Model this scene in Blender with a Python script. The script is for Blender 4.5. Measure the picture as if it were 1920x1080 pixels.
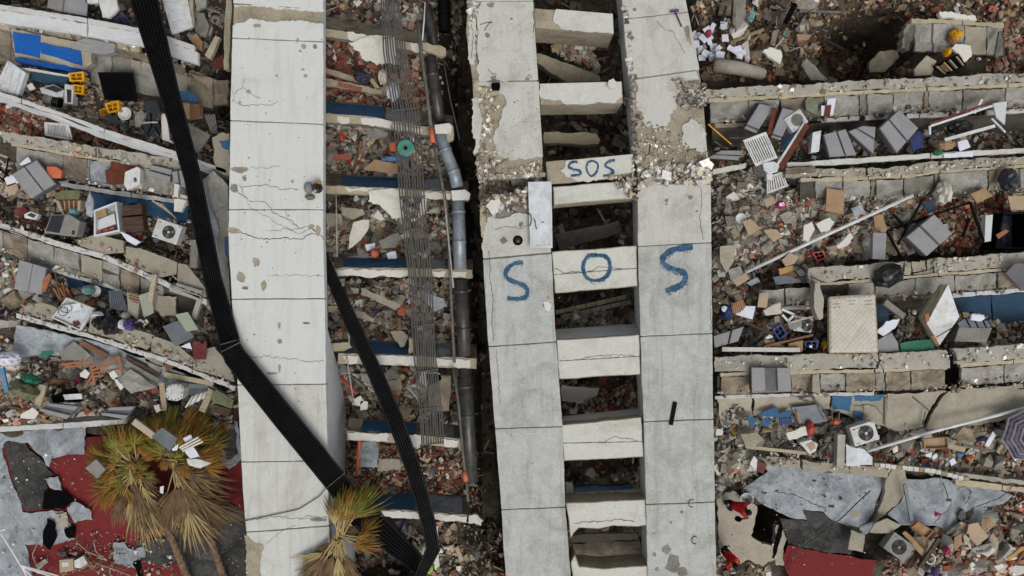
import bpy, bmesh, math, random
import numpy as np
from mathutils import Vector, Matrix, Euler, noise as mnoise

for o in list(bpy.data.objects):
    bpy.data.objects.remove(o, do_unlink=True)
scene = bpy.context.scene
COL = scene.collection

# ------------------------------------------------------------------ camera (drone looking straight down)
H = 29.0           # camera height over the rubble datum, metres
F = 1598.0         # focal length in pixels of the 1920-wide photograph
cam_d = bpy.data.cameras.new('drone_camera')
cam = bpy.data.objects.new('drone_camera', cam_d)
COL.objects.link(cam)
cam.location = (0,0, H)
cam.rotation_euler = (0,0,0)
cam_d.sensor_fit = 'HORIZONTAL'
cam_d.sensor_width = 36.0
cam_d.lens = 36.0 * F / 1920.0
cam_d.clip_start = 0.1
cam_d.clip_end = 600.0
scene.camera = cam

# ------------------------------------------------------------------ overcast sky + soft sun
world = bpy.data.worlds.new('World')
scene.world = world
world.use_nodes = True
wn = world.node_tree.nodes
wl = world.node_tree.links
wn.clear()
wo = wn.new('ShaderNodeOutputWorld')
wb = wn.new('ShaderNodeBackground')
ws = wn.new('ShaderNodeTexSky')
ws.sky_type = 'NISHITA'
ws.sun_disc = False
SUN_EL, SUN_AZ = math.radians(58), math.radians(155)
ws.sun_elevation = SUN_EL
ws.sun_rotation = SUN_AZ
ws.dust_density = 4.0
whs = wn.new('ShaderNodeHueSaturation')
whs.inputs['Saturation'].default_value = 0.30
wl.new(ws.outputs[0], whs.inputs['Color'])
wl.new(whs.outputs[0], wb.inputs['Color'])
wb.inputs['Strength'].default_value = 0.11
wl.new(wb.outputs[0], wo.inputs['Surface'])
sun_d = bpy.data.lights.new('sun', 'SUN')
sun_d.energy = 0.9
sun_d.angle = math.radians(32)
sun_d.color = (1.0,0.99,0.97)
sun = bpy.data.objects.new('sun', sun_d)
COL.objects.link(sun)
# sky rotation is measured clockwise from +Y
sdir = Vector((math.sin(SUN_AZ) * math.cos(SUN_EL), math.cos(SUN_AZ) * math.cos(SUN_EL), math.sin(SUN_EL)))
sun.rotation_euler = (-sdir).to_track_quat('-Z', 'Y').to_euler()
sun.location = sdir * 60
scene.view_settings.view_transform = 'Standard'
scene.view_settings.look = 'None'
scene.view_settings.exposure = 0.18
scene.view_settings.gamma = 1.0
scene.view_settings.use_curve_mapping = False
scene.cycles.max_bounces = 4
scene.cycles.diffuse_bounces = 1
scene.cycles.use_denoising = True

# ------------------------------------------------------------------ helpers: pixel of the photograph -> point in the place
def P(px, py, z=0.0):
    s = (H - z) / F
    return Vector(((px - 960.0) * s,(540.0 - py) * s, z))

def M(px, z=0.0):                     # a length in photo pixels at height z -> metres
    return px * (H - z) / F

def c(r, g, b, k=1.0):
    def f(v):
        v = v / 255.0
        return (v / 12.92 if v <= 0.04045 else ((v + 0.055) / 1.055) ** 2.4) * k
    return (f(r), f(g), f(b),1.0)

rng = random.Random(7)
ORD = ['first', 'second', 'third', 'fourth', 'fifth', 'sixth', 'seventh', 'eighth', 'ninth']

# ------------------------------------------------------------------ materials
MATS = {}
def _new(name):
    m = bpy.data.materials.new(name)
    m.use_nodes = True
    nt = m.node_tree
    b = nt.nodes['Principled BSDF']
    MATS[name] = m
    return m, nt, b

def _noise(nt, vec, scale, detail=6, rough=0.6, dist=0.0):
    n = nt.nodes.new('ShaderNodeTexNoise')
    n.inputs['Scale'].default_value = scale
    n.inputs['Detail'].default_value = detail
    n.inputs['Roughness'].default_value = rough
    n.inputs['Distortion'].default_value = dist
    nt.links.new(vec, n.inputs['Vector'])
    return n.outputs['Fac']

def _ramp(nt, fac, p0, p1, c0=(0,0,0,1), c1=(1,1,1,1)):
    r = nt.nodes.new('ShaderNodeValToRGB')
    r.color_ramp.elements[0].position = p0
    r.color_ramp.elements[1].position = p1
    r.color_ramp.elements[0].color = c0
    r.color_ramp.elements[1].color = c1
    nt.links.new(fac, r.inputs['Fac'])
    return r.outputs['Color']

def _mix(nt, fac, a, b, mode='MIX'):
    n = nt.nodes.new('ShaderNodeMix')
    n.data_type = 'RGBA'
    n.blend_type = mode
    for sock, v in (('Factor', fac),('A', a),('B', b)):
        s = [i for i in n.inputs if i.name == sock and (i.type == 'RGBA' if sock != 'Factor' else i.type == 'VALUE')][0]
        if isinstance(v,(int, float)):
            s.default_value = v
        elif isinstance(v, tuple):
            s.default_value = v
        else:
            nt.links.new(v, s)
    return [o for o in n.outputs if o.type == 'RGBA'][0]

def _mul(nt, a, b):
    n = nt.nodes.new('ShaderNodeMath')
    n.operation = 'MULTIPLY'
    for i, v in enumerate((a, b)):
        if isinstance(v,(int, float)):
            n.inputs[i].default_value = v
        else:
            nt.links.new(v, n.inputs[i])
    return n.outputs[0]

def concrete(name, base, stain=None, light=None, stain_at=(0.5,0.72), stain_scale=0.7, pits=0.5, grain=0.25,
             rough=0.9, bump=0.35, blot=0.5, pit_col=None, streak=0.0):
    """painted or bare concrete: stains, blotches, grain, pits"""
    m, nt, b = _new(name)
    tc = nt.nodes.new('ShaderNodeTexCoord')
    v = tc.outputs['Object']
    stain = stain or tuple(x * 0.6 for x in base[:3]) + (1,)
    light = light or tuple(min(1, x * 1.18) for x in base[:3]) + (1,)
    big = _noise(nt, v, stain_scale,5,0.7,0.6)
    mid = _noise(nt, v,4.0,5,0.74,0.2)
    fine = _noise(nt, v,26.0,3,0.7)
    col = _mix(nt, _ramp(nt, mid,0.38,0.66), base, light)
    col = _mix(nt, _mul(nt, _ramp(nt, big, stain_at[0], stain_at[1]), blot), col, stain)
    col = _mix(nt, _mul(nt, _ramp(nt, mid,0.40,0.30),0.4 * blot), col, stain)
    if streak > 0:
        mp = nt.nodes.new('ShaderNodeMapping')
        mp.inputs['Scale'].default_value = (2.6,0.28,1)
        nt.links.new(v, mp.inputs['Vector'])
        sk = _noise(nt, mp.outputs[0],1.6,4,0.65,0.5)
        col = _mix(nt, _mul(nt, _ramp(nt, sk,0.50,0.72), streak), col, stain)
    col = _mix(nt, grain, col, _ramp(nt, fine,0.25,0.8), 'SOFT_LIGHT')
    if pits > 0:
        n2 = _noise(nt, v,14.0,2,0.5)
        gate = _ramp(nt, big,0.46,0.56)
        pm = _mul(nt, _mul(nt, _ramp(nt, n2,0.64,0.68), gate), pits)
        col = _mix(nt, pm, col, pit_col or tuple(x * 0.45 for x in base[:3]) + (1,))
    nt.links.new(col, b.inputs['Base Color'])
    b.inputs['Roughness'].default_value = rough
    b.inputs['Specular IOR Level'].default_value = 0.2
    bn = nt.nodes.new('ShaderNodeBump')
    bn.inputs['Strength'].default_value = bump
    bn.inputs['Distance'].default_value = 0.02
    nt.links.new(fine, bn.inputs['Height'])
    nt.links.new(bn.outputs[0], b.inputs['Normal'])
    return m

def plain(name, base, rough=0.6, metal=0.0, var=0.25, scale=4.0, dirt=None, dirt_amt=0.35, spec=0.3, bump=0.0, stretch=None):
    """paint, plastic, wood, metal, cloth: base colour with wear and dust"""
    m, nt, b = _new(name)
    tc = nt.nodes.new('ShaderNodeTexCoord')
    v = tc.outputs['Object']
    if stretch:
        mp = nt.nodes.new('ShaderNodeMapping')
        mp.inputs['Scale'].default_value = stretch
        nt.links.new(v, mp.inputs['Vector'])
        v = mp.outputs[0]
    n1 = _noise(nt, v, scale,4,0.65,0.2)
    dk = tuple(x * (1 - var) for x in base[:3]) + (1,)
    lt = tuple(min(1, x * (1 + var * 0.6)) for x in base[:3]) + (1,)
    col = _mix(nt, _ramp(nt, n1,0.3,0.7), dk, lt)
    if dirt is None:
        dirt = c(140,132,118)
    n2 = _noise(nt, v, scale * 0.8,4,0.78,0.4)
    col = _mix(nt, _mul(nt, _ramp(nt, n2,0.42,0.70), min(.75, dirt_amt * 1.4)), col, dirt)
    nt.links.new(col, b.inputs['Base Color'])
    b.inputs['Roughness'].default_value = rough
    b.inputs['Metallic'].default_value = metal
    b.inputs['Specular IOR Level'].default_value = spec
    if bump:
        bn = nt.nodes.new('ShaderNodeBump')
        bn.inputs['Strength'].default_value = bump
        bn.inputs['Distance'].default_value = 0.02
        nt.links.new(n1, bn.inputs['Height'])
        nt.links.new(bn.outputs[0], b.inputs['Normal'])
    return m

def attr_mat(name, attr='Col', rough=0.92, var=0.5, scale=9.0):
    """colour comes from each piece's own colour attribute, grain on top"""
    m, nt, b = _new(name)
    a = nt.nodes.new('ShaderNodeAttribute')
    a.attribute_name = attr
    tc = nt.nodes.new('ShaderNodeTexCoord')
    v = tc.outputs['Object']
    n1 = _noise(nt, v, scale,3,0.7)
    col = _mix(nt,1.0, a.outputs['Color'], _ramp(nt, n1,0.28,0.72,(.68,.68,.68,1),(1.18,1.18,1.18,1)), 'MULTIPLY')
    nt.links.new(col, b.inputs['Base Color'])
    b.inputs['Roughness'].default_value = rough
    b.inputs['Specular IOR Level'].default_value = 0.2
    return m

# painted facade concrete
concrete('pier_white', c(203,206,202), c(172,168,154), c(210,212,208),(0.56,0.74),0.55,0.5,0.10, bump=0.12, blot=0.45, streak=.35)
concrete('pier_dirty', c(203,205,200), c(160,153,134), c(210,212,208),(0.50,0.70),0.7,0.5,0.12, bump=0.15, blot=0.6, streak=.6)
concrete('pier_grey', c(182,184,180), c(140,138,129), c(204,206,202),(0.46,0.70),0.9,0.8,0.5, bump=0.3, blot=0.7, streak=.6)
concrete('pier_upper', c(196,196,189), c(156,150,136), c(206,206,200),(0.50,0.72),1.0,0.8,0.35, bump=0.25, blot=0.7, streak=.4)
concrete('rung_white', c(199,199,191), c(158,152,136), c(212,212,204),(0.53,0.72),0.9,0.6,0.15, bump=0.15, blot=0.6)
concrete('bare_beige', c(160,149,128), c(112,102,86), c(180,170,150),(0.46,0.66),1.3,0.7,0.45, bump=0.6)
concrete('bare_grey', c(132,129,120), c(86,83,77), c(152,149,140),(0.46,0.66),1.0,0.8,0.45, bump=0.6)
concrete('slab_side', c(140,136,126), c(92,88,80), None,(0.45,0.7),1.0,0.4,0.4)
concrete('ledge', c(163,159,147), c(118,110,96), c(182,178,167),(0.5,0.7),0.9,0.5,0.3, bump=0.3)
concrete('lip', c(172,160,134), c(128,115,92), c(186,177,154),(0.5,0.7),1.6,0.5,0.35)
concrete('panel', c(160,158,150), c(98,94,86), c(184,182,174),(0.42,0.66),1.5,0.5,0.5, bump=0.4, blot=0.7)
concrete('panel_brown', c(150,139,120), c(80,70,57), c(176,165,146),(0.42,0.66),1.5,0.4,0.5, blot=0.8)
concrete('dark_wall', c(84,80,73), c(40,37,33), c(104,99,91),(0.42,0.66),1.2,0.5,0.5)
concrete('plaster', c(214,212,204), c(172,164,146), c(222,221,214),(0.55,0.74),1.2,0.3,0.15, bump=0.25, blot=0.6)
concrete('beam_white', c(200,201,198), c(148,142,130), c(208,208,204),(0.5,0.72),1.0,0.5,0.25, bump=0.25, blot=0.65)
concrete('beam_face', c(202,204,205), c(158,155,148), c(212,214,214),(0.5,0.72),1.0,0.4,0.25, blot=0.5)
concrete('shelf_tan', c(158,152,134), c(116,108,92), c(172,166,150),(0.48,0.7),1.0,0.5,0.3)
concrete('blue_wall', c(56,96,132), c(66,84,98), c(64,108,146),(0.5,0.75),1.0,0.35,0.25, bump=0.2, pit_col=c(150,145,132))
concrete('blue_bright', c(20,84,160), c(30,70,120), c(26,94,172),(0.55,0.8),1.0,0.3,0.2, bump=0.15, pit_col=c(160,152,136))
concrete('blue_dark', c(46,70,92), c(52,62,70), c(56,82,106),(0.45,0.7),1.0,0.4,0.3, pit_col=c(120,118,110))
concrete('red_floor', c(120,40,41), c(88,42,40), c(122,47,46),(0.5,0.72),0.8,0.25,0.2, bump=0.2, pit_col=c(150,120,112))
concrete('membrane', c(162,168,172), c(108,113,116), c(196,201,205),(0.42,0.66),1.6,0.9,0.55, bump=0.35, blot=0.8)
concrete('membrane_dark', c(72,72,71), c(40,39,37), c(104,103,100),(0.42,0.64),1.6,0.5,0.6, bump=0.5, blot=0.8)
concrete('floor_beige', c(168,160,142), c(124,114,98), c(184,177,160),(0.48,0.7),0.9,0.5,0.35)
concrete('brick_red', c(150,80,62), c(104,56,46), c(176,112,92),(0.45,0.7),4.0,0.5,0.4, bump=0.6)
concrete('brick_orange', c(162,86,62), c(116,60,46), c(180,112,90),(0.45,0.7),4.0,0.4,0.4, bump=0.5)
concrete('chunk_grey', c(148,143,132), c(104,98,88), c(172,167,156),(0.42,0.68),2.5,0.5,0.5, bump=0.7)
concrete('chunk_white', c(206,203,195), c(160,152,138), c(216,214,208),(0.5,0.74),2.5,0.3,0.3, bump=0.5)
concrete('chunk_tan', c(160,146,122), c(116,102,82), c(180,166,144),(0.42,0.68),2.5,0.5,0.5, bump=0.7)
concrete('chunk_dark', c(92,87,79), c(58,54,48), c(116,110,100),(0.42,0.68),2.5,0.5,0.5, bump=0.7)
attr_mat('rubble')
# other surfaces
plain('black_metal', c(9,9,11),0.65,0.0,0.3,3, c(26,27,30),0.1,0.08)
plain('tray_rib', c(17,17,20),0.6,0,0.4,2.5, c(58,58,60),0.22,0.12)
plain('rod_metal', c(92,91,88),0.6,0.2,0.3,5, c(100,84,70),0.35)
plain('galv', c(146,156,164),0.38,0.2,0.25,5, c(104,102,98),0.4,0.5)
plain('galv_dark', c(66,66,63),0.38,0.15,0.5,4, c(98,94,86),0.5,0.5)
plain('pipe_grey', c(104,101,95),0.6,0.0,0.35,5, c(62,56,50),0.5)
plain('pipe_white', c(212,213,212),0.5,0.0,0.12,3, c(150,140,124),0.25)
plain('rebar', c(74,54,42),0.8,0.1,0.4,8)
plain('wire_light', c(168,164,156),0.7,0,0.3,6)
plain('cable_black', c(22,21,20),0.6,0,0.3,6)
plain('plastic_white', c(208,209,206),0.5,0,0.1,3, c(138,126,108),0.4)
plain('enamel_white', c(206,210,214),0.4,0,0.1,2.5, c(134,122,104),0.35,0.4)
plain('ac_white', c(198,200,198),0.45,0,0.12,3, c(120,108,92),0.35,0.4)
plain('ac_dark', c(44,44,43),0.7,0,0.4,6)
plain('ac_grey', c(128,127,122),0.6,0,0.2,4)
plain('foam_grey', c(138,138,141),0.85,0,0.12,3, c(160,154,142),0.3)
plain('foam_dark', c(92,92,96),0.85,0,0.15,3, c(132,126,116),0.3)
plain('steel_grey', c(96,104,110),0.5,0.1,0.15,3, c(130,126,118),0.3)
plain('cardboard', c(152,122,90),0.9,0,0.18,3, c(176,160,136),0.3)
plain('cardboard_pale', c(172,152,126),0.9,0,0.15,3, c(150,130,104),0.3)
plain('cardboard_orange', c(178,138,84),0.9,0,0.15,3)
plain('wood_brown', c(112,74,48),0.75,0,0.35,3, c(140,124,102),0.35, stretch=(1,6,6))
plain('wood_dark', c(66,46,36),0.75,0,0.35,3, c(110,98,82),0.3, stretch=(1,6,6))
plain('wood_pale', c(168,154,128),0.8,0,0.25,3, c(120,106,86),0.35, stretch=(1,6,6))
plain('wood_orange', c(150,92,52),0.65,0,0.25,3, c(140,124,102),0.25)
plain('green_grey', c(122,126,104),0.7,0,0.2,3, c(90,84,66),0.4)
plain('sage', c(152,160,140),0.7,0,0.12,3)
plain('olive', c(110,112,82),0.7,0,0.25,3, c(70,64,50),0.4)
plain('yellow_plastic', c(214,152,18),0.5,0,0.15,4, c(120,92,40),0.25)
plain('orange_plastic', c(206,96,56),0.55,0,0.15,4)
plain('red_plastic', c(184,38,34),0.5,0,0.2,4)
plain('red_dark', c(96,30,30),0.6,0,0.25,4, c(120,96,88),0.25)
plain('magenta', c(176,32,84),0.6,0,0.2,4)
plain('purple', c(74,48,128),0.6,0,0.2,4)
plain('blue_plastic', c(28,48,98),0.5,0,0.25,4, c(90,90,96),0.25)
plain('blue_light', c(74,128,170),0.5,0,0.2,4)
plain('navy', c(20,26,62),0.7,0,0.3,4)
plain('teal', c(96,146,144),0.5,0,0.15,4)
plain('green_teal', c(44,128,108),0.5,0,0.15,4)
plain('green_bright', c(30,150,60),0.5,0,0.15,4)
plain('green_sheet', c(34,104,78),0.55,0,0.15,2, c(70,120,100),0.4)
plain('lime', c(150,230,40),0.6,0,0.15,4)
plain('bag_black', c(20,20,21),0.35,0,0.4,4, c(60,58,56),0.25,0.5, bump=0.5)
plain('bag_navy', c(28,34,42),0.4,0,0.4,4, c(60,62,66),0.3,0.5, bump=0.5)
plain('black_matte', c(8,8,8),0.9,0,0.3,4, c(30,29,27),0.1,0.06)
plain('screen_black', c(34,36,38),0.35,0,0.2,3, c(70,68,64),0.3,0.5)
plain('paper', c(214,216,226),0.8,0,0.08,3, c(180,176,170),0.25)
plain('cloth_white', c(204,198,184),0.9,0,0.2,5, c(150,140,124),0.3, bump=0.4)
plain('cloth_purple', c(78,72,94),0.9,0,0.25,5, bump=0.4)
plain('mattress', c(192,188,176),0.9,0,0.1,2, c(160,148,124),0.35)
plain('crack_dark', c(88,84,77),0.95,0,0.4,9, c(90,84,76),0.3)
plain('sos_blue', c(32,74,104),0.7,0,0.45,9, c(96,128,146),0.45)
plain('frond_green', c(98,98,32),0.6,0,0.35,2.5, c(150,124,40),0.5)
plain('frond_yellow', c(130,94,28),0.65,0,0.35,2.5, c(128,92,40),0.5)
plain('frond_brown', c(116,93,66),0.85,0,0.4,2.5, c(92,70,48),0.5)
plain('frond_dark', c(92,72,50),0.85,0,0.4,2.5, c(140,116,86),0.4)
plain('petiole', c(168,146,92),0.7,0,0.25,3)
plain('palm_bark', c(108,86,64),0.9,0,0.55,9, c(150,130,104),0.45, bump=0.9)
plain('skin', c(92,62,46),0.6,0,0.1,5, c(92,62,46),0.1)
plain('hair', c(18,14,12),0.7,0,0.2,8, c(30,24,20),0.2)
plain('shirt_red', c(168,20,26),0.85,0,0.2,5, c(120,16,20),0.3)
plain('shirt_orange', c(226,44,24),0.85,0,0.15,5, c(200,34,22),0.3)
plain('trousers', c(26,26,32),0.85,0,0.2,5, c(44,44,52),0.3)
plain('rust', c(104,52,36),0.85,0,0.4,5, c(70,44,34),0.4)
plain('stripe_light', c(128,124,140),0.8,0,0.1,4)
plain('stripe_mid', c(92,86,112),0.8,0,0.1,4)
plain('stripe_dark', c(44,40,60),0.8,0,0.1,4)

# ------------------------------------------------------------------ mesh builder
class MB:
    def __init__(self):
        self.v, self.f, self.m = [],[],[]
        self.mi = 0
    def add(self, vs, fs):
        o = len(self.v)
        self.v += [tuple(p) for p in vs]
        self.f += [tuple(i + o for i in q) for q in fs]
        self.m += [self.mi] * len(fs)
        return self
    def prism(self, top, thick=0.1, axis=None):
        """polygon (3-D points) with thickness, straight down or along axis"""
        n = len(top)
        ax = axis or Vector((0,0,-1))
        t = [Vector(p) for p in top]
        ar = sum((t[i].x * t[(i + 1) % n].y - t[(i + 1) % n].x * t[i].y) for i in range(n))
        if ar < 0:
            t.reverse()
        b = [p + ax * thick for p in t]
        fs = [tuple(range(n)), tuple(range(2 * n - 1, n - 1,-1))]
        fs += [(i, i + n,(i + 1) % n + n,(i + 1) % n) for i in range(n)]
        return self.add(t + b, fs)
    def box(self, cx, cy, cz, sx, sy, sz, mat=None):
        vs = [Vector((cx + a * sx / 2, cy + b * sy / 2, cz + d * sz / 2)) for d in (-1,1) for b in (-1,1) for a in (-1,1)]
        if mat is not None:
            vs = [mat @ p for p in vs]
        return self.add(vs,[(0,2,3,1),(4,5,7,6),(0,1,5,4),(2,6,7,3),(0,4,6,2),(1,3,7,5)])
    def tube(self, path, r, n=8, cap=True):
        path = [Vector(p) for p in path]
        rs = r if isinstance(r,(list, tuple)) else [r] * len(path)
        base = len(self.v)
        vs, fs = [],[]
        up = None
        for i, p in enumerate(path):
            d = (path[min(i + 1, len(path) - 1)] - path[max(i - 1,0)]).normalized()
            if up is None:
                up = d.orthogonal().normalized()
            up = (up - d * up.dot(d))
            up = up.normalized() if up.length > 1e-6 else d.orthogonal().normalized()
            w = d.cross(up)
            for k in range(n):
                a = 2 * math.pi * k / n
                vs.append(p + (up * math.cos(a) + w * math.sin(a)) * rs[i])
        for i in range(len(path) - 1):
            for k in range(n):
                fs.append((i * n + k, i * n + (k + 1) % n,(i + 1) * n + (k + 1) % n,(i + 1) * n + k))
        if cap:
            fs.append(tuple(range(n - 1,-1,-1)))
            fs.append(tuple(range((len(path) - 1) * n, len(path) * n)))
        return self.add(vs, fs)
    def lathe(self, prof, n=24, mat=None):
        """prof: [(r,z)...] about z"""
        vs, fs = [],[]
        for r, z in prof:
            for k in range(n):
                a = 2 * math.pi * k / n
                p = Vector((r * math.cos(a), r * math.sin(a), z))
                vs.append(mat @ p if mat is not None else p)
        for i in range(len(prof) - 1):
            for k in range(n):
                fs.append((i * n + k, i * n + (k + 1) % n,(i + 1) * n + (k + 1) % n,(i + 1) * n + k))
        if prof[0][0] > 1e-4:
            fs.append(tuple(range(n - 1,-1,-1)))
        if prof[-1][0] > 1e-4:
            fs.append(tuple(range((len(prof) - 1) * n, len(prof) * n)))
        return self.add(vs, fs)
    def mesh(self, name):
        me = bpy.data.meshes.new(name)
        me.from_pydata(self.v,[], self.f)
        me.update()
        return me
    def build(self, name, mat, parent=None, bevel=0.0, smooth=False):
        me = self.mesh(name)
        mats = mat if isinstance(mat,(list, tuple)) else [mat]
        for mm in mats:
            me.materials.append(MATS[mm])
        if len(mats) > 1:
            me.polygons.foreach_set('material_index', self.m)
        if bevel > 0:
            bm = bmesh.new()
            bm.from_mesh(me)
            bmesh.ops.remove_doubles(bm, verts=bm.verts, dist=1e-5)
            es = [e for e in bm.edges if len(e.link_faces) == 2 and e.calc_face_angle(0) > 0.5]
            bmesh.ops.bevel(bm, geom=es, offset=bevel, segments=2, affect='EDGES', clamp_overlap=True, profile=0.6)
            bm.to_mesh(me)
            bm.free()
        if smooth:
            me.polygons.foreach_set('use_smooth',[True] * len(me.polygons))
        return link(name, me, parent)

def link(name, me, parent=None):
    o = bpy.data.objects.new(name, me)
    COL.objects.link(o)
    if parent is not None:
        o.parent = parent
    return o

def tag(o, label=None, cat=None, group=None, kind=None):
    if label: o['label'] = label
    if cat: o['category'] = cat
    if group: o['group'] = group
    if kind: o['kind'] = kind
    return o

def thing(name, label, cat, loc=(0,0,0), rz=0.0, group=None, tilt=(0,0)):
    o = bpy.data.objects.new(name, None)
    COL.objects.link(o)
    o.location = loc
    o.rotation_euler = Euler((tilt[0], tilt[1], rz), 'XYZ')
    return tag(o, label, cat, group, 'thing')

def copy_tree(o, parent=None):
    k = o.copy()
    COL.objects.link(k)
    k.parent = parent
    for ch in list(o.children):
        copy_tree(ch, k)
    return k

# irregular outlines -------------------------------------------------------
def jag(pts, amp=3.0, step=8.0, seed=0, keep=()):
    """broken outline: subdivide pixel polygon edges and shift the new points; keep = indices of clean edges"""
    r = random.Random(seed * 7919 + 13)
    out = []
    n = len(pts)
    for i in range(n):
        a, b = pts[i], pts[(i + 1) % n]
        out.append(tuple(a))
        if i in keep:
            continue
        dx, dy = b[0] - a[0], b[1] - a[1]
        L = math.hypot(dx, dy)
        k = int(L / step)
        if k < 1:
            continue
        nx, ny = -dy / L, dx / L
        d = 0.0
        for j in range(1, k + 1):
            t = (j + r.uniform(-.35,.35)) / (k + 1)
            d = 0.55 * d + r.uniform(-amp, amp)
            out.append((a[0] + dx * t + nx * d,) + (a[1] + dy * t + ny * d,) + tuple(
                (a[q] + (b[q] - a[q]) * t) for q in range(2, len(a))))
    return out

def poly3(pts, z):
    return [P(p[0], p[1], p[2] if len(p) > 2 else z) for p in pts]

def plate(name, pts, z, thick, mat, parent=None, bevel=0.0, ja=0.0, step=8, seed=None, keep=()):
    if ja > 0:
        pts = jag(pts, ja, step, seed if seed is not None else int(pts[0][0] * 3 + pts[0][1]), keep)
    return MB().prism(poly3(pts, z), thick).build(name, mat, parent, bevel)

def sheet(name, label, cat, pts, z, thick, mat, group=None, **k):
    return tag(plate(name, pts, z, thick, mat, **k), label, cat, group, 'thing')

def lerp_line(line, x):
    if x <= line[0][0]:
        a, b = line[0], line[1]
    elif x >= line[-1][0]:
        a, b = line[-2], line[-1]
    else:
        for a, b in zip(line, line[1:]):
            if a[0] <= x <= b[0]:
                break
    t = (x - a[0]) / (b[0] - a[0])
    return a[1] + (b[1] - a[1]) * t

def band(parent, name, line, a, b, za, zb, mat, thick=0.12, xs=None, gap=0.0, ends=None, ja=0.0, seed=0, skip=(), bevel=0.0, dz=0.0):
    """a strip that follows a pixel polyline, from offset a to offset b below it; xs splits it into single pieces"""
    if xs is None:
        xs = [line[0][0], line[-1][0]]
    out = []
    for i,(x0, x1) in enumerate(zip(xs, xs[1:])):
        if i in skip:
            continue
        x0, x1 = x0 + gap / 2, x1 - gap / 2
        mids = [p[0] for p in line if x0 + 4 < p[0] < x1 - 4]
        X = [x0] + mids + [x1]
        fa = a if callable(a) else (lambda x: a)
        fb = b if callable(b) else (lambda x: b)
        r = random.Random(seed + i * 31 + int(x0))
        d = r.uniform(-dz, dz)
        top = [(x, lerp_line(line, x) + fa(x), za + d) for x in X]
        bot = [(x, lerp_line(line, x) + fb(x), zb + d) for x in reversed(X)]
        pts = top + bot
        if ja > 0:
            pts = jag(pts, ja,7, seed + i)
        mm = mat[i % len(mat)] if isinstance(mat, list) else mat
        out.append(MB().prism(poly3(pts, za), thick).build(name, mm, parent, bevel))
    return out

def ribbon(pts, z, w, zoff=0.004, jw=0.25, seed=0, jit=0.0, step=4.0):
    """flat strip along a pixel polyline, width in px (number or list)"""
    r = random.Random(seed)
    P2 = []
    W = w if isinstance(w,(list, tuple)) else [w] * len(pts)
    for i in range(len(pts) - 1):
        a, b = pts[i], pts[i + 1]
        L = math.hypot(b[0] - a[0], b[1] - a[1])
        k = max(1, int(L / step))
        nx, ny = -(b[1] - a[1]) / max(L,.01),(b[0] - a[0]) / max(L,.01)
        for j in range(k):
            t = j / k
            d = r.uniform(-jit, jit) if j else 0
            P2.append((a[0] + (b[0] - a[0]) * t + nx * d, a[1] + (b[1] - a[1]) * t + ny * d, W[i] + (W[i + 1] - W[i]) * t))
    P2.append((pts[-1][0], pts[-1][1], W[-1]))
    L1, L2 = [],[]
    for i,(x, y, ww) in enumerate(P2):
        a = P2[max(i - 1,0)]
        b = P2[min(i + 1, len(P2) - 1)]
        dx, dy = b[0] - a[0], b[1] - a[1]
        L = math.hypot(dx, dy) or 1
        nx, ny = -dy / L, dx / L
        L1.append((x + nx * ww / 2 * r.uniform(1 - jw,1 + jw), y + ny * ww / 2 * r.uniform(1 - jw,1 + jw)))
        L2.append((x - nx * ww / 2 * r.uniform(1 - jw,1 + jw), y - ny * ww / 2 * r.uniform(1 - jw,1 + jw)))
    n = len(L1)
    vs = [P(p[0], p[1], z + zoff) for p in L1] + [P(p[0], p[1], z + zoff) for p in L2]
    fs = [(i, i + n, i + 1 + n, i + 1) for i in range(n - 1)]
    return vs, fs

def crack(parent, pts, z, w=1.2, jit=1.6, mat='crack_dark', name='crack', seed=None):
    seed = seed if seed is not None else int(pts[0][0] * 11 + pts[0][1])
    vs, fs = ribbon(pts, z, w,0.005,0.6, seed, jit,5.0)
    return MB().add(vs, fs).build(name, mat, parent)

# ================================================================== GROUND AND RUBBLE
def in_poly(x, y, poly):
    x, y = np.asarray(x, float), np.asarray(y, float)
    r = np.zeros(x.shape, bool)
    n = len(poly)
    for i in range(n):
        x0, y0 = poly[i][:2]
        x1, y1 = poly[(i + 1) % n][:2]
        if y0 == y1:
            continue
        cnd = ((y0 > y) != (y1 > y)) & (x < (x1 - x0) * (y - y0) / (y1 - y0) + x0)
        r ^= cnd
    return r

ZREF = -0.8
HZ = [
    (-0.35,[(-900,-900),(2900,-900),(2900,2000),(-900,2000)]),
    (-0.2,[(600,-300),(880,-300),(930,1300),(620,1300)]),
    (-1.0,[(-300,835),(450,805),(480,1300),(-300,1300)]),
    (-1.1,[(1345,890),(1700,890),(1690,1000),(1600,1060),(1700,1200),(1345,1200)]),
    (-2.2,[(440,-300),(600,-300),(600,1300),(470,1300)]),
    (-2.6,[(890,-300),(1290,-300),(1330,1300),(940,1300)]),
    (-4.8,[(842,-200),(890,-200),(905,340),(935,800),(950,1200),(885,1200),(888,930),(886,800),(870,500),(862,380),(836,250),(828,120)]),
    (-3.6,[(1540,62),(1600,28),(1680,48),(1702,110),(1640,158),(1525,152)]),
    (-2.6,[(408,60),(436,60),(432,250),(410,210)]),
    (-2.2,[(395,430),(432,430),(445,650),(418,610)]),
    (-2.6,[(1415,958),(1458,962),(1450,1018),(1408,1000)]),
    (-2.4,[(620,1000),(780,1010),(770,1100),(600,1100)]),
    (-1.1,[(1640,580),(1740,590),(1760,650),(1640,655)]),
    (-1.0,[(1340,0),(1450,0),(1440,60),(1340,40)]),
    (0.1,[(1345,360),(1720,360),(1740,470),(1350,520)]),
]
GS = 0.16
gx = np.arange(-21.5,21.51, GS)
gy = np.arange(-13.5,13.51, GS)
GX, GY = np.meshgrid(gx, gy)
_s = (H - ZREF) / F
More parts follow.
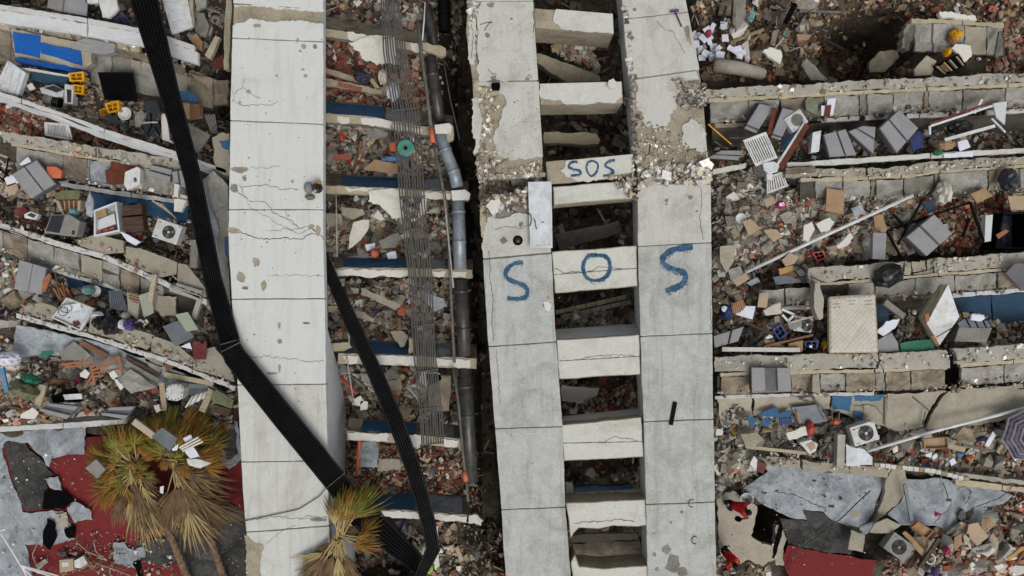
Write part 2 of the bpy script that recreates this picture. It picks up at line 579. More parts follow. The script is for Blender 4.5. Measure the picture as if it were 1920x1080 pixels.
GPX, GPY = GX / _s + 960,540 - GY / _s
GZ = np.full(GX.shape,-0.35)
for zz, poly in HZ:
    GZ[in_poly(GPX, GPY, poly)] = zz
def _blur(a, k):
    for _ in range(k):
        p = np.pad(a,1, mode='edge')
        a = (p[:-2,1:-1] + p[2:,1:-1] + p[1:-1, :-2] + p[1:-1,2:] + 2 * p[1:-1,1:-1]) / 6
    return a
GZ = _blur(GZ,2)
nrs = np.random.RandomState(5)
for k, amp in ((14,0.9),(5,0.45),(1,0.10)):
    q = _blur(nrs.randn(*GZ.shape), k)
    GZ = GZ + amp * 0.16 * q / q.std()

def ground_z(x, y):
    fx = np.clip((np.asarray(x) - gx[0]) / GS,0, len(gx) - 1.001)
    fy = np.clip((np.asarray(y) - gy[0]) / GS,0, len(gy) - 1.001)
    i, j = fx.astype(int), fy.astype(int)
    u, v = fx - i, fy - j
    return (GZ[j, i] * (1 - u) * (1 - v) + GZ[j, i + 1] * u * (1 - v) + GZ[j + 1, i] * (1 - u) * v + GZ[j + 1, i + 1] * u * v)

def on_ground(px, py):
    px, py = np.asarray(px, float), np.asarray(py, float)
    z = np.full(px.shape, ZREF)
    for _ in range(3):
        s = (H - z) / F
        x, y = (px - 960) * s,(540 - py) * s
        z = ground_z(x, y)
    return x, y, z

def gz(px, py):
    return float(on_ground(np.array([px]), np.array([py]))[2][0])

concrete('earth', c(84,76,65), c(44,38,32), c(116,106,92),(0.4,0.66),1.5,0.6,0.6, bump=1.0)
# one sheet: fine inside the view, coarse rings out to the horizon
ex = np.concatenate([[-160,-80,-40,-28], gx,[28,40,80,160]])
ey = np.concatenate([[-160,-80,-40,-22], gy,[22,40,80,160]])
EX, EY = np.meshgrid(ex, ey)
EZ = np.full(EX.shape,-0.9)
EZ[4:-4,4:-4] = GZ
me = bpy.data.meshes.new('ground')
nx_, ny_ = len(ex), len(ey)
vv = np.stack([EX.ravel(), EY.ravel(), EZ.ravel()],1)
ii = (np.arange(ny_ - 1)[:, None] * nx_ + np.arange(nx_ - 1)[None, :]).ravel()
ff = np.stack([ii, ii + 1, ii + 1 + nx_, ii + nx_],1)
me.from_pydata(vv.tolist(),[], ff.tolist())
me.materials.append(MATS['earth'])
GROUND = tag(link('ground', me), kind='structure')

# ---- rubble pieces
def _templates():
    r = np.random.RandomState(3)
    T = []
    cube = np.array([(a, b, d) for d in (-1,1) for b in (-1,1) for a in (-1,1)], float)
    cf = [(0,2,3,1),(4,5,7,6),(0,1,5,4),(2,6,7,3),(0,4,6,2),(1,3,7,5)]
    ct = []
    for q in cf:
        ct += [(q[0], q[1], q[2]),(q[0], q[2], q[3])]
    for k in range(7):
        bm = bmesh.new()
        n = 9 + k
        pts = r.randn(n,3)
        pts /= np.linalg.norm(pts, axis=1)[:, None]
        pts *= r.uniform(.72,1.1,(n,1))
        for p in pts:
            bm.verts.new(p)
        bmesh.ops.convex_hull(bm, input=bm.verts)
        loose = [v for v in bm.verts if not v.link_faces]
        bmesh.ops.delete(bm, geom=loose, context='VERTS')
        bm.verts.index_update()
        bm.faces.ensure_lookup_table()
        V = np.array([v.co[:] for v in bm.verts])
        Fc = []
        for f in bm.faces:
            ids = [v.index for v in f.verts]
            for a in range(1, len(ids) - 1):
                Fc.append((ids[0], ids[a], ids[a + 1]))
        T.append((V, np.array(Fc)))
        bm.free()
    for k in range(3):
        T.append((cube * r.uniform(.7,1.0,(8,3)) * 0.85, np.array(ct)))
    return T
TEMPL = _templates()

def rot_mats(rs, n, flat=0.6):
    a = rs.uniform(0,2 * np.pi, n)
    t = rs.normal(0, flat, n)
    u = rs.uniform(0,2 * np.pi, n)
    ca, sa = np.cos(a), np.sin(a)
    Rz = np.zeros((n,3,3)); Rz[:,0,0] = ca; Rz[:,0,1] = -sa; Rz[:,1,0] = sa; Rz[:,1,1] = ca; Rz[:,2,2] = 1
    ax = np.stack([np.cos(u), np.sin(u), np.zeros(n)],1)
    K = np.zeros((n,3,3))
    K[:,0,2] = ax[:,1]; K[:,1,2] = -ax[:,0]; K[:,2,0] = -ax[:,1]; K[:,2,1] = ax[:,0]
    I = np.eye(3)[None]
    Rt = I + np.sin(t)[:, None, None] * K + (1 - np.cos(t))[:, None, None] * (K @ K)
    return Rt @ Rz

PAL = {
    'grey': [((150,145,134),4),((122,117,107),4),((176,171,160),2.5),((200,196,187),.7),((92,86,78),2),((148,100,84),.4)],
    'mixed': [((152,146,133),3),((124,117,105),3),((178,172,160),2),((200,196,187),.8),((140,94,78),1.0),((164,126,108),.9),((90,82,72),2),((164,146,118),2)],
    'brick': [((138,86,70),2.6),((164,116,98),2.2),((112,66,55),1.8),((168,150,130),2.6),((200,196,187),.9),((122,112,100),2.2),((168,150,130),1)],
    'brown': [((116,98,78),3),((140,122,98),3),((92,76,60),3),((168,150,126),1.6),((70,58,46),2),((148,88,70),.8),((196,188,174),.5)],
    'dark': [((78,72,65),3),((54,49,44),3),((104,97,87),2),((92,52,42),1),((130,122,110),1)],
    'pale': [((206,203,196),4),((184,179,168),3),((160,152,136),3),((136,128,114),2)],
    'conc': [((160,149,128),3),((140,130,112),3),((186,178,162),2),((206,203,196),1.5),((110,103,92),1.5)],
}
TRI = [0]
def scatter(name, poly, n, size=(0.04,0.22), pal='mixed', label=None, seed=1, zoff=0.0, power=1.8, on=None, flat=0.6, aniso=0.5, splinter=0.06, parent=None, lift=0.3):
    """uncountable broken pieces as one stuff object: real little solids, each with its own colour"""
    rs = np.random.RandomState(seed)
    xs = [p[0] for p in poly]; ys = [p[1] for p in poly]
    px, py = np.empty(0), np.empty(0)
    while len(px) < n:
        a = rs.uniform(min(xs), max(xs), n * 2); b = rs.uniform(min(ys), max(ys), n * 2)
        # clumping
        g = 0.5 + 0.5 * np.sin(a * .071 + 1.3 * np.sin(b * .043 + seed)) * np.sin(b * .083 + 1.7 * np.sin(a * .037))
        k = in_poly(a, b, poly) & (rs.uniform(0,1, len(a)) < .35 + .65 * g)
        px = np.concatenate([px, a[k]]); py = np.concatenate([py, b[k]])
    px, py = px[:n], py[:n]
    if on is None:
        X, Y, Z = on_ground(px, py)
    else:
        Z = on(px, py) if callable(on) else np.full(n, float(on))
        s = (H - Z) / F
        X, Y = (px - 960) * s,(540 - py) * s
    u = rs.uniform(0,1, n)
    sz = size[0] + (size[1] - size[0]) * u ** power
    sz *= .5
    sc = sz[:, None] * rs.uniform(1 - aniso,1 + aniso,(n,3))
    sc[:,2] *= 0.75
    spl = rs.uniform(0,1, n) < splinter
    sc[spl] = np.stack([sz[spl] * rs.uniform(2.2,4.5, spl.sum()), sz[spl] * .28, sz[spl] * .22],1)
    R = rot_mats(rs, n, flat)
    cols = PAL[pal]
    w = np.array([q[1] for q in cols], float); w /= w.sum()
    ci = rs.choice(len(cols), n, p=w)
    # colours drift in patches so that heaps of one kind lie together
    CC = np.array([c(*q[0])[:3] for q in cols])[ci] * 1.5 * rs.uniform(.62,1.22,(n,1)) * (0.86 + .22 * np.sin(px * .045 + seed) * np.sin(py * .06 + px * .02))[:, None]
    CC[spl] = np.array([c(128,108,84)[:3], c(170,158,136)[:3], c(80,62,48)[:3]])[rs.randint(0,3, spl.sum())]
    pos = np.stack([X, Y, Z + zoff + sz * rs.uniform(-.1,.9, n) + lift * sz * rs.uniform(0,1, n)],1)
    ti = rs.randint(0, len(TEMPL), n)
    AV, AF, AC = [],[],[]
    off = 0
    for t,(V, Fc) in enumerate(TEMPL):
        k = np.where(ti == t)[0]
        if not len(k):
            continue
        VV = V[None] * sc[k][:, None, :] * rs.uniform(.85,1.15,(len(k), len(V),1))
        VV = np.einsum('nij,nkj->nki', R[k], VV) + pos[k][:, None, :]
        FF = Fc[None] + (np.arange(len(k)) * len(V))[:, None, None] + off
        AV.append(VV.reshape(-1,3)); AF.append(FF.reshape(-1,3))
        AC.append(np.repeat(CC[k], len(V),0))
        off += len(k) * len(V)
    V = np.concatenate(AV); Fc = np.concatenate(AF); CL = np.concatenate(AC)
    me = bpy.data.meshes.new(name)
    me.vertices.add(len(V)); me.vertices.foreach_set('co', V.astype(np.float32).ravel())
    me.loops.add(len(Fc) * 3); me.loops.foreach_set('vertex_index', Fc.astype(np.int32).ravel())
    me.polygons.add(len(Fc)); me.polygons.foreach_set('loop_start', np.arange(0, len(Fc) * 3,3, dtype=np.int32))
    me.update(calc_edges=True)
    at = me.color_attributes.new('Col', 'FLOAT_COLOR', 'POINT')
    at.data.foreach_set('color', np.concatenate([CL, np.ones((len(CL),1))],1).astype(np.float32).ravel())
    me.materials.append(MATS['rubble'])
    me.polygons.foreach_set('use_smooth', np.zeros(len(Fc), bool))
    TRI[0] += len(Fc)
    o = link(name, me, parent)
    o['kind'] = 'stuff'
    if label and parent is None:
        tag(o, label, 'rubble')
    return o

# single pieces large enough to pick out: share meshes, children of the ground they lie on
PIECE = {}
def piece_mesh(kind, k, mat):
    key = (kind, k, mat)
    if key in PIECE:
        return PIECE[key]
    r = random.Random(k * 17 + len(kind))
    if kind == 'brick':                       # hollow clay brick, often broken short
        b = MB()
        L = r.choice([.30,.22,.16]); W = .19; T = .12
        b.box(0,0, T * .5 - .005, L, W,.012)
        b.box(0,0,-T * .5 + .005, L, W,.012)
        for q in range(4):
            b.box(0,-W / 2 + .006 + q * (W - .012) / 3,0, L,.012, T - .02)
        for q in range(5):
            b.box(0,-W * .42 + q * W * .21, T * .5 + .005, L,.014,.008)
        me = b.mesh(kind)
    elif kind == 'wood_scrap':
        me = MB().box(0,0,0, r.uniform(.5,1.1), r.uniform(.05,.1), r.uniform(.025,.05)).mesh(kind)
    elif kind == 'plasterboard':
        n = r.randint(4,6)
        pts = []
        for q in range(n):
            a = 2 * math.pi * (q + r.uniform(-.25,.25)) / n
            d = r.uniform(.6,1.0)
            pts.append(Vector((math.cos(a) * d * .32, math.sin(a) * d * .22,.015)))
        me = MB().prism(pts,.03).mesh(kind)
    else:
        V, Fc = TEMPL[k % 7]
        sc = np.array([r.uniform(.8,1.25), r.uniform(.6,1.0), r.uniform(.4,.75)]) * .2
        me = bpy.data.meshes.new(kind)
        me.from_pydata((V * sc).tolist(),[], Fc.tolist())
    me.materials.append(MATS[mat])
    PIECE[key] = me
    return me

def pieces(kind, poly, n, mats, scale=(.8,1.6), seed=1, zoff=.08, tilt=.35, parent=None, on=None):
    r = random.Random(seed)
    xs = [p[0] for p in poly]; ys = [p[1] for p in poly]
    k = 0
    while k < n:
        x, y = r.uniform(min(xs), max(xs)), r.uniform(min(ys), max(ys))
        if not bool(in_poly(np.array([x]), np.array([y]), poly)[0]):
            continue
        if on is None:
            a, b, z = on_ground(np.array([x]), np.array([y]))
            loc = Vector((float(a[0]), float(b[0]), float(z[0]) + zoff))
        else:
            loc = P(x, y, on + zoff)
        o = link(kind, piece_mesh(kind, r.randint(0,5), r.choice(mats)), parent or GROUND)
        o.location = loc
        o.rotation_euler = (r.gauss(0, tilt), r.gauss(0, tilt), r.uniform(0,6.28))
        s = scale[0] + (scale[1] - scale[0]) * r.random() ** 1.6
        o.scale = (s, s, s)
        k += 1

# ================================================================== THE FALLEN FACADE
def two_tone(pts, z, thick, top, side, name, parent=None, bevel=0):
    """solid whose broken top face and painted sides differ"""
    t = poly3(pts, z)
    b = MB().prism(t, thick)
    b.m = [1] + [0] * (len(b.f) - 1)
    return b.build(name,[side, top], parent, bevel)

ZP = 3.0
def side_x(tbl, y):
    for (y0, x0),(y1, x1) in zip(tbl, tbl[1:]):
        if y0 <= y <= y1:
            return x0 + (x1 - x0) * (y - y0) / (y1 - y0)
    return tbl[-1][1] if y > tbl[-1][0] else tbl[0][1]

def pier(name, label, left, right, joints, zc, depth, mat, skip=(), plasters=(), wav=0.5):
    """long facade pier lying flat: a core and plastered panels with open joints; joints = [(y at left, y at right)...]"""
    t = thing(name, label, 'pier')
    ys = sorted(set([y for y, _ in left] + [y for y, _ in right]))
    core = [(side_x(left, y) + 2, y) for y in ys] + [(side_x(right, y) - 2, y) for y in reversed(ys)]
    two_tone(core, zc - .045, depth, 'bare_beige', 'beam_face', 'core', t)
    r = random.Random(len(name) + int(left[0][1]))
    for i,((a0, a1),(b0, b1)) in enumerate(zip(joints, joints[1:])):
        if i in skip:
            continue
        yl = [a0] + [y for y in ys if a0 + 6 < y < b0 - 6] + [b0]
        yr = [a1] + [y for y in ys if a1 + 6 < y < b1 - 6] + [b1]
        g = 0.9
        L = [(side_x(left, y), y + (g if k == 0 else -g if k == len(yl) - 1 else 0)) for k, y in enumerate(yl)]
        R = [(side_x(right, y), y + (g if k == 0 else -g if k == len(yr) - 1 else 0)) for k, y in enumerate(yr)]
        pts = L + R[::-1]
        pts = jag(pts, wav,14, i + 3)
        MB().prism(poly3(pts, zc),.30).build('panel', 'pier_dirty' if mat == 'pier_white' and i >= 7 else 'pier_upper' if mat == 'pier_grey' and i < 4 else mat, t, bevel=.022)
    for k,(pts, keep) in enumerate(plasters):
        p3 = jag(pts,3.0,6, k + 40, keep)
        MB().prism(poly3(p3, zc),.05).build('plaster_skin', 'pier_upper' if mat == 'pier_grey' else mat, t)
    return t

# ---- the wide white pier
LP_L = [(-160,440),(0,437),(150,433),(330,430),(440,428),(560,434),(650,441),(760,447),(865,452),(940,457),(1080,468),(1240,482)]
LP_R = [(-160,606),(0,606),(430,606),(560,609),(720,611),(865,614),(990,617),(1080,619),(1240,622)]
lp = pier('facade_pier', 'wide white painted concrete pier crossed by the black ribbed tray', LP_L, LP_R,
          [(-160,-160),(6,18),(46,42),(71,78),(226,233),(393,393),(561,560),(722,720),(866,864),(998,986),(1240,1240)],
          ZP,.5, 'pier_white', skip=(1,))
sv = [P(606,612,2.9), P(609,720,2.9), P(612,865,2.9), P(615,990,2.9), P(615,1200,2.9), P(585,1200,-1.4), P(585,990,-1.4), P(585,880,-1.2), P(600,760,.6), P(604,670,1.9)]
sb = MB()
sb.add([Vector(p) for p in sv[:5]] + [Vector((p.x, p.y, q)) for p, q in zip(sv[:5],(2.4,.6,-1.2,-1.6,-1.6))] + [Vector((p.x - .5, p.y,2.9)) for p in sv[:5]] + [Vector((p.x - .5, p.y, q)) for p, q in zip(sv[:5],(2.4,.6,-1.2,-1.6,-1.6))],
       [(i, i + 5, i + 6, i + 1) for i in range(4)] + [(i + 10, i + 11, i + 16, i + 15) for i in range(4)] + [(i + 5, i + 15, i + 16, i + 6) for i in range(4)] + [(0,10,15,5),(4,9,19,14)])
sb.build('side_wall', 'beam_face', lp)
# chips on the broken strip near the top
for k,(pts) in enumerate([[(438,8),(606,16),(606,22),(560,20),(500,14),(440,13)],[(440,45),(470,34),(520,41),(560,38),(606,45),(606,50),(440,50)]]):
    plate('plaster_skin', pts, ZP - .002,.05, 'pier_white', lp, ja=2.5, step=6, seed=k + 3)
for pts, w in [([(432,345),(455,352),(500,346),(530,356),(560,355)],1.4),([(445,360),(470,378),(495,378),(515,400),(545,412),(560,428),(575,424),(592,432)],1.6),
               ([(430,432),(455,438),(480,446),(520,447),(555,448),(570,447),(580,440),(595,436)],2.4),([(450,350),(470,390),(500,405),(530,425),(560,430)],1.0),
               ([(500,433),(540,430),(560,438),(585,428)],1.2),([(533,395),(540,412),(558,425)],.9),([(585,423),(592,435),(600,440),(606,450)],2.6),
               ([(440,178),(447,168),(455,165),(458,148)],1.4),([(436,186),(450,196),(478,197),(510,196),(522,189)],1.2),([(458,165),(478,180),(490,184)],1.1),
               ([(437,168),(440,182),(436,190)],1.2),([(468,670),(500,668),(540,673),(580,678),(608,677)],1.3),([(500,518),(540,516),(606,517)],.8),
               ([(470,314),(505,315),(512,311),(525,311)],.9),([(455,975),(500,972),(520,968),(560,972),(614,969)],1.2),([(500,1020),(530,995),(555,985)],.9),
               ([(560,972),(580,966),(612,972)],1.1)]:
    crack(lp, pts, ZP, w * .62,2.4)
# plaster patches fallen off the white pier: shallow rough scars
def scar(parent, x, y, w, h, z, mat='bare_beige', seed=0, n=9, name='scar'):
    r = random.Random(seed + int(x * 7 + y))
    pts = []
    for k in range(n):
        a = 2 * math.pi * k / n
        d = r.uniform(.55,1.0)
        pts.append((x + math.cos(a) * w * d, y + math.sin(a) * h * d))
    pts = jag(pts, min(w, h) * .12,4, seed)
    return MB().prism(poly3(pts, z + .006),.004).build(name, mat, parent)
for a in [(449,318,20,8),(500,357,0,0),(482,48,8,5),(570,87,7,6),(590,88,6,6),(563,95,4,3),(573,142,5,5),(519,142,3,3),(568,130,5,3),(558,75,3,6),
          (440,352,9,10),(438,432,13,7),(458,335,5,7),(597,432,7,14),(585,424,8,6),(466,172,6,5),(450,192,4,4),(548,340,4,4),(480,492,8,12),(452,520,9,14),(495,535,7,12),
          (460,540,9,5),(524,610,4,10),(524,640,6,6),(575,606,10,3),(524,690,3,10),(510,700,14,3),(598,975,22,4)]:
    if a[2]:
        scar(lp, a[0], a[1], a[2], a[3], ZP, rng.choice(['bare_beige', 'bare_beige', 'bare_grey']))
plate('scar',[(458,1004),(494,1022),(490,1080),(500,1200),(478,1200),(462,1060)], ZP + .008,.006, 'bare_beige', lp, ja=3, step=7)
for k in range(46):
    x, y = rng.uniform(440,604), rng.uniform(55,760)
    scar(lp, x, y, rng.uniform(.8,2.6), rng.uniform(.8,2.4), ZP, rng.choice(['bare_grey', 'bare_beige', 'crack_dark']), seed=k, n=6)

# ---- the two-pier ladder with SOS
P2_L = [(-160,880),(0,876),(60,872),(150,884),(250,889),(332,893)]
P2_R = [(-160,994),(0,1000),(60,1003),(190,1011),(300,1019),(332,1018)]
p2a = pier('facade_pier', 'chipped upper length of the left ladder pier, broken off above SOS', P2_L, P2_R,
           [(-160,-160),(3,2),(332,332)], ZP,4.0, 'pier_upper', skip=(1,),
           plasters=[([(903,3),(1000,3),(1003,60),(1009,150),(960,151),(898,151),(897,120),(892,60)],(0,1,2,3)),
                     ([(892,154),(1010,153),(1012,200),(1018,294),(985,300),(945,297),(930,280),(925,255),(938,225),(950,190),(930,165)],(0,1,2)),
                     ([(880,38),(893,40),(890,122),(881,120),(878,80)],()),([(884,186),(899,184),(903,240),(900,275),(890,292),(886,240)],())])
plate('plaster_skin',[(886,150),(898,150),(900,162),(930,166),(945,192),(935,180),(905,178),(890,170)], ZP - .012,.05, 'lip', p2a, ja=2, step=5)
scatter('debris',[(893,150),(928,170),(936,200),(925,240),(930,290),(945,312),(905,330),(893,310),(900,230),(890,170)],620,(.02,.16), 'conc', seed=31, on=ZP - .06, parent=p2a, power=2.6, lift=.1)
scatter('debris',[(878,5),(898,5),(893,42),(880,36)],90,(.03,.2), 'pale', seed=32, on=ZP - .05, parent=p2a)
scatter('debris',[(895,322),(960,318),(1015,300),(1016,332),(960,334),(895,334)],260,(.02,.18), 'conc', seed=33, on=ZP - .05, parent=p2a)
for pts, w in [([(893,42),(897,60),(893,90),(897,120)],1.3),([(884,45),(888,70),(884,110)],1.0),([(1003,6),(1000,28),(1003,42),(1000,60)],1.2),([(915,130),(925,140),(930,136),(928,150)],1.3),
               ([(900,46),(912,42),(924,42)],1.5),([(908,58),(914,48),(920,40)],1.6),([(985,150),(992,140),(997,146)],1.2)]:
    crack(p2a, pts, ZP, w)
for a in [(914,66,6,7),(959,35,4,3),(925,146,7,6),(920,10,10,7),(990,148,5,4),(1003,20,4,4)]:
    scar(p2a, *a, ZP, 'bare_grey')
for k in range(190):
    x, y = rng.uniform(925,1014), rng.uniform(155,294)
    scar(p2a, x, y, rng.uniform(.6,2.4), rng.uniform(.6,2.0), ZP, rng.choice(['bare_grey', 'bare_beige', 'chunk_dark']), seed=k, n=5) if k < 60 else None
tag(MB().prism(poly3([(922,155),(937,154),(938,160),(936,168),(923,168),(921,161)], ZP + .18),.18).build('black_case', 'black_matte', None, bevel=.02), 'small black case on the chipped upper pier', 'case')

P2B_L = [(376,900),(400,901),(480,905),(650,916),(800,928),(955,940),(1080,948),(1240,958)]
P2B_R = [(345,1010),(400,1033),(450,1033),(600,1040),(700,1047),(800,1055),(950,1060),(1080,1070),(1240,1082)]
p2b = thing('facade_pier', 'left ladder pier with a large blue painted S', 'pier')
ysb = [376,400,480,650,800,955,1080,1240]
two_tone([(side_x(P2B_L, y) + 2, y) for y in ysb] + [(side_x(P2B_R, y) - 2, y) for y in reversed([350] + ysb)], ZP - .045,4.0, 'bare_grey', 'beam_face', 'core', p2b)
def panel_between(t, L, R, j0, j1, mat, seed, zc=ZP):
    g = .9
    ys_ = sorted(set([y for y, _ in L] + [y for y, _ in R]))
    yl = [j0[0]] + [y for y in ys_ if j0[0] + 6 < y < j1[0] - 6] + [j1[0]]
    yr = [j0[1]] + [y for y in ys_ if j0[1] + 6 < y < j1[1] - 6] + [j1[1]]
    A = [(side_x(L, y), y + (g if k == 0 else -g if k == len(yl) - 1 else 0)) for k, y in enumerate(yl)]
    B = [(side_x(R, y), y + (g if k == 0 else -g if k == len(yr) - 1 else 0)) for k, y in enumerate(yr)]
    MB().prism(poly3(jag(A + B[::-1],.5,14, seed), zc),.3).build('panel', mat, t, bevel=.022)
JB = [(486,475),(650,641),(804,800),(956,951),(1240,1240)]
for i in range(4):
    panel_between(p2b, P2B_L, P2B_R, JB[i], JB[i + 1], 'pier_grey', i + 5)
plate('plaster_skin',[(906,484),(905,470),(911,420),(913,410),(925,407),(945,409),(960,402),(985,400),(1000,402),(1032,420),(1033,473)], ZP,.05, 'pier_upper', p2b, ja=3, step=6, seed=2, keep=(0,8,9,10))
plate('plaster_skin',[(899,385),(910,386),(912,440),(906,470),(902,440)], ZP - .015,.05, 'lip', p2b, ja=1.5, step=5)
scatter('debris',[(902,376),(1000,350),(1012,380),(960,400),(915,408),(903,395)],260,(.03,.22), 'conc', seed=35, on=ZP - .04, parent=p2b)
plate('plaster_skin',[(911,386),(922,374),(938,375),(934,398),(925,404)], ZP + .1,.06, 'plaster', p2b, ja=2, step=5)
for pts, w in [([(917,470),(918,520),(925,560),(922,600),(926,640)],1.0),([(930,655),(934,700),(938,760)],.9),([(928,430),(950,424),(975,428),(1000,420)],.9)]:
    crack(p2b, pts, ZP, w)
for a in [(1025,572,9,11),(1029,558,4,5),(977,420,5,7),(944,452,9,9)]:
    scar(p2b, *a, ZP, rng.choice(['bare_grey', 'bare_beige']))
plate('plaster_skin',[(1018,566),(1028,565),(1034,572),(1031,584),(1022,580)], ZP + .02,.03, 'plaster', p2b, ja=1)

P3_L = [(-160,1150),(0,1166),(150,1179),(260,1190),(345,1195),(500,1197),(640,1201),(800,1207),(945,1211),(1080,1214),(1240,1218)]
P3_R = [(-160,1262),(0,1286),(100,1306),(170,1319),(260,1326),(345,1333),(560,1335),(800,1338),(1080,1343),(1240,1346)]
p3 = pier('facade_pier', 'right ladder pier with a large blue painted S and a spalled band', P3_L, P3_R,
          [(-160,-160),(36,22),(148,131),(345,345),(462,455),(631,625),(791,786),(946,941),(1240,1240)], ZP,1.3, 'pier_grey', skip=(2,),
          plasters=[([(1188,150),(1305,133),(1311,148),(1294,152),(1285,168),(1272,172),(1265,188),(1268,205),(1256,215),(1252,236),(1210,237),(1204,210),(1194,205),(1196,170)],(0,1)),
                    ([(1280,234),(1296,222),(1316,232),(1324,262),(1326,282),(1312,284),(1296,277),(1279,270)],(3,)),
                    ([(1325,285),(1328,285),(1333,344),(1300,344),(1305,330),(1322,325)],(0,))])
scatter('debris',[(1196,215),(1250,240),(1330,285),(1332,343),(1196,343),(1192,280)],800,(.02,.14), 'conc', seed=36, on=ZP - .05, parent=p3, power=2.6, lift=.1)
scatter('debris',[(1215,310),(1330,305),(1332,345),(1200,345)],170,(.06,.32), 'pale', seed=37, on=ZP - .02, parent=p3, power=1.3, flat=.3)
scatter('debris',[(1268,150),(1320,158),(1322,200),(1285,208),(1268,190)],330,(.04,.2), 'grey', seed=38, on=ZP - .04, parent=p3)
scatter('debris',[(1166,0),(1180,0),(1196,200),(1200,340),(1188,340),(1180,150)],200,(.03,.2), 'grey', seed=39, on=ZP - .06, parent=p3)
for pts, w in [([(1313,345),(1316,380),(1312,410),(1318,450)],1.0),([(1258,55),(1272,80),(1285,100)],.8),([(1230,40),(1245,55),(1260,60)],.8),([(1332,560),(1333,620)],1)]:
    crack(p3, pts, ZP, w)
for a in [(1190,18,5,4),(1262,149,5,4),(1294,370,7,6),(1250,376,5,4),(1250,383,3,3),(1307,396,4,3),(1290,60,5,16),(1258,980,3,4),(1226,1000,3,3),(1227,1040,5,6),(1262,1058,16,24),(1250,1030,12,10),(1280,1075,12,14),
          (1278,960,4,3),(1304,915,2,3),(1232,1068,5,6)]:
    scar(p3, *a, ZP, 'bare_grey')
plate('scar',[(1281,52),(1292,48),(1296,70),(1298,90),(1286,74)], ZP + .004,.005, 'bare_beige', p3, ja=2, step=5)
for k in range(110):
    q = rng.random()
    x, y = (rng.uniform(1205,1335), rng.uniform(350,1070)) if q < .6 else (rng.uniform(925,1050), rng.uniform(500,1070))
    scar(p3 if q < .6 else p2b, x, y, rng.uniform(.5,1.6), rng.uniform(.5,1.6), ZP, rng.choice(['bare_grey', 'chunk_dark', 'crack_dark', 'bare_beige']), seed=k, n=5)

# ---- blue brush letters
def smooth_path(ctrl, n=10):
    out = []
    for i in range(len(ctrl) - 1):
        p0 = ctrl[max(i - 1,0)]; p1 = ctrl[i]; p2 = ctrl[i + 1]; p3_ = ctrl[min(i + 2, len(ctrl) - 1)]
        for k in range(n):
            t = k / n
            out.append(tuple(.5 * ((2 * p1[d]) + (-p0[d] + p2[d]) * t + (2 * p0[d] - 5 * p1[d] + 4 * p2[d] - p3_[d]) * t * t + (-p0[d] + 3 * p1[d] - 3 * p2[d] + p3_[d]) * t ** 3) for d in range(2)))
    out.append(ctrl[-1])
    return out

def letter(parent, ctrl, w, z, seed, name='painted_letter'):
    p = smooth_path(ctrl)
    b = MB()
    vs, fs = ribbon(p, z,[w * (.9 + .32 * mnoise.noise(Vector((i * .13, seed * 3.7,0)))) for i in range(len(p))],.010,.2, seed,0.0,3.0)
    b.add(vs, fs)
    r = random.Random(seed)
    for k in range(int(len(p) * .9)):       # drips and bristle marks at the edge of the stroke
        q = p[r.randrange(len(p))]
        x, y = q[0] + r.uniform(-.5,.5) * w, q[1] + r.uniform(.2,.65) * w
        L = r.uniform(.15,.5) * w
        vs, fs = ribbon([(x, y),(x + r.uniform(-.1,.3) * L, y + L)], z,[r.uniform(.6,1.4),.4],.0104 + k * 2e-5,.1, k)
        b.add(vs, fs)
    return b.build(name, 'sos_blue', parent)
letter(p2b,[(981,492),(966,494),(952,503),(948,516),(958,526),(975,532),(988,541),(987,554),(975,560),(951,559)],8.5, ZP,1)
letter(p3,[(1299,463),(1280,465),(1260,469),(1246,480),(1243,491),(1253,501),(1270,506),(1284,514),(1283,528),(1270,538),(1248,545)],11.5, ZP,2)

# ---- rungs
def rung(label, quad, depth, zc, plasters=(), mid=None, mat='rung_white', name='facade_beam', core='bare_beige'):
    t = thing(name, label, 'beam')
    two_tone(jag(quad,.6,12, int(quad[0][1])), zc - .04 if plasters else zc, depth, core if plasters else mat, core, 'core', t, bevel=.03)
    for k,(pts, keep) in enumerate(plasters):
        plate('plaster_skin', pts, zc,.05, mat, t, ja=2.2, step=6, seed=k + int(quad[0][1]), keep=keep)
    if mid:
        crack(t, mid, zc,1.3,.3)
    return t
ZR = 2.94
rung('topmost ladder beam, its left third bare beige concrete',[(1000,15),(1149,27),(1151,63),(1003,52)],1.6, ZR,[([(1043,17),(1149,26),(1150,63),(1052,53),(1037,40)],(0,1))])
rung('second ladder beam with a chipped lower edge and a loose white chunk',[(1010,157),(1166,153),(1168,193),(1013,196)],1.6, ZR,[([(1011,157),(1165,153),(1166,182),(1154,193),(1058,194),(1050,186),(1014,184)],(0,1))])
rsos = rung('ladder beam with a small SOS painted in blue',[(1023,303),(1187,288),(1190,331),(1026,346)],.9, ZR,[([(1062,301),(1187,289),(1189,320),(1160,330),(1146,335),(1085,341),(1066,332),(1050,320),(1060,310)],(0,1))])
letter(rsos,[(1083,303),(1072,304),(1066,312),(1074,317),(1087,320),(1087,327),(1070,329)],4.6, ZR,3)
letter(rsos,[(1112,301),(1102,305),(1100,318),(1108,330),(1118,323),(1121,308),(1111,301)],4.0, ZR,4)
letter(rsos,[(1153,300),(1142,302),(1135,310),(1145,317),(1150,321),(1144,328),(1131,329)],4.8, ZR,5)
r5 = rung('plain white beam just below the small SOS',[(1036,350),(1176,338),(1193,372),(1038,385)],1.1, ZR)
scatter('debris',[(1145,332),(1192,330),(1194,372),(1175,372),(1160,355)],130,(.03,.22), 'conc', seed=41, on=ZR + .02, parent=r5)
ro = rung('ladder beam with a large blue painted O',[(1034,472),(1194,460),(1196,537),(1041,550)],1.3, ZR, mid=[(1038,515),(1090,511),(1194,503)])
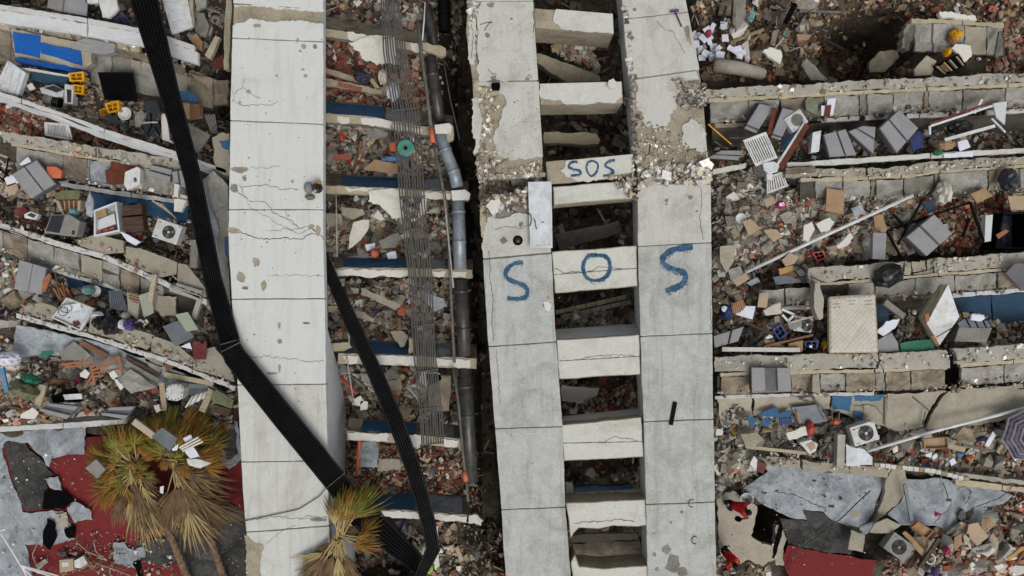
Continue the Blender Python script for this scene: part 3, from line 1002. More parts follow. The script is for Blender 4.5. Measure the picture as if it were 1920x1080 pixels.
crack(ro,[(1040,503),(1060,512),(1110,508),(1120,500),(1150,502),(1165,503)], ZR,1.1)
letter(ro,[(1118,478),(1103,480),(1095,492),(1094,508),(1101,521),(1116,526),(1132,522),(1142,510),(1143,492),(1135,481),(1116,478)],7.5, ZR,6)
r7 = rung('ladder beam between the large O and the next opening, cracked along its middle',[(1043,637),(1199,627),(1201,702),(1048,711)],1.3, ZR, mid=[(1047,677),(1200,668)])
crack(r7,[(1090,674),(1108,668),(1130,667),(1150,664),(1190,668)], ZR,1.0,2.6)
r8 = rung('ladder beam with a short arched crack beside the fallen dark strip',[(1052,797),(1203,782),(1207,857),(1057,865)],1.3, ZR, mid=[(1056,831),(1205,828)])
crack(r8,[(1135,828),(1145,822),(1155,818),(1165,822),(1195,826)], ZR,1.0,2)
r9 = rung('lower ladder beam with a ragged broken underside',[(1061,943),(1210,936),(1213,985),(1195,988),(1150,986),(1120,992),(1085,990),(1076,1000),(1070,1010)],1.2, ZR)
crack(r9,[(1075,982),(1100,978),(1130,978),(1160,974),(1190,978)], ZR,1.3,2)
rung('lowest ladder beam, ragged along its upper edge',[(1070,1055),(1078,1040),(1086,1062),(1130,1066),(1216,1060),(1219,1110),(1078,1118)],1.2, ZR)
# white inner linings of the openings (upper faces of lower beams are seen past their edge)
for k,(q, z0, z1) in enumerate([([(1040,618),(1199,607),(1200,627),(1043,636)],1.8,2.6),([(1052,782),(1203,766),(1204,781),(1053,796)],1.8,2.6),([(1061,927),(1209,918),(1210,935),(1062,942)],1.8,2.6)]):
    pts = [(q[0][0], q[0][1], z0),(q[1][0], q[1][1], z0),(q[2][0], q[2][1], z1),(q[3][0], q[3][1], z1)]
    tag(MB().prism(poly3(pts,0),.15).build('sill_board', 'beam_face'),['grey sill board at the top of the cracked middle ladder beam', 'grey sill board above the beam with the arched crack', 'grey sill board above the ragged lower ladder beam'][k], 'sill')
# shadowed stuff in the openings
def inner(label, pts, z, mat, cat='slab', name='fallen_slab', thick=.2, ja=1.5):
    return sheet(name, label, cat, pts, z, thick, mat, ja=ja, step=9)
inner('fallen beam lying aslant in the topmost ladder opening',[(1006,100,1.2),(1020,103,1.2),(1124,142,.9),(1126,152,.9),(1060,152,1.0),(1008,118,1.2)],1, 'bare_beige', 'beam', 'fallen_beam',.5)
inner('short fallen beam in the dark opening above the small SOS',[(1020,248,.9),(1118,250,.8),(1126,262,.8),(1122,270,.8),(1020,268,.9)],1, 'lip', 'beam', 'fallen_beam',.5)
inner('grey slab tilted in the opening above the large O',[(1040,440,.6),(1110,425,.8),(1160,414,.8),(1165,436,.6),(1110,452,.3),(1050,468,.3)],1, 'bare_grey')
bw = thing('block_wall', 'leaning strip of concrete blockwork in the opening below the large O', 'wall')
for i in range(7):
    for j in range(2):
        x0 = 1042 + i * 19 + j * 9; y0 = 582 - i * 4.2 + j * 9
        MB().prism(poly3([(x0, y0,.5),(x0 + 18, y0 - 4,.5),(x0 + 18.5, y0 + 4,.4),(x0 + .5, y0 + 8,.4)],.5),.25).build('block', rng.choice(['chunk_grey', 'bare_beige', 'chunk_tan']), bw, bevel=.015)
inner('white wall slab in the opening beside a heap of brick',[(1053,722,.4),(1085,726,.4),(1124,728,.5),(1120,742,.2),(1090,756,.1),(1054,752,.1)],1, 'plaster')
inner('brown floor in the lowest ladder opening',[(1068,1020,.6),(1200,1012,.6),(1208,1048,.4),(1086,1060,.4)],1, 'panel_brown')
inner('beige wall top along the lowest ladder opening',[(1070,1004,1.0),(1195,999,1.0),(1197,1012,.9),(1070,1018,.9)],1, 'shelf_tan')
inner('blue painted board deep in the second lowest ladder opening',[(1076,914,.6),(1184,908,.6),(1186,924,.4),(1080,930,.4)],1, 'blue_dark', 'board', 'painted_board')
inner('white frame edge at the left of the second lowest opening',[(1060,905,1.6),(1074,906,1.6),(1076,930,1.5),(1062,935,1.5)],1, 'beam_face', 'frame', 'frame_edge')
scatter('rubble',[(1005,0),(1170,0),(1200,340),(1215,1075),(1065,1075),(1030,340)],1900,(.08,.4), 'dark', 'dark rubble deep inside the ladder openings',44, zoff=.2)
scatter('rubble',[(1090,735),(1185,728),(1195,770),(1100,785)],320,(.05,.25), 'brick', 'brick rubble heap inside an opening of the ladder',45, on=.1)
scatter('rubble',[(1040,590),(1130,580),(1170,610),(1045,630)],200,(.06,.4), 'grey', 'grey rubble inside the opening below the large O',46, on=.2)
scatter('rubble',[(1030,90),(1110,85),(1120,130),(1060,110)],200,(.05,.35), 'mixed', 'brick and plaster rubble in the topmost ladder opening',47, on=.5)

# ================================================================== LEANING FLOORS, each a row of ledge, panels, sill and painted wall
def storey(name, label):
    return thing(name, label, 'floor slab')

def seg(line, x0, x1):
    return [(x0, lerp_line(line, x0))] + [p for p in line if x0 + 3 < p[0] < x1 - 3] + [(x1, lerp_line(line, x1))]

# ---------------- right side
PM = ['panel', 'panel', 'panel_brown', 'panel', 'bare_grey']
RB = [(1322,167),(1480,159),(1620,151),(1780,144),(1920,137),(2080,129)]
t = storey('leaning_floor', 'long ledge with grey panels across the upper right, above the ridged grey boxes')
band(t, 'ledge', RB,0,17,1.3,1.3, 'ledge',.25, xs=[1322,1624,2080], gap=2.5, ja=2.0, seed=1, bevel=.015)
band(t, 'lip', RB,18,25,1.27,1.2, 'lip',.2, xs=[1328,1460,1620,1738,1890,2080], gap=2, ja=1.3, seed=2)
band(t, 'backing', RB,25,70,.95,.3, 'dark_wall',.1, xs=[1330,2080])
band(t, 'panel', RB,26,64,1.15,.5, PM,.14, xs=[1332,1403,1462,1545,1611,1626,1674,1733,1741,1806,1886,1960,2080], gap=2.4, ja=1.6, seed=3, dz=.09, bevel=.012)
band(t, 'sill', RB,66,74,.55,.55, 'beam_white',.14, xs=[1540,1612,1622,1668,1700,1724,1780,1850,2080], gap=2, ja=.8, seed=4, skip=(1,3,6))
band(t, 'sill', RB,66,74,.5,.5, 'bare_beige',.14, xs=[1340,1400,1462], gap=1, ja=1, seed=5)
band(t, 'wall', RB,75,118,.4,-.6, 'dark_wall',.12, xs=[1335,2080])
plate('stained_panel',[(1812,176,.9),(1886,160,1.05),(1884,182,.5),(1822,196,.4)],1,.05, 'red_dark', t, ja=1.5)
RCb = [(1336,318),(1405,304),(1480,305),(1620,296),(1745,287),(1925,277),(2080,268)]
t = storey('leaning_floor', 'second ledge on the right, behind the white slotted plastic shelf')
band(t, 'front_beam', RCb,0,9,1.05,1.05, 'rung_white',.25, xs=[1336,1400,1475,1745,2080], gap=2, ja=.8, seed=6, skip=(1,), bevel=.012)
RC = [(1470,318),(1620,316),(1700,312),(1760,303),(1920,293),(2080,284)]
band(t, 'ledge', RC,0,15,.95,.95, 'shelf_tan',.22, xs=[1470,1625,1762,2080], gap=4, ja=2.0, seed=7)
band(t, 'lip', RC,16,22,.93,.88, 'lip',.2, xs=[1500,1580,1628,1690,1762,1900,2080], gap=2, ja=1.3, seed=8)
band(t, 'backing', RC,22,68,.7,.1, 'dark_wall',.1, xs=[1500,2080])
band(t, 'panel', RC,23,62,.88,.3, PM,.14, xs=[1528,1581,1632,1642,1695,1752,1760,1852,1912,2080], gap=2.4, ja=1.6, seed=9, dz=.09, bevel=.012)
RD = [(1490,505),(1605,497),(1690,490),(1755,484),(1920,472),(2080,461)]
t = storey('leaning_floor', 'third ledge on the right, with the black bag hanging over its edge')
band(t, 'ledge', RD,0,27,1.1,1.1, 'ledge',.25, xs=[1515,1694,1752,2080], gap=3, ja=2.0, seed=10, skip=(1,), bevel=.012)
for k, q in enumerate([[(1696,492),(1706,491),(1707,516),(1694,515)],[(1709,491),(1733,488),(1736,506),(1712,510)],[(1738,489),(1750,486),(1749,500),(1738,505)],[(1712,512),(1737,508),(1748,504),(1749,513),(1715,518)]]):
    plate('broken_ledge_piece', q,1.08 - .02 * k,.2, 'shelf_tan', t, ja=1.5, step=5, seed=k)
band(t, 'lip', RD,28,34,1.07,1.02, 'lip',.2, xs=[1520,1640,1760,1880,2080], gap=2, ja=1.2, seed=11)
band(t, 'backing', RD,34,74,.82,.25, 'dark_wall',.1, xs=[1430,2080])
band(t, 'panel', RD,35,66,1.0,.5, PM,.14, xs=[1422,1472,1530,1590,1640,1716,1790,1870,2000,2080], gap=2.4, ja=1.6, seed=12, dz=.09, bevel=.012, skip=(2,))
band(t, 'sill', RD,68,76,.5,.5, 'beam_face',.14, xs=[1465,1535,1785,1830,2080], gap=2, ja=1, seed=13, skip=(1,))
band(t, 'painted_wall', RD,77,136,.4,-.6, 'blue_dark',.12, xs=[1642,1668,1788,1860,2080], skip=(1,), gap=2, ja=1, seed=14)
plate('fallen_panel',[(1886,512,1.5),(1902,494,1.5),(1960,494,1.5),(1960,545,.9),(1915,545,.9)],1,.1, 'foam_dark', t)
plate('white_board',[(1896,582),(1908,566),(1960,562),(1960,590)],-.2,.04, 'floor_beige', t)
RE = [(1337,669),(1470,664),(1640,661),(1780,655),(1920,645),(2080,634)]
t = storey('leaning_floor', 'fourth ledge on the right, split by a wide dark crack')
for k, q in enumerate([[(1340,669),(1645,662),(1648,676),(1643,690),(1340,697)],[(1649,662),(1774,656),(1780,672),(1782,690),(1646,692),(1653,676)],
                       [(1786,654),(1920,645),(2080,634),(2080,664),(1920,672),(1794,683),(1794,668)]]):
    plate('ledge', q,1.15,.26, 'ledge', t, ja=1.6, step=7, seed=k + 3, bevel=.012)
for pts in ([(1632,662),(1640,675),(1650,682),(1655,692)],[(1653,663),(1650,672),(1655,678)]):
    crack(t, pts,1.15,1.5)
band(t, 'lip', RE,31,38,1.1,1.05, 'lip',.2, xs=[1350,1480,1640,1656,1776], gap=2, ja=1.2, seed=15)
band(t, 'lip', RE,28,36,1.1,1.05, 'lip',.2, xs=[1800,1900,2080], gap=2, ja=1.2, seed=16)
band(t, 'backing', RE,37,80,.82,.25, 'dark_wall',.1, xs=[1345,1640,1656,1772,1800,2080], skip=(1,3))
band(t, 'panel', RE,38,72,1.0,.5,['panel_brown', 'bare_grey', 'panel_brown', 'panel_brown', 'panel'],.14, xs=[1352,1407,1482,1524,1537,1586,1642,1660,1708,1772], gap=2.4, ja=1.6, seed=17, dz=.09, bevel=.012)
band(t, 'panel', RE,36,70,1.0,.5, PM,.14, xs=[1802,1884,1990,2080], gap=2.4, ja=1.6, seed=18, dz=.09, bevel=.012)
for q in ([(1524,702),(1536,701),(1538,738),(1523,735)],):
    plate('rib', q,1.02,.5, 'shelf_tan', t, ja=.8)
band(t, 'sill', RE,74,80,.55,.55, 'beam_white',.14, xs=[1340,1408,1483,1640], gap=2, ja=.8, seed=19)
band(t, 'sill', RE,76,83,.55,.55, 'shelf_tan',.14, xs=[1785,1920,2080], gap=2, ja=1.5, seed=20)
t = thing('fallen_wall', 'broad grey wall face with a dark branching crack, below the fourth ledge', 'wall')
for k,(q, mt) in enumerate([([(1345,744,.5),(1410,744,.5),(1410,778,.2),(1350,784,.2)], 'floor_beige'),([(1413,744,.5),(1556,742,.5),(1556,766,.3),(1480,772,.25),(1413,778,.2)], 'floor_beige'),
                             ([(1560,741,.5),(1662,740,.5),(1664,800,.15),(1606,786,.15),(1557,768,.3)], 'shelf_tan'),
                             ([(1664,738,.5),(1776,734,.5),(1758,745,.45),(1744,768,.3),(1725,802,.1),(1690,808,.05),(1664,802,.1)], 'shelf_tan'),
                             ([(1779,734,.5),(1920,730,.5),(2080,722,.5),(2080,755,.2),(1920,777,.15),(1840,797,.05),(1735,805,0),(1752,768,.25),(1765,748,.42)], 'shelf_tan')]):
    plate('wall_piece', q,0,.15, mt, t, ja=1.8, step=8, seed=k + 11)
for k, q in enumerate([[(1560,742,.54),(1598,742,.54),(1594,772,.30),(1562,768,.34)],[(1600,741,.54),(1660,740,.54),(1650,751,.46),(1604,752,.46)],[(1600,772,.32),(1620,774,.30),(1616,786,.22),(1602,783,.22)]]):
    plate('painted_patch', q,0,.02, 'blue_wall', t, ja=1.5, step=6, seed=k)
for pts in ([(1602,762),(1630,758),(1642,762),(1655,778)],[(1618,760),(1620,778),(1640,786)],[(1640,750),(1655,745),(1662,752)]):
    crack(t, pts,.42,1.3)
# shelf along the bottom right
RF = [(1600,868),(1700,872),(1800,888),(1920,902),(2080,922)]
t = storey('leaning_floor', 'narrow broken ledge with a course of small blocks, bottom right')
band(t, 'ledge', RF,0,7,.3,.3, 'ledge',.2, xs=[1720,1790,2080], gap=2, ja=2.0, seed=21)
for k in range(17):
    x = 1640 + k * 10.5
    y = 868 + k * 1.1 + (k > 10) * (k - 10) * 1.5
    plate('block',[(x, y),(x + 9.6, y + .8),(x + 9.4, y + 8.5),(x - .2, y + 7.8)],.38 - .004 * (k % 3),.22, 'chunk_white' if k % 4 else 'chunk_tan', t, ja=.7, step=5, seed=k)
band(t, 'lip', RF,12,22,.2,.1, 'lip',.2, xs=[1790,1880,2080], gap=2, ja=1.5, seed=22)
# top right wall piece
RA = [(1702,34),(1800,38),(1884,44)]
t = storey('leaning_floor', 'short wall piece with two grey panels above the longest ledge, top right')
band(t, 'lip', RA,0,8,1.0,1.0, 'lip',.2, xs=[1708,1805,1884], gap=2, ja=1.5, seed=23)
band(t, 'backing', RA,8,62,.75,.15, 'dark_wall',.1, xs=[1712,1884])
band(t, 'panel', RA,9,60,.95,.4,['panel', 'panel', 'shelf_tan', 'panel'],.12, xs=[1714,1749,1808,1850,1882], gap=2.4, ja=1.6, seed=24, dz=.08)
plate('broken_edge',[(1694,60,.5),(1708,36,.9),(1716,42,.9),(1718,70,.6),(1700,95,0),(1690,90,0)],0,.4, 'bare_grey', t, ja=3, step=6)
plate('ledge',[(1762,21),(1790,24),(1830,30),(1832,38),(1764,31)],1.1,.2, 'plaster', t, ja=2, step=6)

# ---------------- left side
L1 = [(-160,-22),(0,8),(130,28),(262,52),(300,63),(366,86)]
t = storey('leaning_floor', 'long white beam across the top left with a blue painted wall below it')
band(t, 'beam_top', L1,0,10,1.75,1.75, 'beam_white',.2, xs=[-160,164,366], gap=2, ja=.8, seed=30, bevel=.015)
band(t, 'beam_face', L1,10.5,34,1.74,1.35, 'beam_face',.2, xs=[-160,164,372], gap=2, ja=.9, seed=31, bevel=.01)
band(t, 'lip', L1,35,46,1.1,1.0, 'lip',.2, xs=[-160,60,262], gap=2, ja=1.5, seed=32)
band(t, 'wall', L1, lambda x: 46, lambda x: 112 if x < 150 else 100,.95,-.4, 'panel_brown',.15, xs=[-160,20,170,205,250,305,345], gap=1.5, ja=1.3, seed=33, dz=.03)
for k,(q, mt, zz) in enumerate([([(24,60),(75,67),(74,109),(28,99)], 'blue_bright',1.25),([(76,80),(149,95),(155,124),(76,107)], 'blue_bright',1.22),([(28,109),(74,115),(160,130),(163,139),(30,116)], 'blue_bright',1.12),([(58,126),(128,138),(122,164),(56,150)], 'blue_dark',.85)]):
    plate('painted_patch',[(p[0], p[1], zz - (i > 1) * .25) for i, p in enumerate(q)],0,.3, mt, t, ja=.8 if k < 2 else 1.2, step=9, seed=k)
plate('wall_face',[(20,54,1.22),(170,84,1.22),(172,118,1.0),(160,131,.95),(30,107,.95)],0,.3, 'shelf_tan', t, ja=1.5)
band(t, 'sill', L1,112,116,1.0,.98, 'beam_white',.1, xs=[28,165], ja=.6)
plate('concrete_box',[(133,80),(160,71),(216,82),(214,98),(194,102),(134,92)],1.2,.3, 'foam_grey', t, bevel=.02)
L1c = [(170,96),(250,112),(330,130),(400,146)]
t = thing('panel_wall', 'grey recessed concrete panels behind the black louvre and tray, top left', 'wall')
band(t, 'backing', L1c,0,62,.4,-.2, 'dark_wall',.1)
band(t, 'panel', L1c,2,58,.6,0.05,['panel', 'bare_grey', 'panel', 'shelf_tan', 'panel_brown'],.12, xs=[170,210,250,300,352,400], gap=2.4, ja=1.6, seed=34)
band(t, 'rib', L1c,0,60,.75,-.3, 'bare_beige',.3, xs=[246,262], ja=1)
band(t, 'rib', L1c,8,50,.75,-.3, 'bare_beige',.3, xs=[350,358], ja=1)
L2 = [(-160,118),(0,172),(100,206),(200,243),(330,284),(425,318)]
t = storey('leaning_floor', 'slanting white beam below the yellow crates, upper left')
band(t, 'beam_top', L2,0,8,1.5,1.5, 'beam_white',.18, xs=[-160,40,195,425], gap=1.5, ja=.8, seed=35, bevel=.012)
band(t, 'beam_face', L2,8.5,19,1.48,1.1, 'beam_face',.18, xs=[-160,195,425], gap=1.5, ja=.9, seed=36)
L3 = [(-160,222),(0,244),(100,262),(200,279),(300,293),(420,312)]
t = storey('leaning_floor', 'pale ledge with grey panels and a blue wall below, left of the tray')
band(t, 'ledge', L3,0,18,1.2,1.2, 'ledge',.22, xs=[-160,180,352], gap=1.5, ja=2.0, seed=37, bevel=.012)
band(t, 'lip', L3,19,25,1.17,1.1, 'lip',.2, xs=[20,140,260,350], gap=2, ja=1.2, seed=38)
band(t, 'backing', L3,25,78,.88,.2, 'dark_wall',.1, xs=[20,355])
band(t, 'panel', L3,26,70,1.06,.45,['panel', 'panel_brown', 'panel', 'membrane', 'panel', 'panel'],.12, xs=[30,118,164,168,208,262,350], gap=2.4, ja=1.6, seed=39, dz=.08)
band(t, 'sill', L3, lambda x: 76, lambda x: 84,.45,.43, 'beam_white',.14, xs=[100,168,246,326], gap=1.5, ja=1, seed=40)
band(t, 'painted_wall', L3,86,118,.35,-.2, 'blue_wall',.1, xs=[172,218,260,352], gap=1, ja=1.2, seed=41)
L4 = [(-160,372),(0,418),(110,452),(200,478),(300,522),(388,562)]
t = storey('leaning_floor', 'white edged tan shelf under the air conditioner on the left')
band(t, 'beam_top', L4,0,11,1.2,1.2, 'beam_white',.2, xs=[-160,0,112,200,270,330,388], gap=1, ja=1, seed=42, bevel=.01)
for k, q in enumerate([[(150,448),(178,440),(232,452),(233,474),(200,477),(150,462)],[(236,462),(262,465),(332,492),(330,514),(300,520),(240,494),(234,480)],[(334,494),(352,498),(384,540),(386,558),(332,534)]]):
    plate('shelf', q,1.15,.15, 'shelf_tan', t, ja=1, step=8, seed=k)
band(t, 'backing', L4,12,60,.8,.2, 'dark_wall',.1, xs=[-160,380])
band(t, 'panel', L4,13,54,.98,.45,['panel', 'panel_brown', 'panel', 'panel', 'shelf_tan', 'panel', 'panel_brown', 'panel'],.12, xs=[-160,4,52,100,150,192,225,262,306], gap=2.4, ja=1.6, seed=43, dz=.08)
band(t, 'sill', L4,54,61,.45,.4, 'beam_face',.14, xs=[85,150,195,300], gap=1, ja=1, seed=44)
plate('painted_patch',[(124,508,.35),(196,520,.35),(204,545,.1),(128,540,.1)],0,.08, 'blue_dark', t, ja=2)
plate('painted_patch',[(155,512,.39),(193,519,.39),(200,544,.14),(158,536,.14)],0,.08, 'navy', t, ja=2)
L5 = [(-60,566),(35,588),(120,612),(200,636),(300,668),(442,724)]
t = storey('leaning_floor', 'white edged tan shelf carrying the black rubbish bags, lower left')
band(t, 'beam_top', L5,0,9,1.2,1.2, 'beam_white',.2, xs=[30,78,150,220,268,312,360,442], gap=1, ja=1.2, seed=45, bevel=.01)
for k, q in enumerate([[(42,574),(80,568),(108,578),(98,602),(36,586)],[(170,592),(205,600),(290,630),(275,656),(165,622)],[(285,630),(330,645),(362,672),(360,688),(284,660)],[(364,660),(402,650),(430,690),(440,716),(362,692)]]):
    plate('shelf', q,1.15,.15, 'shelf_tan', t, ja=1, step=8, seed=k)
plate('wall',[(30,610,.9),(120,626,.9),(205,648,.9),(300,685,.9),(420,735,.9),(420,752,.5),(330,728,.4),(210,700,.2),(120,665,.2),(20,670,.2)],0,.15, 'membrane', t, ja=2, step=9)
plate('wall',[(-40,600,.7),(38,600,.7),(40,612,.6),(-40,620,.5)],0,.15, 'panel', t, ja=2, step=9)
L6 = [(-160,812),(0,800),(120,793),(236,785)]
t = storey('leaning_floor', 'pale straight beam along the edge of the red floor, bottom left')
band(t, 'beam_top', L6,0,10,.9,.9, 'beam_white',.2, xs=[-160,118,236], gap=1, ja=.7, seed=46, bevel=.012)
band(t, 'beam_side', L6,-8,0,.7,.88, 'bare_grey',.15, xs=[118,236], ja=.8)
# roof / forecourt on the lower left
t = thing('roof_deck', 'red floor partly covered with torn grey membrane, bottom left', 'roof')
plate('red_floor',[(-160,830),(40,828),(470,800),(475,1230),(-160,1230)],-.45,.3, 'red_floor', t)
MEMB = [([(-160,812),(0,806),(30,808),(160,800),(158,852),(96,858),(92,876),(70,850),(52,830),(10,828),(0,850),(-160,860)], 'membrane',-.30),
        ([(-160,850),(4,840),(20,900),(40,945),(42,960),(118,958),(132,982),(140,1010),(100,1022),(46,1020),(58,1080),(90,1230),(-160,1230)], 'membrane',-.38),
        ([(8,830),(42,826),(62,848),(100,890),(84,898),(88,920),(78,955),(50,960),(36,930),(20,880)], 'membrane_dark',-.33),
        ([(84,920),(112,918),(139,936),(120,955),(80,955)], 'black_matte',-.27),
        ([(82,898),(108,893),(116,920),(94,915)], 'membrane',-.26),([(126,952),(140,940),(168,955),(173,975),(140,981)], 'membrane',-.25),
        ([(88,972),(104,985),(104,1012),(92,1032),(80,1020)], 'black_matte',-.26),([(104,965),(124,960),(128,988),(110,992)], 'floor_beige',-.30),([(120,992),(140,986),(140,1008),(124,1006)], 'black_matte',-.29),
        ([(212,1018),(232,1016),(240,1028),(262,1040),(262,1050),(248,1058),(254,1066),(215,1055)], 'membrane',-.34),([(257,1028),(270,1026),(270,1046),(262,1046)], 'membrane',-.30),
        ([(256,1015),(320,1008),(334,1058),(300,1062),(266,1048),(252,1030)], 'membrane_dark',-.36),([(250,1052),(260,1048),(268,1080),(262,1100)], 'black_matte',-.34),
        ([(330,800),(445,790),(455,860),(430,880),(400,850),(350,830)], 'membrane',-.36),([(400,800),(440,795),(446,852),(424,862)], 'membrane_dark',-.34),
        ([(320,980),(420,940),(460,960),(470,1230),(340,1230),(335,1040)], 'membrane_dark',-.40)]
for k,(q, mt, z) in enumerate(MEMB):
    plate('torn_membrane', q, z,.04, mt, t, ja=2.2, step=8, seed=k + 60)

# roof / forecourt on the lower right
t = thing('roof_deck', 'cracked pale grey roof sheet over a red floor, bottom right', 'roof')
plate('base_slab',[(1345,890),(1700,900),(2080,930),(2080,1230),(1350,1230)],-.62,.3, 'membrane_dark', t) if False else None
plate('floor_piece',[(1346,930),(1375,920),(1420,950),(1412,990),(1408,1005),(1430,1020),(1450,1024),(1452,1050),(1430,1062),(1400,1050),(1380,1060),(1348,1040)],-.42,.3, 'floor_beige', t, ja=2.5, step=8)
plate('floor_piece',[(1452,1020),(1456,985),(1466,985),(1476,1010),(1468,1040),(1480,1062),(1455,1060)],-.44,.3, 'floor_beige', t, ja=2, step=7)
plate('roof_sheet',[(1394,916),(1440,884),(1430,870),(1500,872),(1580,882),(1655,892),(1652,920),(1635,965),(1615,990),(1590,985),(1560,975),(1545,960),(1505,955),(1512,975),(1480,970),(1455,958),(1430,945)],-.25,.08, 'membrane', t, ja=1.1, step=8, seed=5)
plate('roof_sheet',[(1462,972),(1512,977),(1506,956),(1546,962),(1590,988),(1612,994),(1596,1040),(1540,1034),(1478,1020),(1472,1000)],-.36,.08, 'membrane_dark', t, ja=1.1, step=8, seed=6)
plate('red_floor',[(1478,1022),(1540,1036),(1600,1044),(1640,1050),(1670,1060),(1680,1230),(1500,1230),(1480,1080),(1468,1048)],-.42,.1, 'red_floor', t, ja=2.2, step=9, seed=7)
plate('roof_sheet',[(1696,900),(1760,896),(1800,905),(1840,908),(1900,930),(1880,945),(1850,950),(1838,980),(1800,995),(1790,1000),(1750,985),(1720,985),(1690,985),(1664,965),(1690,940),(1702,915)],-.2,.08, 'membrane', t, ja=1.1, step=8, seed=8)
plate('rib',[(1672,878,.1),(1696,880,.1),(1700,905,.05),(1690,935,-.05),(1660,965,-.1),(1640,980,-.15),(1652,945,-.1),(1660,905,0)],0,.25, 'shelf_tan', t, ja=2.2, step=7, seed=9)
plate('roof_sheet',[(1612,990),(1640,976),(1652,985),(1618,1004)],-.2,.08, 'membrane', t, ja=1.5)
for pts in ([(1450,922),(1470,924),(1495,930),(1510,938),(1530,946),(1547,953),(1548,960)],[(1695,930),(1720,932),(1750,938)]):
    crack(t, pts,-.25,1.6)
crack(t,[(1785,942),(1778,958),(1766,965),(1752,982)],-.2,1.2)
for a in [(1433,924,7,3),(1526,901,5,3),(1559,949,8,4),(1457,920,5,2),(1778,938,8,4),(1576,934,5,4)]:
    scar(t, *a,-.2 if a[0] > 1700 else -.25, 'membrane_dark')
scar(t,1603,963,12,10,-.25, 'shelf_tan')
plate('crack_gap',[(1462,978),(1470,984),(1466,1005),(1458,1030),(1452,1048),(1448,1046),(1452,1020),(1458,1000)],-.40,.02, 'black_matte', t, ja=1.5, step=6)

# concrete wall beside the white pier
t = thing('tilted_wall', 'tilted grey wall strip between the black tray and the white pier', 'wall')
plate('wall_face',[(375,345,1.6),(400,320,1.8),(428,350,1.8),(428,480,1.6),(432,600,1.2),(418,600,.6),(395,480,.6),(380,400,.9)],1,.2, 'panel', t, ja=1.5, step=9)
plate('wall_flake',[(371,362),(380,364),(392,440),(408,520),(396,455),(384,440)],1.9,.08, 'plaster', t, ja=1)
plate('wall_flake',[(386,366),(400,400),(410,430),(409,455),(396,458),(390,400)],1.95,.06, 'membrane', t, ja=1)
plate('painted_patch',[(421,446),(428,446),(429,486),(422,480)],1.75,.03, 'blue_wall', t, ja=.6)
plate('wall_flake',[(398,258),(418,248),(430,250),(430,330),(405,318)],1.5,.1, 'shelf_tan', t, ja=2)
plate('painted_patch',[(410,264),(430,262),(430,282),(416,276)],1.52,.02, 'blue_wall', t, ja=1.5)
plate('wall_face',[(355,132,.5),(405,150,.5),(428,150,.4),(425,195,0),(380,195,0),(355,170,.1)],0,.2, 'panel_brown', t, ja=2)
sheet('facade_strip', 'thin stained strip standing beside the top of the white pier', 'strip',[(424,0),(434,0),(432,60),(430,100),(428,130),(420,130),(420,60)],2.4,.3, 'bare_beige', ja=1)

# ---------------- middle gap: broken floors between the white pier and the ladder
def mid_floor(label, line, h, z, blue, white, grey=None, beige=None, drop=1.0, hb=26):
    t = storey('broken_floor', label)
    x0, x1 = line[0][0], line[-1][0]
    two = jag([(x, lerp_line(line, x)) for x in [x0] + [p[0] for p in line[1:-1]] + [x1]] + [(x, lerp_line(line, x) + h) for x in [x1] + [p[0] for p in line[1:-1]][::-1] + [x0]],1.0,8, int(x0 + line[0][1]))
    two_tone(two, z,.35, 'lip', 'slab_side', 'slab_edge', t, bevel=.012)
    back = [(x0, lerp_line(line, x0) - hb, z - drop),(x1, lerp_line(line, x1) - hb, z - drop),(x1, lerp_line(line, x1) - 1, z - .05),(x0, lerp_line(line, x0) - 1, z - .05)]
    plate('slab_face', back,0,.15, 'panel_brown', t, ja=.8)
    for a, b in blue:
        q = [(a, lerp_line(line, a) - hb + 3, z - drop * .9 + .06),(b, lerp_line(line, b) - hb + 3, z - drop * .9 + .06),(b, lerp_line(line, b) - 2, z - .06),(a, lerp_line(line, a) - 2, z - .06)]
        plate('painted_wall', q,0,.05, 'blue_wall', t, ja=1.0, step=8)
    for a, b in (grey or []):
        q = [(a, lerp_line(line, a) - hb + 2, z - drop * .9 + .05),(b, lerp_line(line, b) - hb + 2, z - drop * .9 + .05),(b, lerp_line(line, b) - 1.5, z - .04),(a, lerp_line(line, a) - 1.5, z - .04)]
        plate('wall_panel', q,0,.05, 'membrane', t, ja=1.0, step=8)
    for a, b, f0, f1 in white:
        q = [(a, lerp_line(line, a) + h * f0),(b, lerp_line(line, b) + h * f0),(b - 3, lerp_line(line, b) + h * f1),(a + 4, lerp_line(line, a) + h * f1)]
        plate('plaster_skin', q, z + .03,.05, 'plaster', t, ja=2.2, step=6)
    return t
ZM = 1.5
t = mid_floor('topmost broken floor edge in the gap beside the white pier',[(598,50),(720,72),(800,84)],16, ZM,[],[(650,700,.0,.9),(770,800,.0,1)], drop=.7, hb=20)
plate('hanging_plaster',[(654,80,1.6),(700,66,1.6),(742,74,1.6),(744,118,1.5),(706,122,1.5),(682,112,1.5),(670,95,1.55)],1,.08, 'plaster', t, ja=3, step=6)
plate('plaster_skin',[(790,78),(835,90),(836,102),(828,106),(792,92)], ZM + .2,.2, 'lip', t, ja=2, step=6)
t = mid_floor('second broken floor edge, with a slate blue strip of wall',[(598,211),(700,219),(790,236),(850,242)],17, ZM,[(611,719)],[(632,655,.25,.95),(676,736,.2,.95),(736,792,.35,1)], grey=[(724,790)], hb=25)
plate('pipe_collar',[(814,234),(842,230),(848,236),(846,250),(816,250)], ZM + .3,.3, 'plaster', t, bevel=.03)
plate('hanging_plaster',[(838,232),(850,236),(850,262),(838,268)], ZM + .1,.2, 'lip', t, ja=1.5)
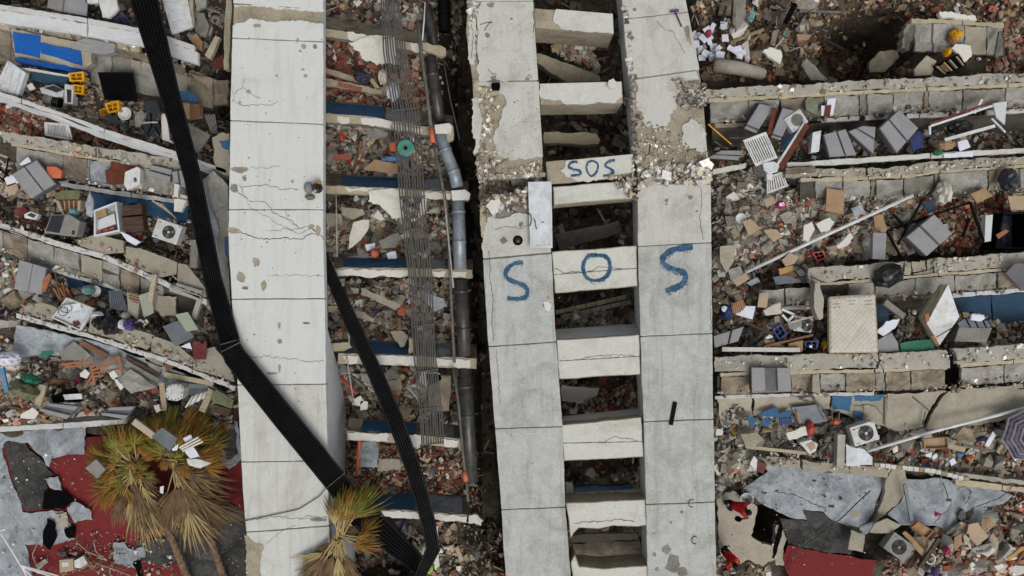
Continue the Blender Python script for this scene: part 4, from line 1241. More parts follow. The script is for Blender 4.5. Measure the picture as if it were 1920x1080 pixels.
t = mid_floor('third broken floor edge, with torn white plaster hanging from it',[(604,347),(740,352),(878,362)],15, ZM,[(640,746)],[(646,700,.2,.6),(700,760,.1,1),(790,845,.2,1)], grey=[(796,832)], hb=22)
plate('hanging_plaster',[(690,360,1.6),(752,354,1.6),(755,408,1.5),(735,410,1.5),(712,384,1.5),(690,378,1.55)],1,.08, 'plaster', t, ja=2.5, step=6)
plate('pipe_collar',[(845,357),(872,355),(882,362),(880,374),(848,376)], ZM + .3,.3, 'plaster', t, bevel=.03)
plate('hanging_plaster',[(790,374,1.4),(800,372,1.4),(795,400,.9),(784,410,.9)],1,.08, 'plaster', t, ja=2)
t = mid_floor('fourth broken floor edge, level with the large SOS',[(626,502),(760,502),(886,506)],16, ZM,[(644,758)],[(630,765,.25,1),(810,836,.25,1),(842,875,.2,.95)], grey=[(808,834)], hb=20)
t = mid_floor('fifth broken floor edge, long and mostly white',[(634,662),(760,666),(894,672)],20, ZM,[(612,660),(692,765)],[(644,672,.2,.9),(696,782,.1,.95),(818,882,.15,.95)], grey=[(820,845)], hb=26)
plate('concrete_piece',[(731,622,1.1),(752,620,1.1),(766,632,1.1),(758,650,1.3),(750,650,1.3)],0,.15, 'shelf_tan', t, ja=1.5)
plate('concrete_piece',[(766,635),(775,634),(776,660),(766,664)],1.4,.2, 'lip', t, ja=1)
plate('concrete_piece',[(611,645),(652,642),(660,652),(640,660),(618,656)],1.4,.25, 'lip', t, ja=1.5)
t = mid_floor('sixth broken floor edge, ending at the feet of the grey rods',[(650,808),(760,814),(865,822)],18, ZM,[(677,780)],[(652,730,.15,.9),(755,790,.0,1.3),(828,860,.2,.9)], grey=[(828,850)], hb=24)
plate('concrete_piece',[(655,784,1.0),(680,786,1.0),(676,804,1.3),(652,802,1.3)],0,.15, 'panel_brown', t, ja=1)
t = mid_floor('lowest broken floor edge, with a blue and a grey wall panel',[(688,953),(780,958),(880,966)],14, ZM - .3,[(694,776)],[(692,790,.2,1),(805,876,.2,1)], grey=[(800,866)], hb=34, drop=1.2)
plate('concrete_piece',[(868,968),(890,964),(906,976),(902,986),(876,980)],1.2,.2, 'plaster', t, ja=2)

# grit and broken bits lying on the ledges and at the foot of the panels
for k,(ln, x0, x1, o0, o1, z, n) in enumerate([(RB,1330,2000,2,20,1.3,260),(RB,1335,2000,52,70,.6,420),(RC,1480,2000,2,18,.95,200),(RC,1530,2000,48,68,.4,420),(RD,1520,2000,2,28,1.1,240),(RD,1430,2000,54,72,.58,300),(RE,1345,2000,2,28,1.15,240),(RE,1350,2000,58,78,.6,360),
        (L1,0,360,34,46,1.1,160),(L3,0,350,2,22,1.2,160),(L3,20,350,54,76,.55,320),(L4,0,380,-16,8,1.2,200),(L4,0,300,40,58,.55,240),(L5,40,440,-22,6,1.2,240)]):
    tt = seg(ln, x0, x1)
    poly = [(p[0], p[1] + o0) for p in tt] + [(p[0], p[1] + o1) for p in reversed(tt)]
    scatter('rubble', poly, n,(.02,.17),['conc', 'mixed', 'pale', 'mixed'][k % 4], 'loose grit lying along ' + ['the top of the longest right ledge', 'the foot of the longest right ledge', 'the top of the second right ledge', 'the foot of the second right ledge', 'the top of the third right ledge', 'the foot of the third right ledge', 'the top of the fourth right ledge', 'the foot of the fourth right ledge', 'the lip below the top left beam', 'the pale left ledge', 'the sill of the pale left ledge', 'the shelf under the left air conditioner', 'the panels under the left shelf', 'the shelf of the rubbish bags'][k],400 + k, on=z, power=2.6, lift=.1)

t = thing('fallen_wall', 'tan wall top along the upper edge of the cracked pale roof sheet', 'wall')
for k, q in enumerate([[(1418,856),(1500,862),(1502,880),(1436,872)],[(1504,862),(1590,872),(1592,888),(1506,881)],[(1594,872),(1668,880),(1664,896),(1594,889)]]):
    plate('coping', q,.12 - .02 * k,.5, 'shelf_tan', t, ja=1.8, step=7, seed=k)
scatter('rubble',[(1400,842),(1660,862),(1670,884),(1420,872)],240,(.02,.16), 'conc', 'grit on the tan wall top above the cracked roof sheet',420, on=.14, power=2.5, lift=.1)

# ================================================================== RUBBLE FIELDS
PAL['litter'] = [((196,197,200),2.5),((70,110,150),1),((150,44,44),.6),((60,130,126),.5),((190,150,60),.7),((90,60,130),.4),((170,130,92),3),((30,30,32),2),((180,60,100),.4)]
ZONES = [
    ('mixed',[(1340,345),(1480,320),(1560,372),(1720,372),(1720,470),(1500,505),(1400,560),(1340,540)],4200,(.04,.30), 'grey and red rubble heap crossed by the long white pipe, right of the ladder'),
    ('brick',[(1600,380),(1740,350),(1930,350),(2080,360),(2080,455),(1700,480),(1640,440)],2600,(.04,.26), 'red brick rubble around the black steel frame'),
    ('brick',[(1420,380),(1560,360),(1600,440),(1440,500)],900,(.04,.24), 'pinkish brick rubble under the long white pipe'),
    ('pale',[(1440,350),(1720,370),(1640,460),(1460,470)],420,(.04,.3), 'pale plaster pieces strewn around the long white pipe'),
    ('grey',[(1338,330),(1430,320),(1450,400),(1420,480),(1338,520)],1500,(.05,.34), 'grey concrete rubble along the right edge of the ladder'),
    ('brown',[(1290,-120),(2080,-120),(2080,60),(1900,130),(1690,70),(1600,45),(1530,150),(1310,150)],5200,(.04,.30), 'brown earth and rubble slope at the top right'),
    ('brown',[(1500,60),(1700,50),(1710,140),(1530,158)],900,(.05,.3), 'rubble falling into the dark pit at the top right'),
    ('brick',[(1840,40),(2080,40),(2080,140),(1850,140)],1300,(.04,.26), 'red and white rubble in the top right corner'),
    ('mixed',[(1340,228),(2080,200),(2080,300),(1340,312)],2400,(.04,.28), 'rubble under the ridged grey boxes on the right'),
    ('mixed',[(1340,530),(1470,520),(1560,570),(1940,600),(1940,655),(1340,665)],2200,(.05,.30), 'rubble and junk around the mattress on the right'),
    ('grey',[(1340,735),(1420,760),(1620,790),(1640,860),(1400,850),(1340,880)],1700,(.05,.32), 'grey rubble below the fourth ledge on the right'),
    ('mixed',[(1620,800),(1920,790),(2080,770),(2080,920),(1640,875)],2800,(.04,.28), 'rubble around the striped umbrella'),
    ('brick',[(1700,1000),(1850,985),(1900,930),(2080,940),(2080,1230),(1640,1230),(1660,1040)],4200,(.04,.28), 'red and beige rubble in the bottom right corner'),
    ('grey',[(1340,840),(1420,850),(1400,930),(1342,930)],600,(.05,.4), 'broken concrete beside the lower right ladder pier'),
    ('mixed',[(1342,1040),(1440,1060),(1470,1230),(1345,1230)],700,(.04,.25), 'rubble at the feet of the person in the orange shirt'),
    ('mixed',[(600,-120),(860,-120),(860,120),(600,60)],2000,(.04,.32), 'rubble at the top of the middle gap'),
    ('brick',[(600,80),(822,100),(832,240),(600,205)],1900,(.04,.30), 'brick rubble in the gap above the slate blue strip'),
    ('mixed',[(600,232),(830,250),(855,360),(600,345)],2100,(.04,.30), 'rubble in the gap around the teal spool'),
    ('mixed',[(600,370),(858,375),(866,500),(600,500)],2300,(.04,.32), 'rubble in the gap level with the large O'),
    ('mixed',[(605,525),(872,525),(880,665),(610,660)],2200,(.04,.34), 'rubble in the gap below the fourth broken floor'),
    ('mixed',[(620,685),(880,695),(880,815),(640,805)],1900,(.04,.32), 'rubble in the gap below the fifth broken floor'),
    ('brick',[(640,830),(890,840),(900,960),(660,950)],2600,(.03,.24), 'fine brick rubble in the gap above the lowest broken floor'),
    ('mixed',[(600,975),(940,985),(960,1230),(560,1230)],2600,(.04,.30), 'dark rubble at the bottom of the middle gap'),
    ('dark',[(856,0),(895,0),(930,700),(945,1080),(880,1080),(880,400)],220,(.08,.35), 'debris coloured dark for the shade at the bottom of the narrow chasm'),  # dark palette puts the chasm's shade into the debris colour
    ('brick',[(-120,185),(60,205),(340,300),(345,312),(0,262),(-120,240)],2000,(.04,.24), 'brick rubble under the slanting white beam, left'),
    ('mixed',[(-120,100),(20,110),(250,180),(420,260),(420,320),(200,240),(-120,150)],1700,(.04,.26), 'rubble around the yellow crates'),
    ('mixed',[(-120,-120),(425,-120),(430,200),(380,200),(340,90),(-120,0)],1600,(.05,.3), 'rubble above the top left beam'),
    ('mixed',[(-120,290),(60,310),(170,350),(350,420),(390,540),(200,470),(-120,410)],2200,(.04,.28), 'rubble around the air conditioner on the left'),
    ('mixed',[(-120,480),(60,490),(200,550),(390,560),(430,680),(200,620),(-120,600)],2400,(.04,.30), 'rubble around the rubbish bags on the left'),
    ('mixed',[(-120,650),(60,660),(220,690),(430,740),(440,830),(330,840),(240,780),(-120,800)],3600,(.04,.30), 'rubble around the broken wooden chair'),
    ('grey',[(0,640),(60,650),(60,700),(0,720)],300,(.06,.35), 'pale concrete rubble at the left edge'),
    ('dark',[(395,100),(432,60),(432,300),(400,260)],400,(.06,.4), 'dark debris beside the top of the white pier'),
    ('mixed',[(385,420),(430,450),(440,760),(400,640)],500,(.06,.3), 'debris wedged against the white pier'),
    ('mixed',[(330,1000),(460,900),(475,1230),(330,1230)],1300,(.03,.22), 'rubble under the palm trunks'),
]
for i,(pal, poly, n, sz, lab) in enumerate(ZONES):
    scatter('rubble', poly, int(n * 1.1), sz, pal, lab,100 + i)
scatter('litter',[(1340,0),(1900,0),(1920,1080),(1700,1080),(1640,860),(1345,860)],700,(.05,.22), 'litter', 'small coloured litter strewn over the right-hand rubble',200, zoff=.08, flat=.4, power=1.5)
scatter('litter',[(0,200),(420,330),(430,780),(0,790)],420,(.05,.22), 'litter', 'small coloured litter strewn over the left-hand rubble',201, zoff=.08, flat=.4, power=1.5)
scatter('litter',[(610,0),(860,0),(880,950),(650,950)],320,(.05,.2), 'litter', 'small coloured litter strewn along the middle gap',202, zoff=.08, flat=.4, power=1.5)
scatter('litter',[(150,980),(330,1030),(460,900),(470,1080),(20,1080)],160,(.02,.08), 'pale', 'pale crumbs on the red floor',203, on=-.38, zoff=.0)
scatter('litter',[(0,820),(160,860),(160,1000),(330,1000),(330,1080),(0,1080)],300,(.02,.09), 'conc', 'grit and flakes over the torn membrane, bottom left',205, on=-.3, power=3, lift=.1)
scatter('litter',[(1350,900),(1640,890),(1880,940),(1700,985),(1600,1070),(1350,1070)],260,(.02,.08), 'grey', 'grit and flakes over the cracked roof sheet, bottom right',206, on=-.2, power=3, lift=.1)
scatter('rubble',[(130,1010),(330,1030),(330,1080),(60,1080)],260,(.03,.2), 'mixed', 'small rubble on the red floor at the bottom left',207, on=-.42, power=2.5)
scatter('litter',[(1400,880),(1640,900),(1600,1070),(1480,1070)],90,(.02,.07), 'dark', 'dark crumbs on the pale roof sheet',204, on=-.22)
# larger single pieces
CH = ['chunk_grey', 'chunk_grey', 'chunk_tan', 'chunk_white', 'chunk_dark']
for i,(poly, n, kind) in enumerate([
    ([(1340,345),(1700,372),(1700,470),(1380,545)],46, 'concrete_chunk'),([(1300,0),(1530,0),(1530,140),(1330,140)],30, 'concrete_chunk'),([(1700,1000),(1900,950),(1920,1080),(1680,1080)],38, 'concrete_chunk'),
    ([(1640,800),(1880,800),(1900,880),(1650,870)],34, 'concrete_chunk'),([(1350,780),(1600,800),(1600,860),(1350,850)],22, 'concrete_chunk'),([(610,380),(800,380),(820,490),(630,490)],24, 'concrete_chunk'),
    ([(620,690),(850,700),(850,800),(650,795)],22, 'concrete_chunk'),([(610,240),(800,250),(800,340),(610,335)],18, 'concrete_chunk'),([(0,640),(420,750),(420,800),(0,790)],36, 'concrete_chunk'),([(0,480),(120,500),(120,570),(0,570)],14, 'concrete_chunk'),
    ([(620,990),(930,1000),(940,1075),(640,1075)],16, 'concrete_chunk'),
    ([(1350,350),(1720,372),(1700,470),(1400,530)],34, 'brick'),([(1640,380),(1900,370),(1900,460),(1650,460)],34, 'brick'),([(1640,830),(1880,810),(1880,880),(1650,870)],22, 'brick'),([(1720,1000),(1910,960),(1910,1075),(1680,1075)],36, 'brick'),
    ([(610,140),(780,150),(780,195),(610,190)],14, 'brick'),([(630,430),(820,430),(820,490),(630,490)],16, 'brick'),([(620,550),(880,560),(880,640),(620,640)],18, 'brick'),([(650,700),(860,700),(850,790),(660,790)],16, 'brick'),([(690,850),(870,850),(880,930),(700,930)],18, 'brick'),
    ([(0,200),(300,290),(300,300),(0,250)],14, 'brick'),([(0,480),(110,500),(110,580),(0,580)],16, 'brick'),([(0,700),(250,720),(250,780),(0,790)],18, 'brick'),
    ([(1345,340),(1720,375),(1660,465),(1360,530)],60, 'plasterboard'),([(1660,840),(1900,830),(1910,880),(1660,870)],14, 'plasterboard'),([(1720,1000),(1910,970),(1910,1075),(1700,1075)],26, 'plasterboard'),([(0,690),(430,760),(430,800),(0,790)],26, 'plasterboard'),([(640,380),(820,390),(820,490),(640,490)],10, 'plasterboard'),([(640,690),(830,700),(830,790),(650,790)],14, 'plasterboard'),
    ([(1350,560),(1550,580),(1550,650),(1350,650)],20, 'wood_scrap'),([(1350,0),(1700,0),(1600,140),(1340,140)],12, 'wood_scrap'),([(0,670),(430,740),(430,800),(0,790)],30, 'wood_scrap'),([(0,320),(180,370),(160,450),(0,410)],16, 'wood_scrap'),([(1680,1000),(1910,970),(1910,1075),(1680,1075)],14, 'wood_scrap'),([(620,120),(800,130),(800,340),(620,320)],12, 'wood_scrap'),
    ([(640,990),(900,990),(930,1080),(650,1080)],14, 'wood_scrap')]):
    mats = {'concrete_chunk': CH, 'brick': ['brick_red', 'brick_red', 'brick_orange', 'chunk_tan'], 'plasterboard': ['chunk_white', 'chunk_grey', 'chunk_grey', 'cardboard_pale', 'chunk_tan'], 'wood_scrap': ['wood_pale', 'wood_brown', 'wood_dark', 'pipe_grey']}[kind]
    pieces(kind, poly, n, mats,(.6,2.9 if kind == 'concrete_chunk' else 2.0) if kind != 'brick' else (.6,1.05),300 + i,.12)

# ================================================================== BUILDERS FOR THINGS
def quad_uv(q, u, v, z=None):
    """point inside a pixel quad a,b,c,d (u along a-b, v along a-d); corners may carry their own z"""
    def L(i):
        a, b, cc, d = [(p[i] if len(p) > i else z) for p in q]
        return a * (1 - u) * (1 - v) + b * u * (1 - v) + cc * u * v + d * (1 - u) * v
    return (L(0), L(1), L(2))

def sub_quad(q, u0, u1, v0, v1, z, dz=0.0):
    r = [quad_uv(q, u, v, z) for u, v in ((u0, v0),(u1, v0),(u1, v1),(u0, v1))]
    return [(p[0], p[1], p[2] + dz) for p in r]

def qz(q, z):
    return [(p[0], p[1], p[2] if len(p) > 2 else z) for p in q]

def ridged(label, q, z, d=.45, mat='foam_grey', rec=.10, splits=(.42,.56), group='ridged grey boxes', dark='foam_dark'):
    """grey moulded box with a sunken channel between two raised blocks"""
    t = thing('ridged_box', label, 'box', group=group)
    q = qz(q, z)
    MB().prism(poly3(sub_quad(q,0,1,0,1, z,-rec), z), d).build('base', dark, t, bevel=.015)
    MB().prism(poly3(sub_quad(q,.0, splits[0],0,1, z), z), rec + .02).build('raised_block', mat, t, bevel=.02)
    MB().prism(poly3(sub_quad(q, splits[1],1,0,1, z), z), rec + .02).build('raised_block', mat, t, bevel=.02)
    return t

def slatted(name, label, cat, q, n, z, mat, frame=.08, fill=.55, d=.05, along='v', group=None, slat='slat', framew=True, endw=None):
    t = thing(name, label, cat, group=group)
    q = qz(q, z)
    e = endw if endw is not None else frame
    if framew:
        for a in ((0, frame,0,1),(1 - frame,1,0,1),(frame,1 - frame,0, e),(frame,1 - frame,1 - e,1)):
            MB().prism(poly3(sub_quad(q, *a, z), z), d).build('frame_bar', mat, t)
    lo, hi = frame,1 - frame
    for i in range(n):
        a = lo + (hi - lo) * (i + .5 - fill / 2) / n
        b = lo + (hi - lo) * (i + .5 + fill / 2) / n
        s = (a, b, e,1 - e) if along == 'v' else (e,1 - e, a, b)
        MB().prism(poly3(sub_quad(q, *s, z,-.008), z), d * .8).build(slat, mat, t)
    return t

def open_box(name, label, cat, q, z, h, mat, inner=None, wall=.05, group=None, slots=0):
    """box without a lid: floor and four walls, optional slots in the walls"""
    t = thing(name, label, cat, group=group)
    q = qz(q, z)
    w = wall
    for a in ((0,1,0, w),(0,1,1 - w,1),(0, w, w,1 - w),(1 - w,1, w,1 - w)):
        s = sub_quad(q, *a, z)
        if slots:
            hh = h / (slots * 2 - 1)
            for k in range(slots):
                MB().prism(poly3([(p[0], p[1], p[2] - 2 * k * hh) for p in s], z), hh).build('side_bar', mat, t)
            for m in (0,.46,.92):
                u0, u1, v0, v1 = a
                if u1 - u0 > v1 - v0:
                    s2 = sub_quad(q, u0 + (u1 - u0) * m, u0 + (u1 - u0) * (m + .08), v0, v1, z,-.004)
                else:
                    s2 = sub_quad(q, u0, u1, v0 + (v1 - v0) * m, v0 + (v1 - v0) * (m + .08), z,-.004)
                MB().prism(poly3(s2, z), h - .01).build('post', mat, t)
        else:
            MB().prism(poly3(s, z), h).build('side', mat, t)
    MB().prism(poly3(sub_quad(q, w,1 - w, w,1 - w, z,-h + .03), z),.02).build('floor', inner or mat, t)
    return t

def bar(name, label, cat, a, b, w, mat, z=.8, thick=.06, group=None, parent=None, bevel=0.0):
    """plank between two pixel points (each may carry z), width in px"""
    za = a[2] if len(a) > 2 else z
    zb = b[2] if len(b) > 2 else z
    dx, dy = b[0] - a[0], b[1] - a[1]
    L = math.hypot(dx, dy)
    nx, ny = -dy / L * w / 2, dx / L * w / 2
    q = [(a[0] + nx, a[1] + ny, za),(b[0] + nx, b[1] + ny, zb),(b[0] - nx, b[1] - ny, zb),(a[0] - nx, a[1] - ny, za)]
    o = MB().prism(poly3(q, z), thick).build(name, mat, parent, bevel)
    if parent is None:
        tag(o, label, cat, group, 'thing')
    return o

def pipe(name, label, cat, pts, r, mat, z=.8, n=10, group=None, parent=None, smooth=True):
    o = MB().tube([P(p[0], p[1], p[2] if len(p) > 2 else z) for p in pts], M(r, z), n).build(name, mat, parent, smooth=smooth)
    if parent is None:
        tag(o, label, cat, group, 'thing')
    return o

def cable(label, ctrl, mat='cable_black', r=.014, z=.5, name='cable', parent=None, cat='cable'):
    p = []
    for i in range(len(ctrl) - 1):
        for k in range(6):
            f = k / 6
            p.append(tuple(ctrl[i][d] + (ctrl[i + 1][d] - ctrl[i][d]) * f for d in range(2)) + ((ctrl[i][2] if len(ctrl[i]) > 2 else z) * (1 - f) + (ctrl[i + 1][2] if len(ctrl[i + 1]) > 2 else z) * f,))
    p.append(ctrl[-1] if len(ctrl[-1]) > 2 else (*ctrl[-1], z))
    sm = [p[0]] + [tuple((p[i - 1][d] + 2 * p[i][d] + p[i + 1][d]) / 4 for d in range(3)) for i in range(1, len(p) - 1)] + [p[-1]]
    o = MB().tube([P(*q) for q in sm], r,5).build(name, mat, parent, smooth=True)
    if parent is None:
        tag(o, label, cat, None, 'thing')
    return o

def blob(name, label, cat, px, py, z, rx, ry, rz, mat, seed=0, amp=.28, freq=2.6, rot=0, group=None, sub=3, parent=None):
    """crumpled bag or cloth: a sphere pushed about by ridged noise; rx, ry in px, rz in metres"""
    bm = bmesh.new()
    bmesh.ops.create_icosphere(bm, subdivisions=sub, radius=1)
    off = Vector((seed * 3.1, seed * 1.7, seed * .9))
    for v in bm.verts:
        d = v.co.normalized()
        n1 = mnoise.noise(d * freq + off)
        n2 = 1 - abs(mnoise.noise(d * freq * 2.3 + off))
        v.co = d * (1 + amp * n1 + amp * .55 * (n2 - .6))
        if v.co.z < -.5:
            v.co.z = -.5
    me = bpy.data.meshes.new(name)
    bm.to_mesh(me)
    bm.free()
    me.materials.append(MATS[mat])
    o = link(name, me, parent)
    o.location = P(px, py, z + rz * .5)
    o.scale = (M(rx, z), M(ry, z), rz)
    o.rotation_euler = (0,0, rot)
    if parent is None:
        tag(o, label, cat, group, 'thing')
    return o

def cyl(parent, name, x, y, z0, z1, r, mat, n=20, r2=None):
    return MB().lathe([(r, z0),(r2 or r, z1)], n, Matrix.Translation((x, y,0))).build(name, mat, parent)

def ac_unit(label, px, py, z, rot, w=.84, h=.6, d=.32, mat='ac_white', fan='ac_dark', hub='ac_grey', tilt=(0,0), fx=.17, fr=.235, cat='air conditioner'):
    t = thing('air_conditioner', label, cat, P(px, py, z), rot, 'outdoor air conditioner units', tilt)
    b = MB()
    b.box(0,0,-d / 2, w, h, d)
    b.build('casing', mat, t, bevel=.02)
    o = MB().lathe([(fr * 1.06,.001),(fr * 1.06,.012),(fr,.012),(fr,.003),(0,.003)],28, Matrix.Translation((w * fx,0,0))).build('fan_opening',[fan, mat][0], t)
    for k in range(3):
        a = k * 2.094 + .3
        p = [Vector((w * fx + math.cos(a + s) * rr * fr, math.sin(a + s) * rr * fr,.008)) for s, rr in ((-.1,.2),(.1,.2),(.5,.92),(0.05,.95),(-.25,.85))]
        MB().prism(p,.003).build('fan_blade', hub, o)
    for rr in (.35,.5,.65,.8,.95):
        n = 28
        b = MB()
        b.tube([Vector((w * fx + math.cos(2 * math.pi * q / n) * rr * fr, math.sin(2 * math.pi * q / n) * rr * fr,.02)) for q in range(n + 1)],.005,4, False)
        b.build('grille_ring', fan, t)
    for q in range(8):
        a = q * math.pi / 4
        MB().tube([Vector((w * fx + math.cos(a) * fr * .2, math.sin(a) * fr * .2,.022)), Vector((w * fx + math.cos(a) * fr * 1.02, math.sin(a) * fr * 1.02,.016))],.004,4).build('grille_spoke', fan, t)
    MB().lathe([(fr * .2,.01),(fr * .2,.028),(0,.03)],16, Matrix.Translation((w * fx,0,0))).build('hub', mat if fan == 'ac_dark' else hub, t)
    MB().box(-w * .36, h * .34,.001, w * .1,.03,.006).build('badge', fan, t)
    MB().box(-w * .36,-h * .38,.001, w * .14,.02,.006).build('vent_slot', fan, t)
    MB().box(w * .42, h * .43,.001, w * .1,.02,.006).build('vent_slot', fan, t)
    for s in (-1,1):
        MB().box(s * w * .3,-h / 2 - .015,-d / 2,.06,.03, d * 1.1).build('foot', fan, t)
    return t

def bucket(label, px, py, z, r, h, mat, rim=None, lean=(0,0), name='bucket', cat='bucket'):
    t = thing(name, label, cat, P(px, py, z),0, None, lean)
    MB().lathe([(r * .8,0),(r, h),(r * 1.06, h),(r * 1.06, h - .02),(r * .93, h - .025),(r * .74,.02),(0,.02)],24).build('shell', mat, t, smooth=False)
    n = 20
    MB().tube([Vector((math.cos(math.pi * q / n) * r * 1.05, math.sin(math.pi * q / n) * r * .5, h - .03 + .01)) for q in range(n + 1)],.006,5, False).build('handle', rim or 'wire_light', t)
    return t

# ================================================================== LONG BLACK TRAYS, RODS, PIPES
def offset_path(path, d):
    out = []
    for i, p in enumerate(path):
        a, b = path[max(i - 1,0)], path[min(i + 1, len(path) - 1)]
        dx, dy = b[0] - a[0], b[1] - a[1]
        L = math.hypot(dx, dy) or 1
        out.append((p[0] - dy / L * d, p[1] + dx / L * d, p[2]))
    return out

def tray(label, path, width, nrib, ribw, base=True, rib_mat='tray_rib', base_mat='black_matte', rails=True, name='cable_tray', ties=()):
    t = thing(name, label, 'cable tray')
    W = width if isinstance(width, list) else [width] * len(path)
    def side(f):
        out = []
        for i, p in enumerate(path):
            q = offset_path(path, W[i] * f)[i]
            out.append(q)
        return out
    if base:
        L, R = side(-.5), side(.5)
        b = MB()
        n = len(L)
        vs = [P(*p) for p in L] + [P(*p) for p in R]
        vs += [v - Vector((0,0,.05)) for v in vs]
        fs = []
        for i in range(n - 1):
            fs += [(i, i + 1, i + 1 + n, i + n),(i + 2 * n, i + 3 * n, i + 1 + 3 * n, i + 1 + 2 * n),(i, i + 2 * n, i + 1 + 2 * n, i + 1),(i + n, i + n + 1, i + 3 * n + 1, i + 3 * n)]
        fs += [(0, n,3 * n,2 * n),(n - 1,3 * n - 1,4 * n - 1,2 * n - 1)]
        b.add(vs, fs).build('tray_floor', base_mat, t)
    for k in range(nrib):
        f = -.5 + (k + .5) / nrib
        c_ = side(f)
        MB().tube([P(p[0], p[1], p[2] + .02) for p in c_], M(ribw / 2,2.5),4).build('rib', rib_mat, t)
    if rails:
        for f in (-.5,.5):
            MB().tube([P(p[0], p[1], p[2] + .04) for p in side(f)], M(1.6,2.5),4).build('rail', rib_mat, t)
    for i, j in ties:
        a = [path[i][d] + (path[i + 1][d] - path[i][d]) * j for d in range(3)]
        dx, dy = path[i + 1][0] - path[i][0], path[i + 1][1] - path[i][1]
        L = math.hypot(dx, dy)
        w = W[i] * .5 + 1
        for q in range(13):
            f = -1 + q / 6
            o = MB().lathe([(.022,0),(.016,.03),(0,.035)],6, Matrix.Translation(P(a[0] - dy / L * w * f, a[1] + dx / L * w * f, a[2] + .06))).build('rivet', 'pipe_grey', t)
    return t
A1 = [(262,-120,2.3),(270,0,2.4),(318,175,2.5),(362,335,2.6),(398,520,2.9),(432,645,3.25)]
tray('broad black cable tray running from the top left down to the white pier', A1,[52,50,35,31,32,36],8,1.6, ties=((0,.9),(4,.97)))
A2 = [(426,640,3.28),(440,668,3.28),(530,780,3.3),(632,905,3.25),(660,945,2.7)]
tray('black ribbed tray lying diagonally across the white pier', A2,[34,41,43,43,42],9,1.7, ties=((0,.4),(2,.97)))
A3 = [(648,930,1.9),(700,985,1.2),(770,1045,.9),(800,1075,.7)]
tray('black tray end falling into the rubble beyond the small palm', A3,[60,52,34,26],7,2.0)
B1 = [(604,470,2.0),(622,520,2.0),(662,610,2.1),(706,705,2.1),(742,790,2.2),(775,880,2.2),(802,975,2.2),(812,1030,2.1),(790,1075,1.8),(765,1130,1.4)]
tray('narrow black ladder tray curving down the middle gap to the lime bag', B1,[12,20,25,27,28,27,25,25,18,18],6,2.4)
# bare rods of a fallen screen
t = thing('rod_screen', 'screen of thin grey parallel rods hanging down the middle gap', 'rod screen')
C_L = [(710,-110,2.3),(713,0,2.3),(722,100,2.25),(736,210,2.2),(745,300,2.2),(752,380,2.2),(765,520,2.15),(778,660,2.15),(788,780,2.1),(790,832,2.1)]
C_R = [(740,-110,2.3),(744,0,2.3),(764,100,2.25),(782,210,2.2),(792,300,2.2),(797,380,2.2),(806,520,2.15),(818,660,2.15),(828,780,2.1),(830,832,2.1)]
for k in range(10):
    f = k / 9
    rr = random.Random(k)
    pth = []
    for i,(a, b) in enumerate(zip(C_L, C_R)):
        q = [a[d] + (b[d] - a[d]) * f for d in range(3)]
        pth.append(P(q[0] + rr.uniform(-.8,.8) + 2.2 * math.sin(i * 2.4), q[1], q[2]))
    MB().tube(pth,.025,5).build('rod', 'rod_metal', t)
for y in (69,205,370,430,545,610,695,765,832):
    i = max(k for k in range(len(C_L) - 1) if C_L[k][1] <= y)
    f = (y - C_L[i][1]) / (C_L[i + 1][1] - C_L[i][1])
    a = [C_L[i][d] + (C_L[i + 1][d] - C_L[i][d]) * f for d in range(3)]
    b = [C_R[i][d] + (C_R[i + 1][d] - C_R[i][d]) * f for d in range(3)]
    MB().tube([P(a[0] - 1, a[1] + 3, a[2] + .03), P(b[0] + 1, b[1] - 3, b[2] + .03)],.024,5).build('cross_bar', 'rod_metal', t)

def duct(label, pts, r, mat, collars=(), cat='duct'):
    t = thing('duct', label, cat)
    MB().tube([P(*p) for p in pts],[M(q,1.2) for q in r] if isinstance(r,(list, tuple)) else M(r,1.2),16).build('shell', mat, t, smooth=True)
    rr = r[0] if isinstance(r,(list, tuple)) else r
    for a in collars:
        i, f = a
        p = [pts[i][d] + (pts[i + 1][d] - pts[i][d]) * f for d in range(3)]
        d = (P(*pts[i + 1]) - P(*pts[i])).normalized()
        MB().tube([P(*p) - d * .05, P(*p) + d * .05], M(rr * 1.07,1.2),16).build('seam_ring', mat, t, smooth=True)
    return t
duct('black upper duct beside the chasm at the top',[(806,95,1.0),(816,170,1.0),(826,236,1.1)],10.5, 'galv_dark',((0,.6),))
duct('black ribbed duct at the very top of the chasm',[(826,-80,.6),(832,0,.6),(834,60,.6)],12, 'black_metal',((0,.5),(1,.5)))
duct('dark short duct left of the top of the chasm',[(800,10,.4),(810,60,.4),(816,95,.5)],9, 'galv_dark')
duct('shiny galvanised elbow duct below the second floor edge',[(822,244,1.5),(838,290,1.5),(852,325,1.5),(858,352,1.5)],11.5, 'galv',((0,.8),(1,.9)))
duct('shiny galvanised straight duct level with the large SOS',[(859,374,1.5),(861,440,1.5),(863,506,1.5)],12, 'galv',((0,.35),(1,.2)))
duct('half blackened duct below the fourth floor edge',[(864,524,1.4),(868,600,1.4),(871,668,1.4)],12.5, 'galv_dark',((0,.3),(1,.25)))
duct('dull grey duct below the fifth floor edge',[(872,690,1.3),(877,790,1.3),(884,903,1.3)],13, 'galv_dark',((0,.35),(0,.9)))
t = thing('thin_pipe', 'thin grey pipe with two red couplings running down the middle gap', 'pipe')
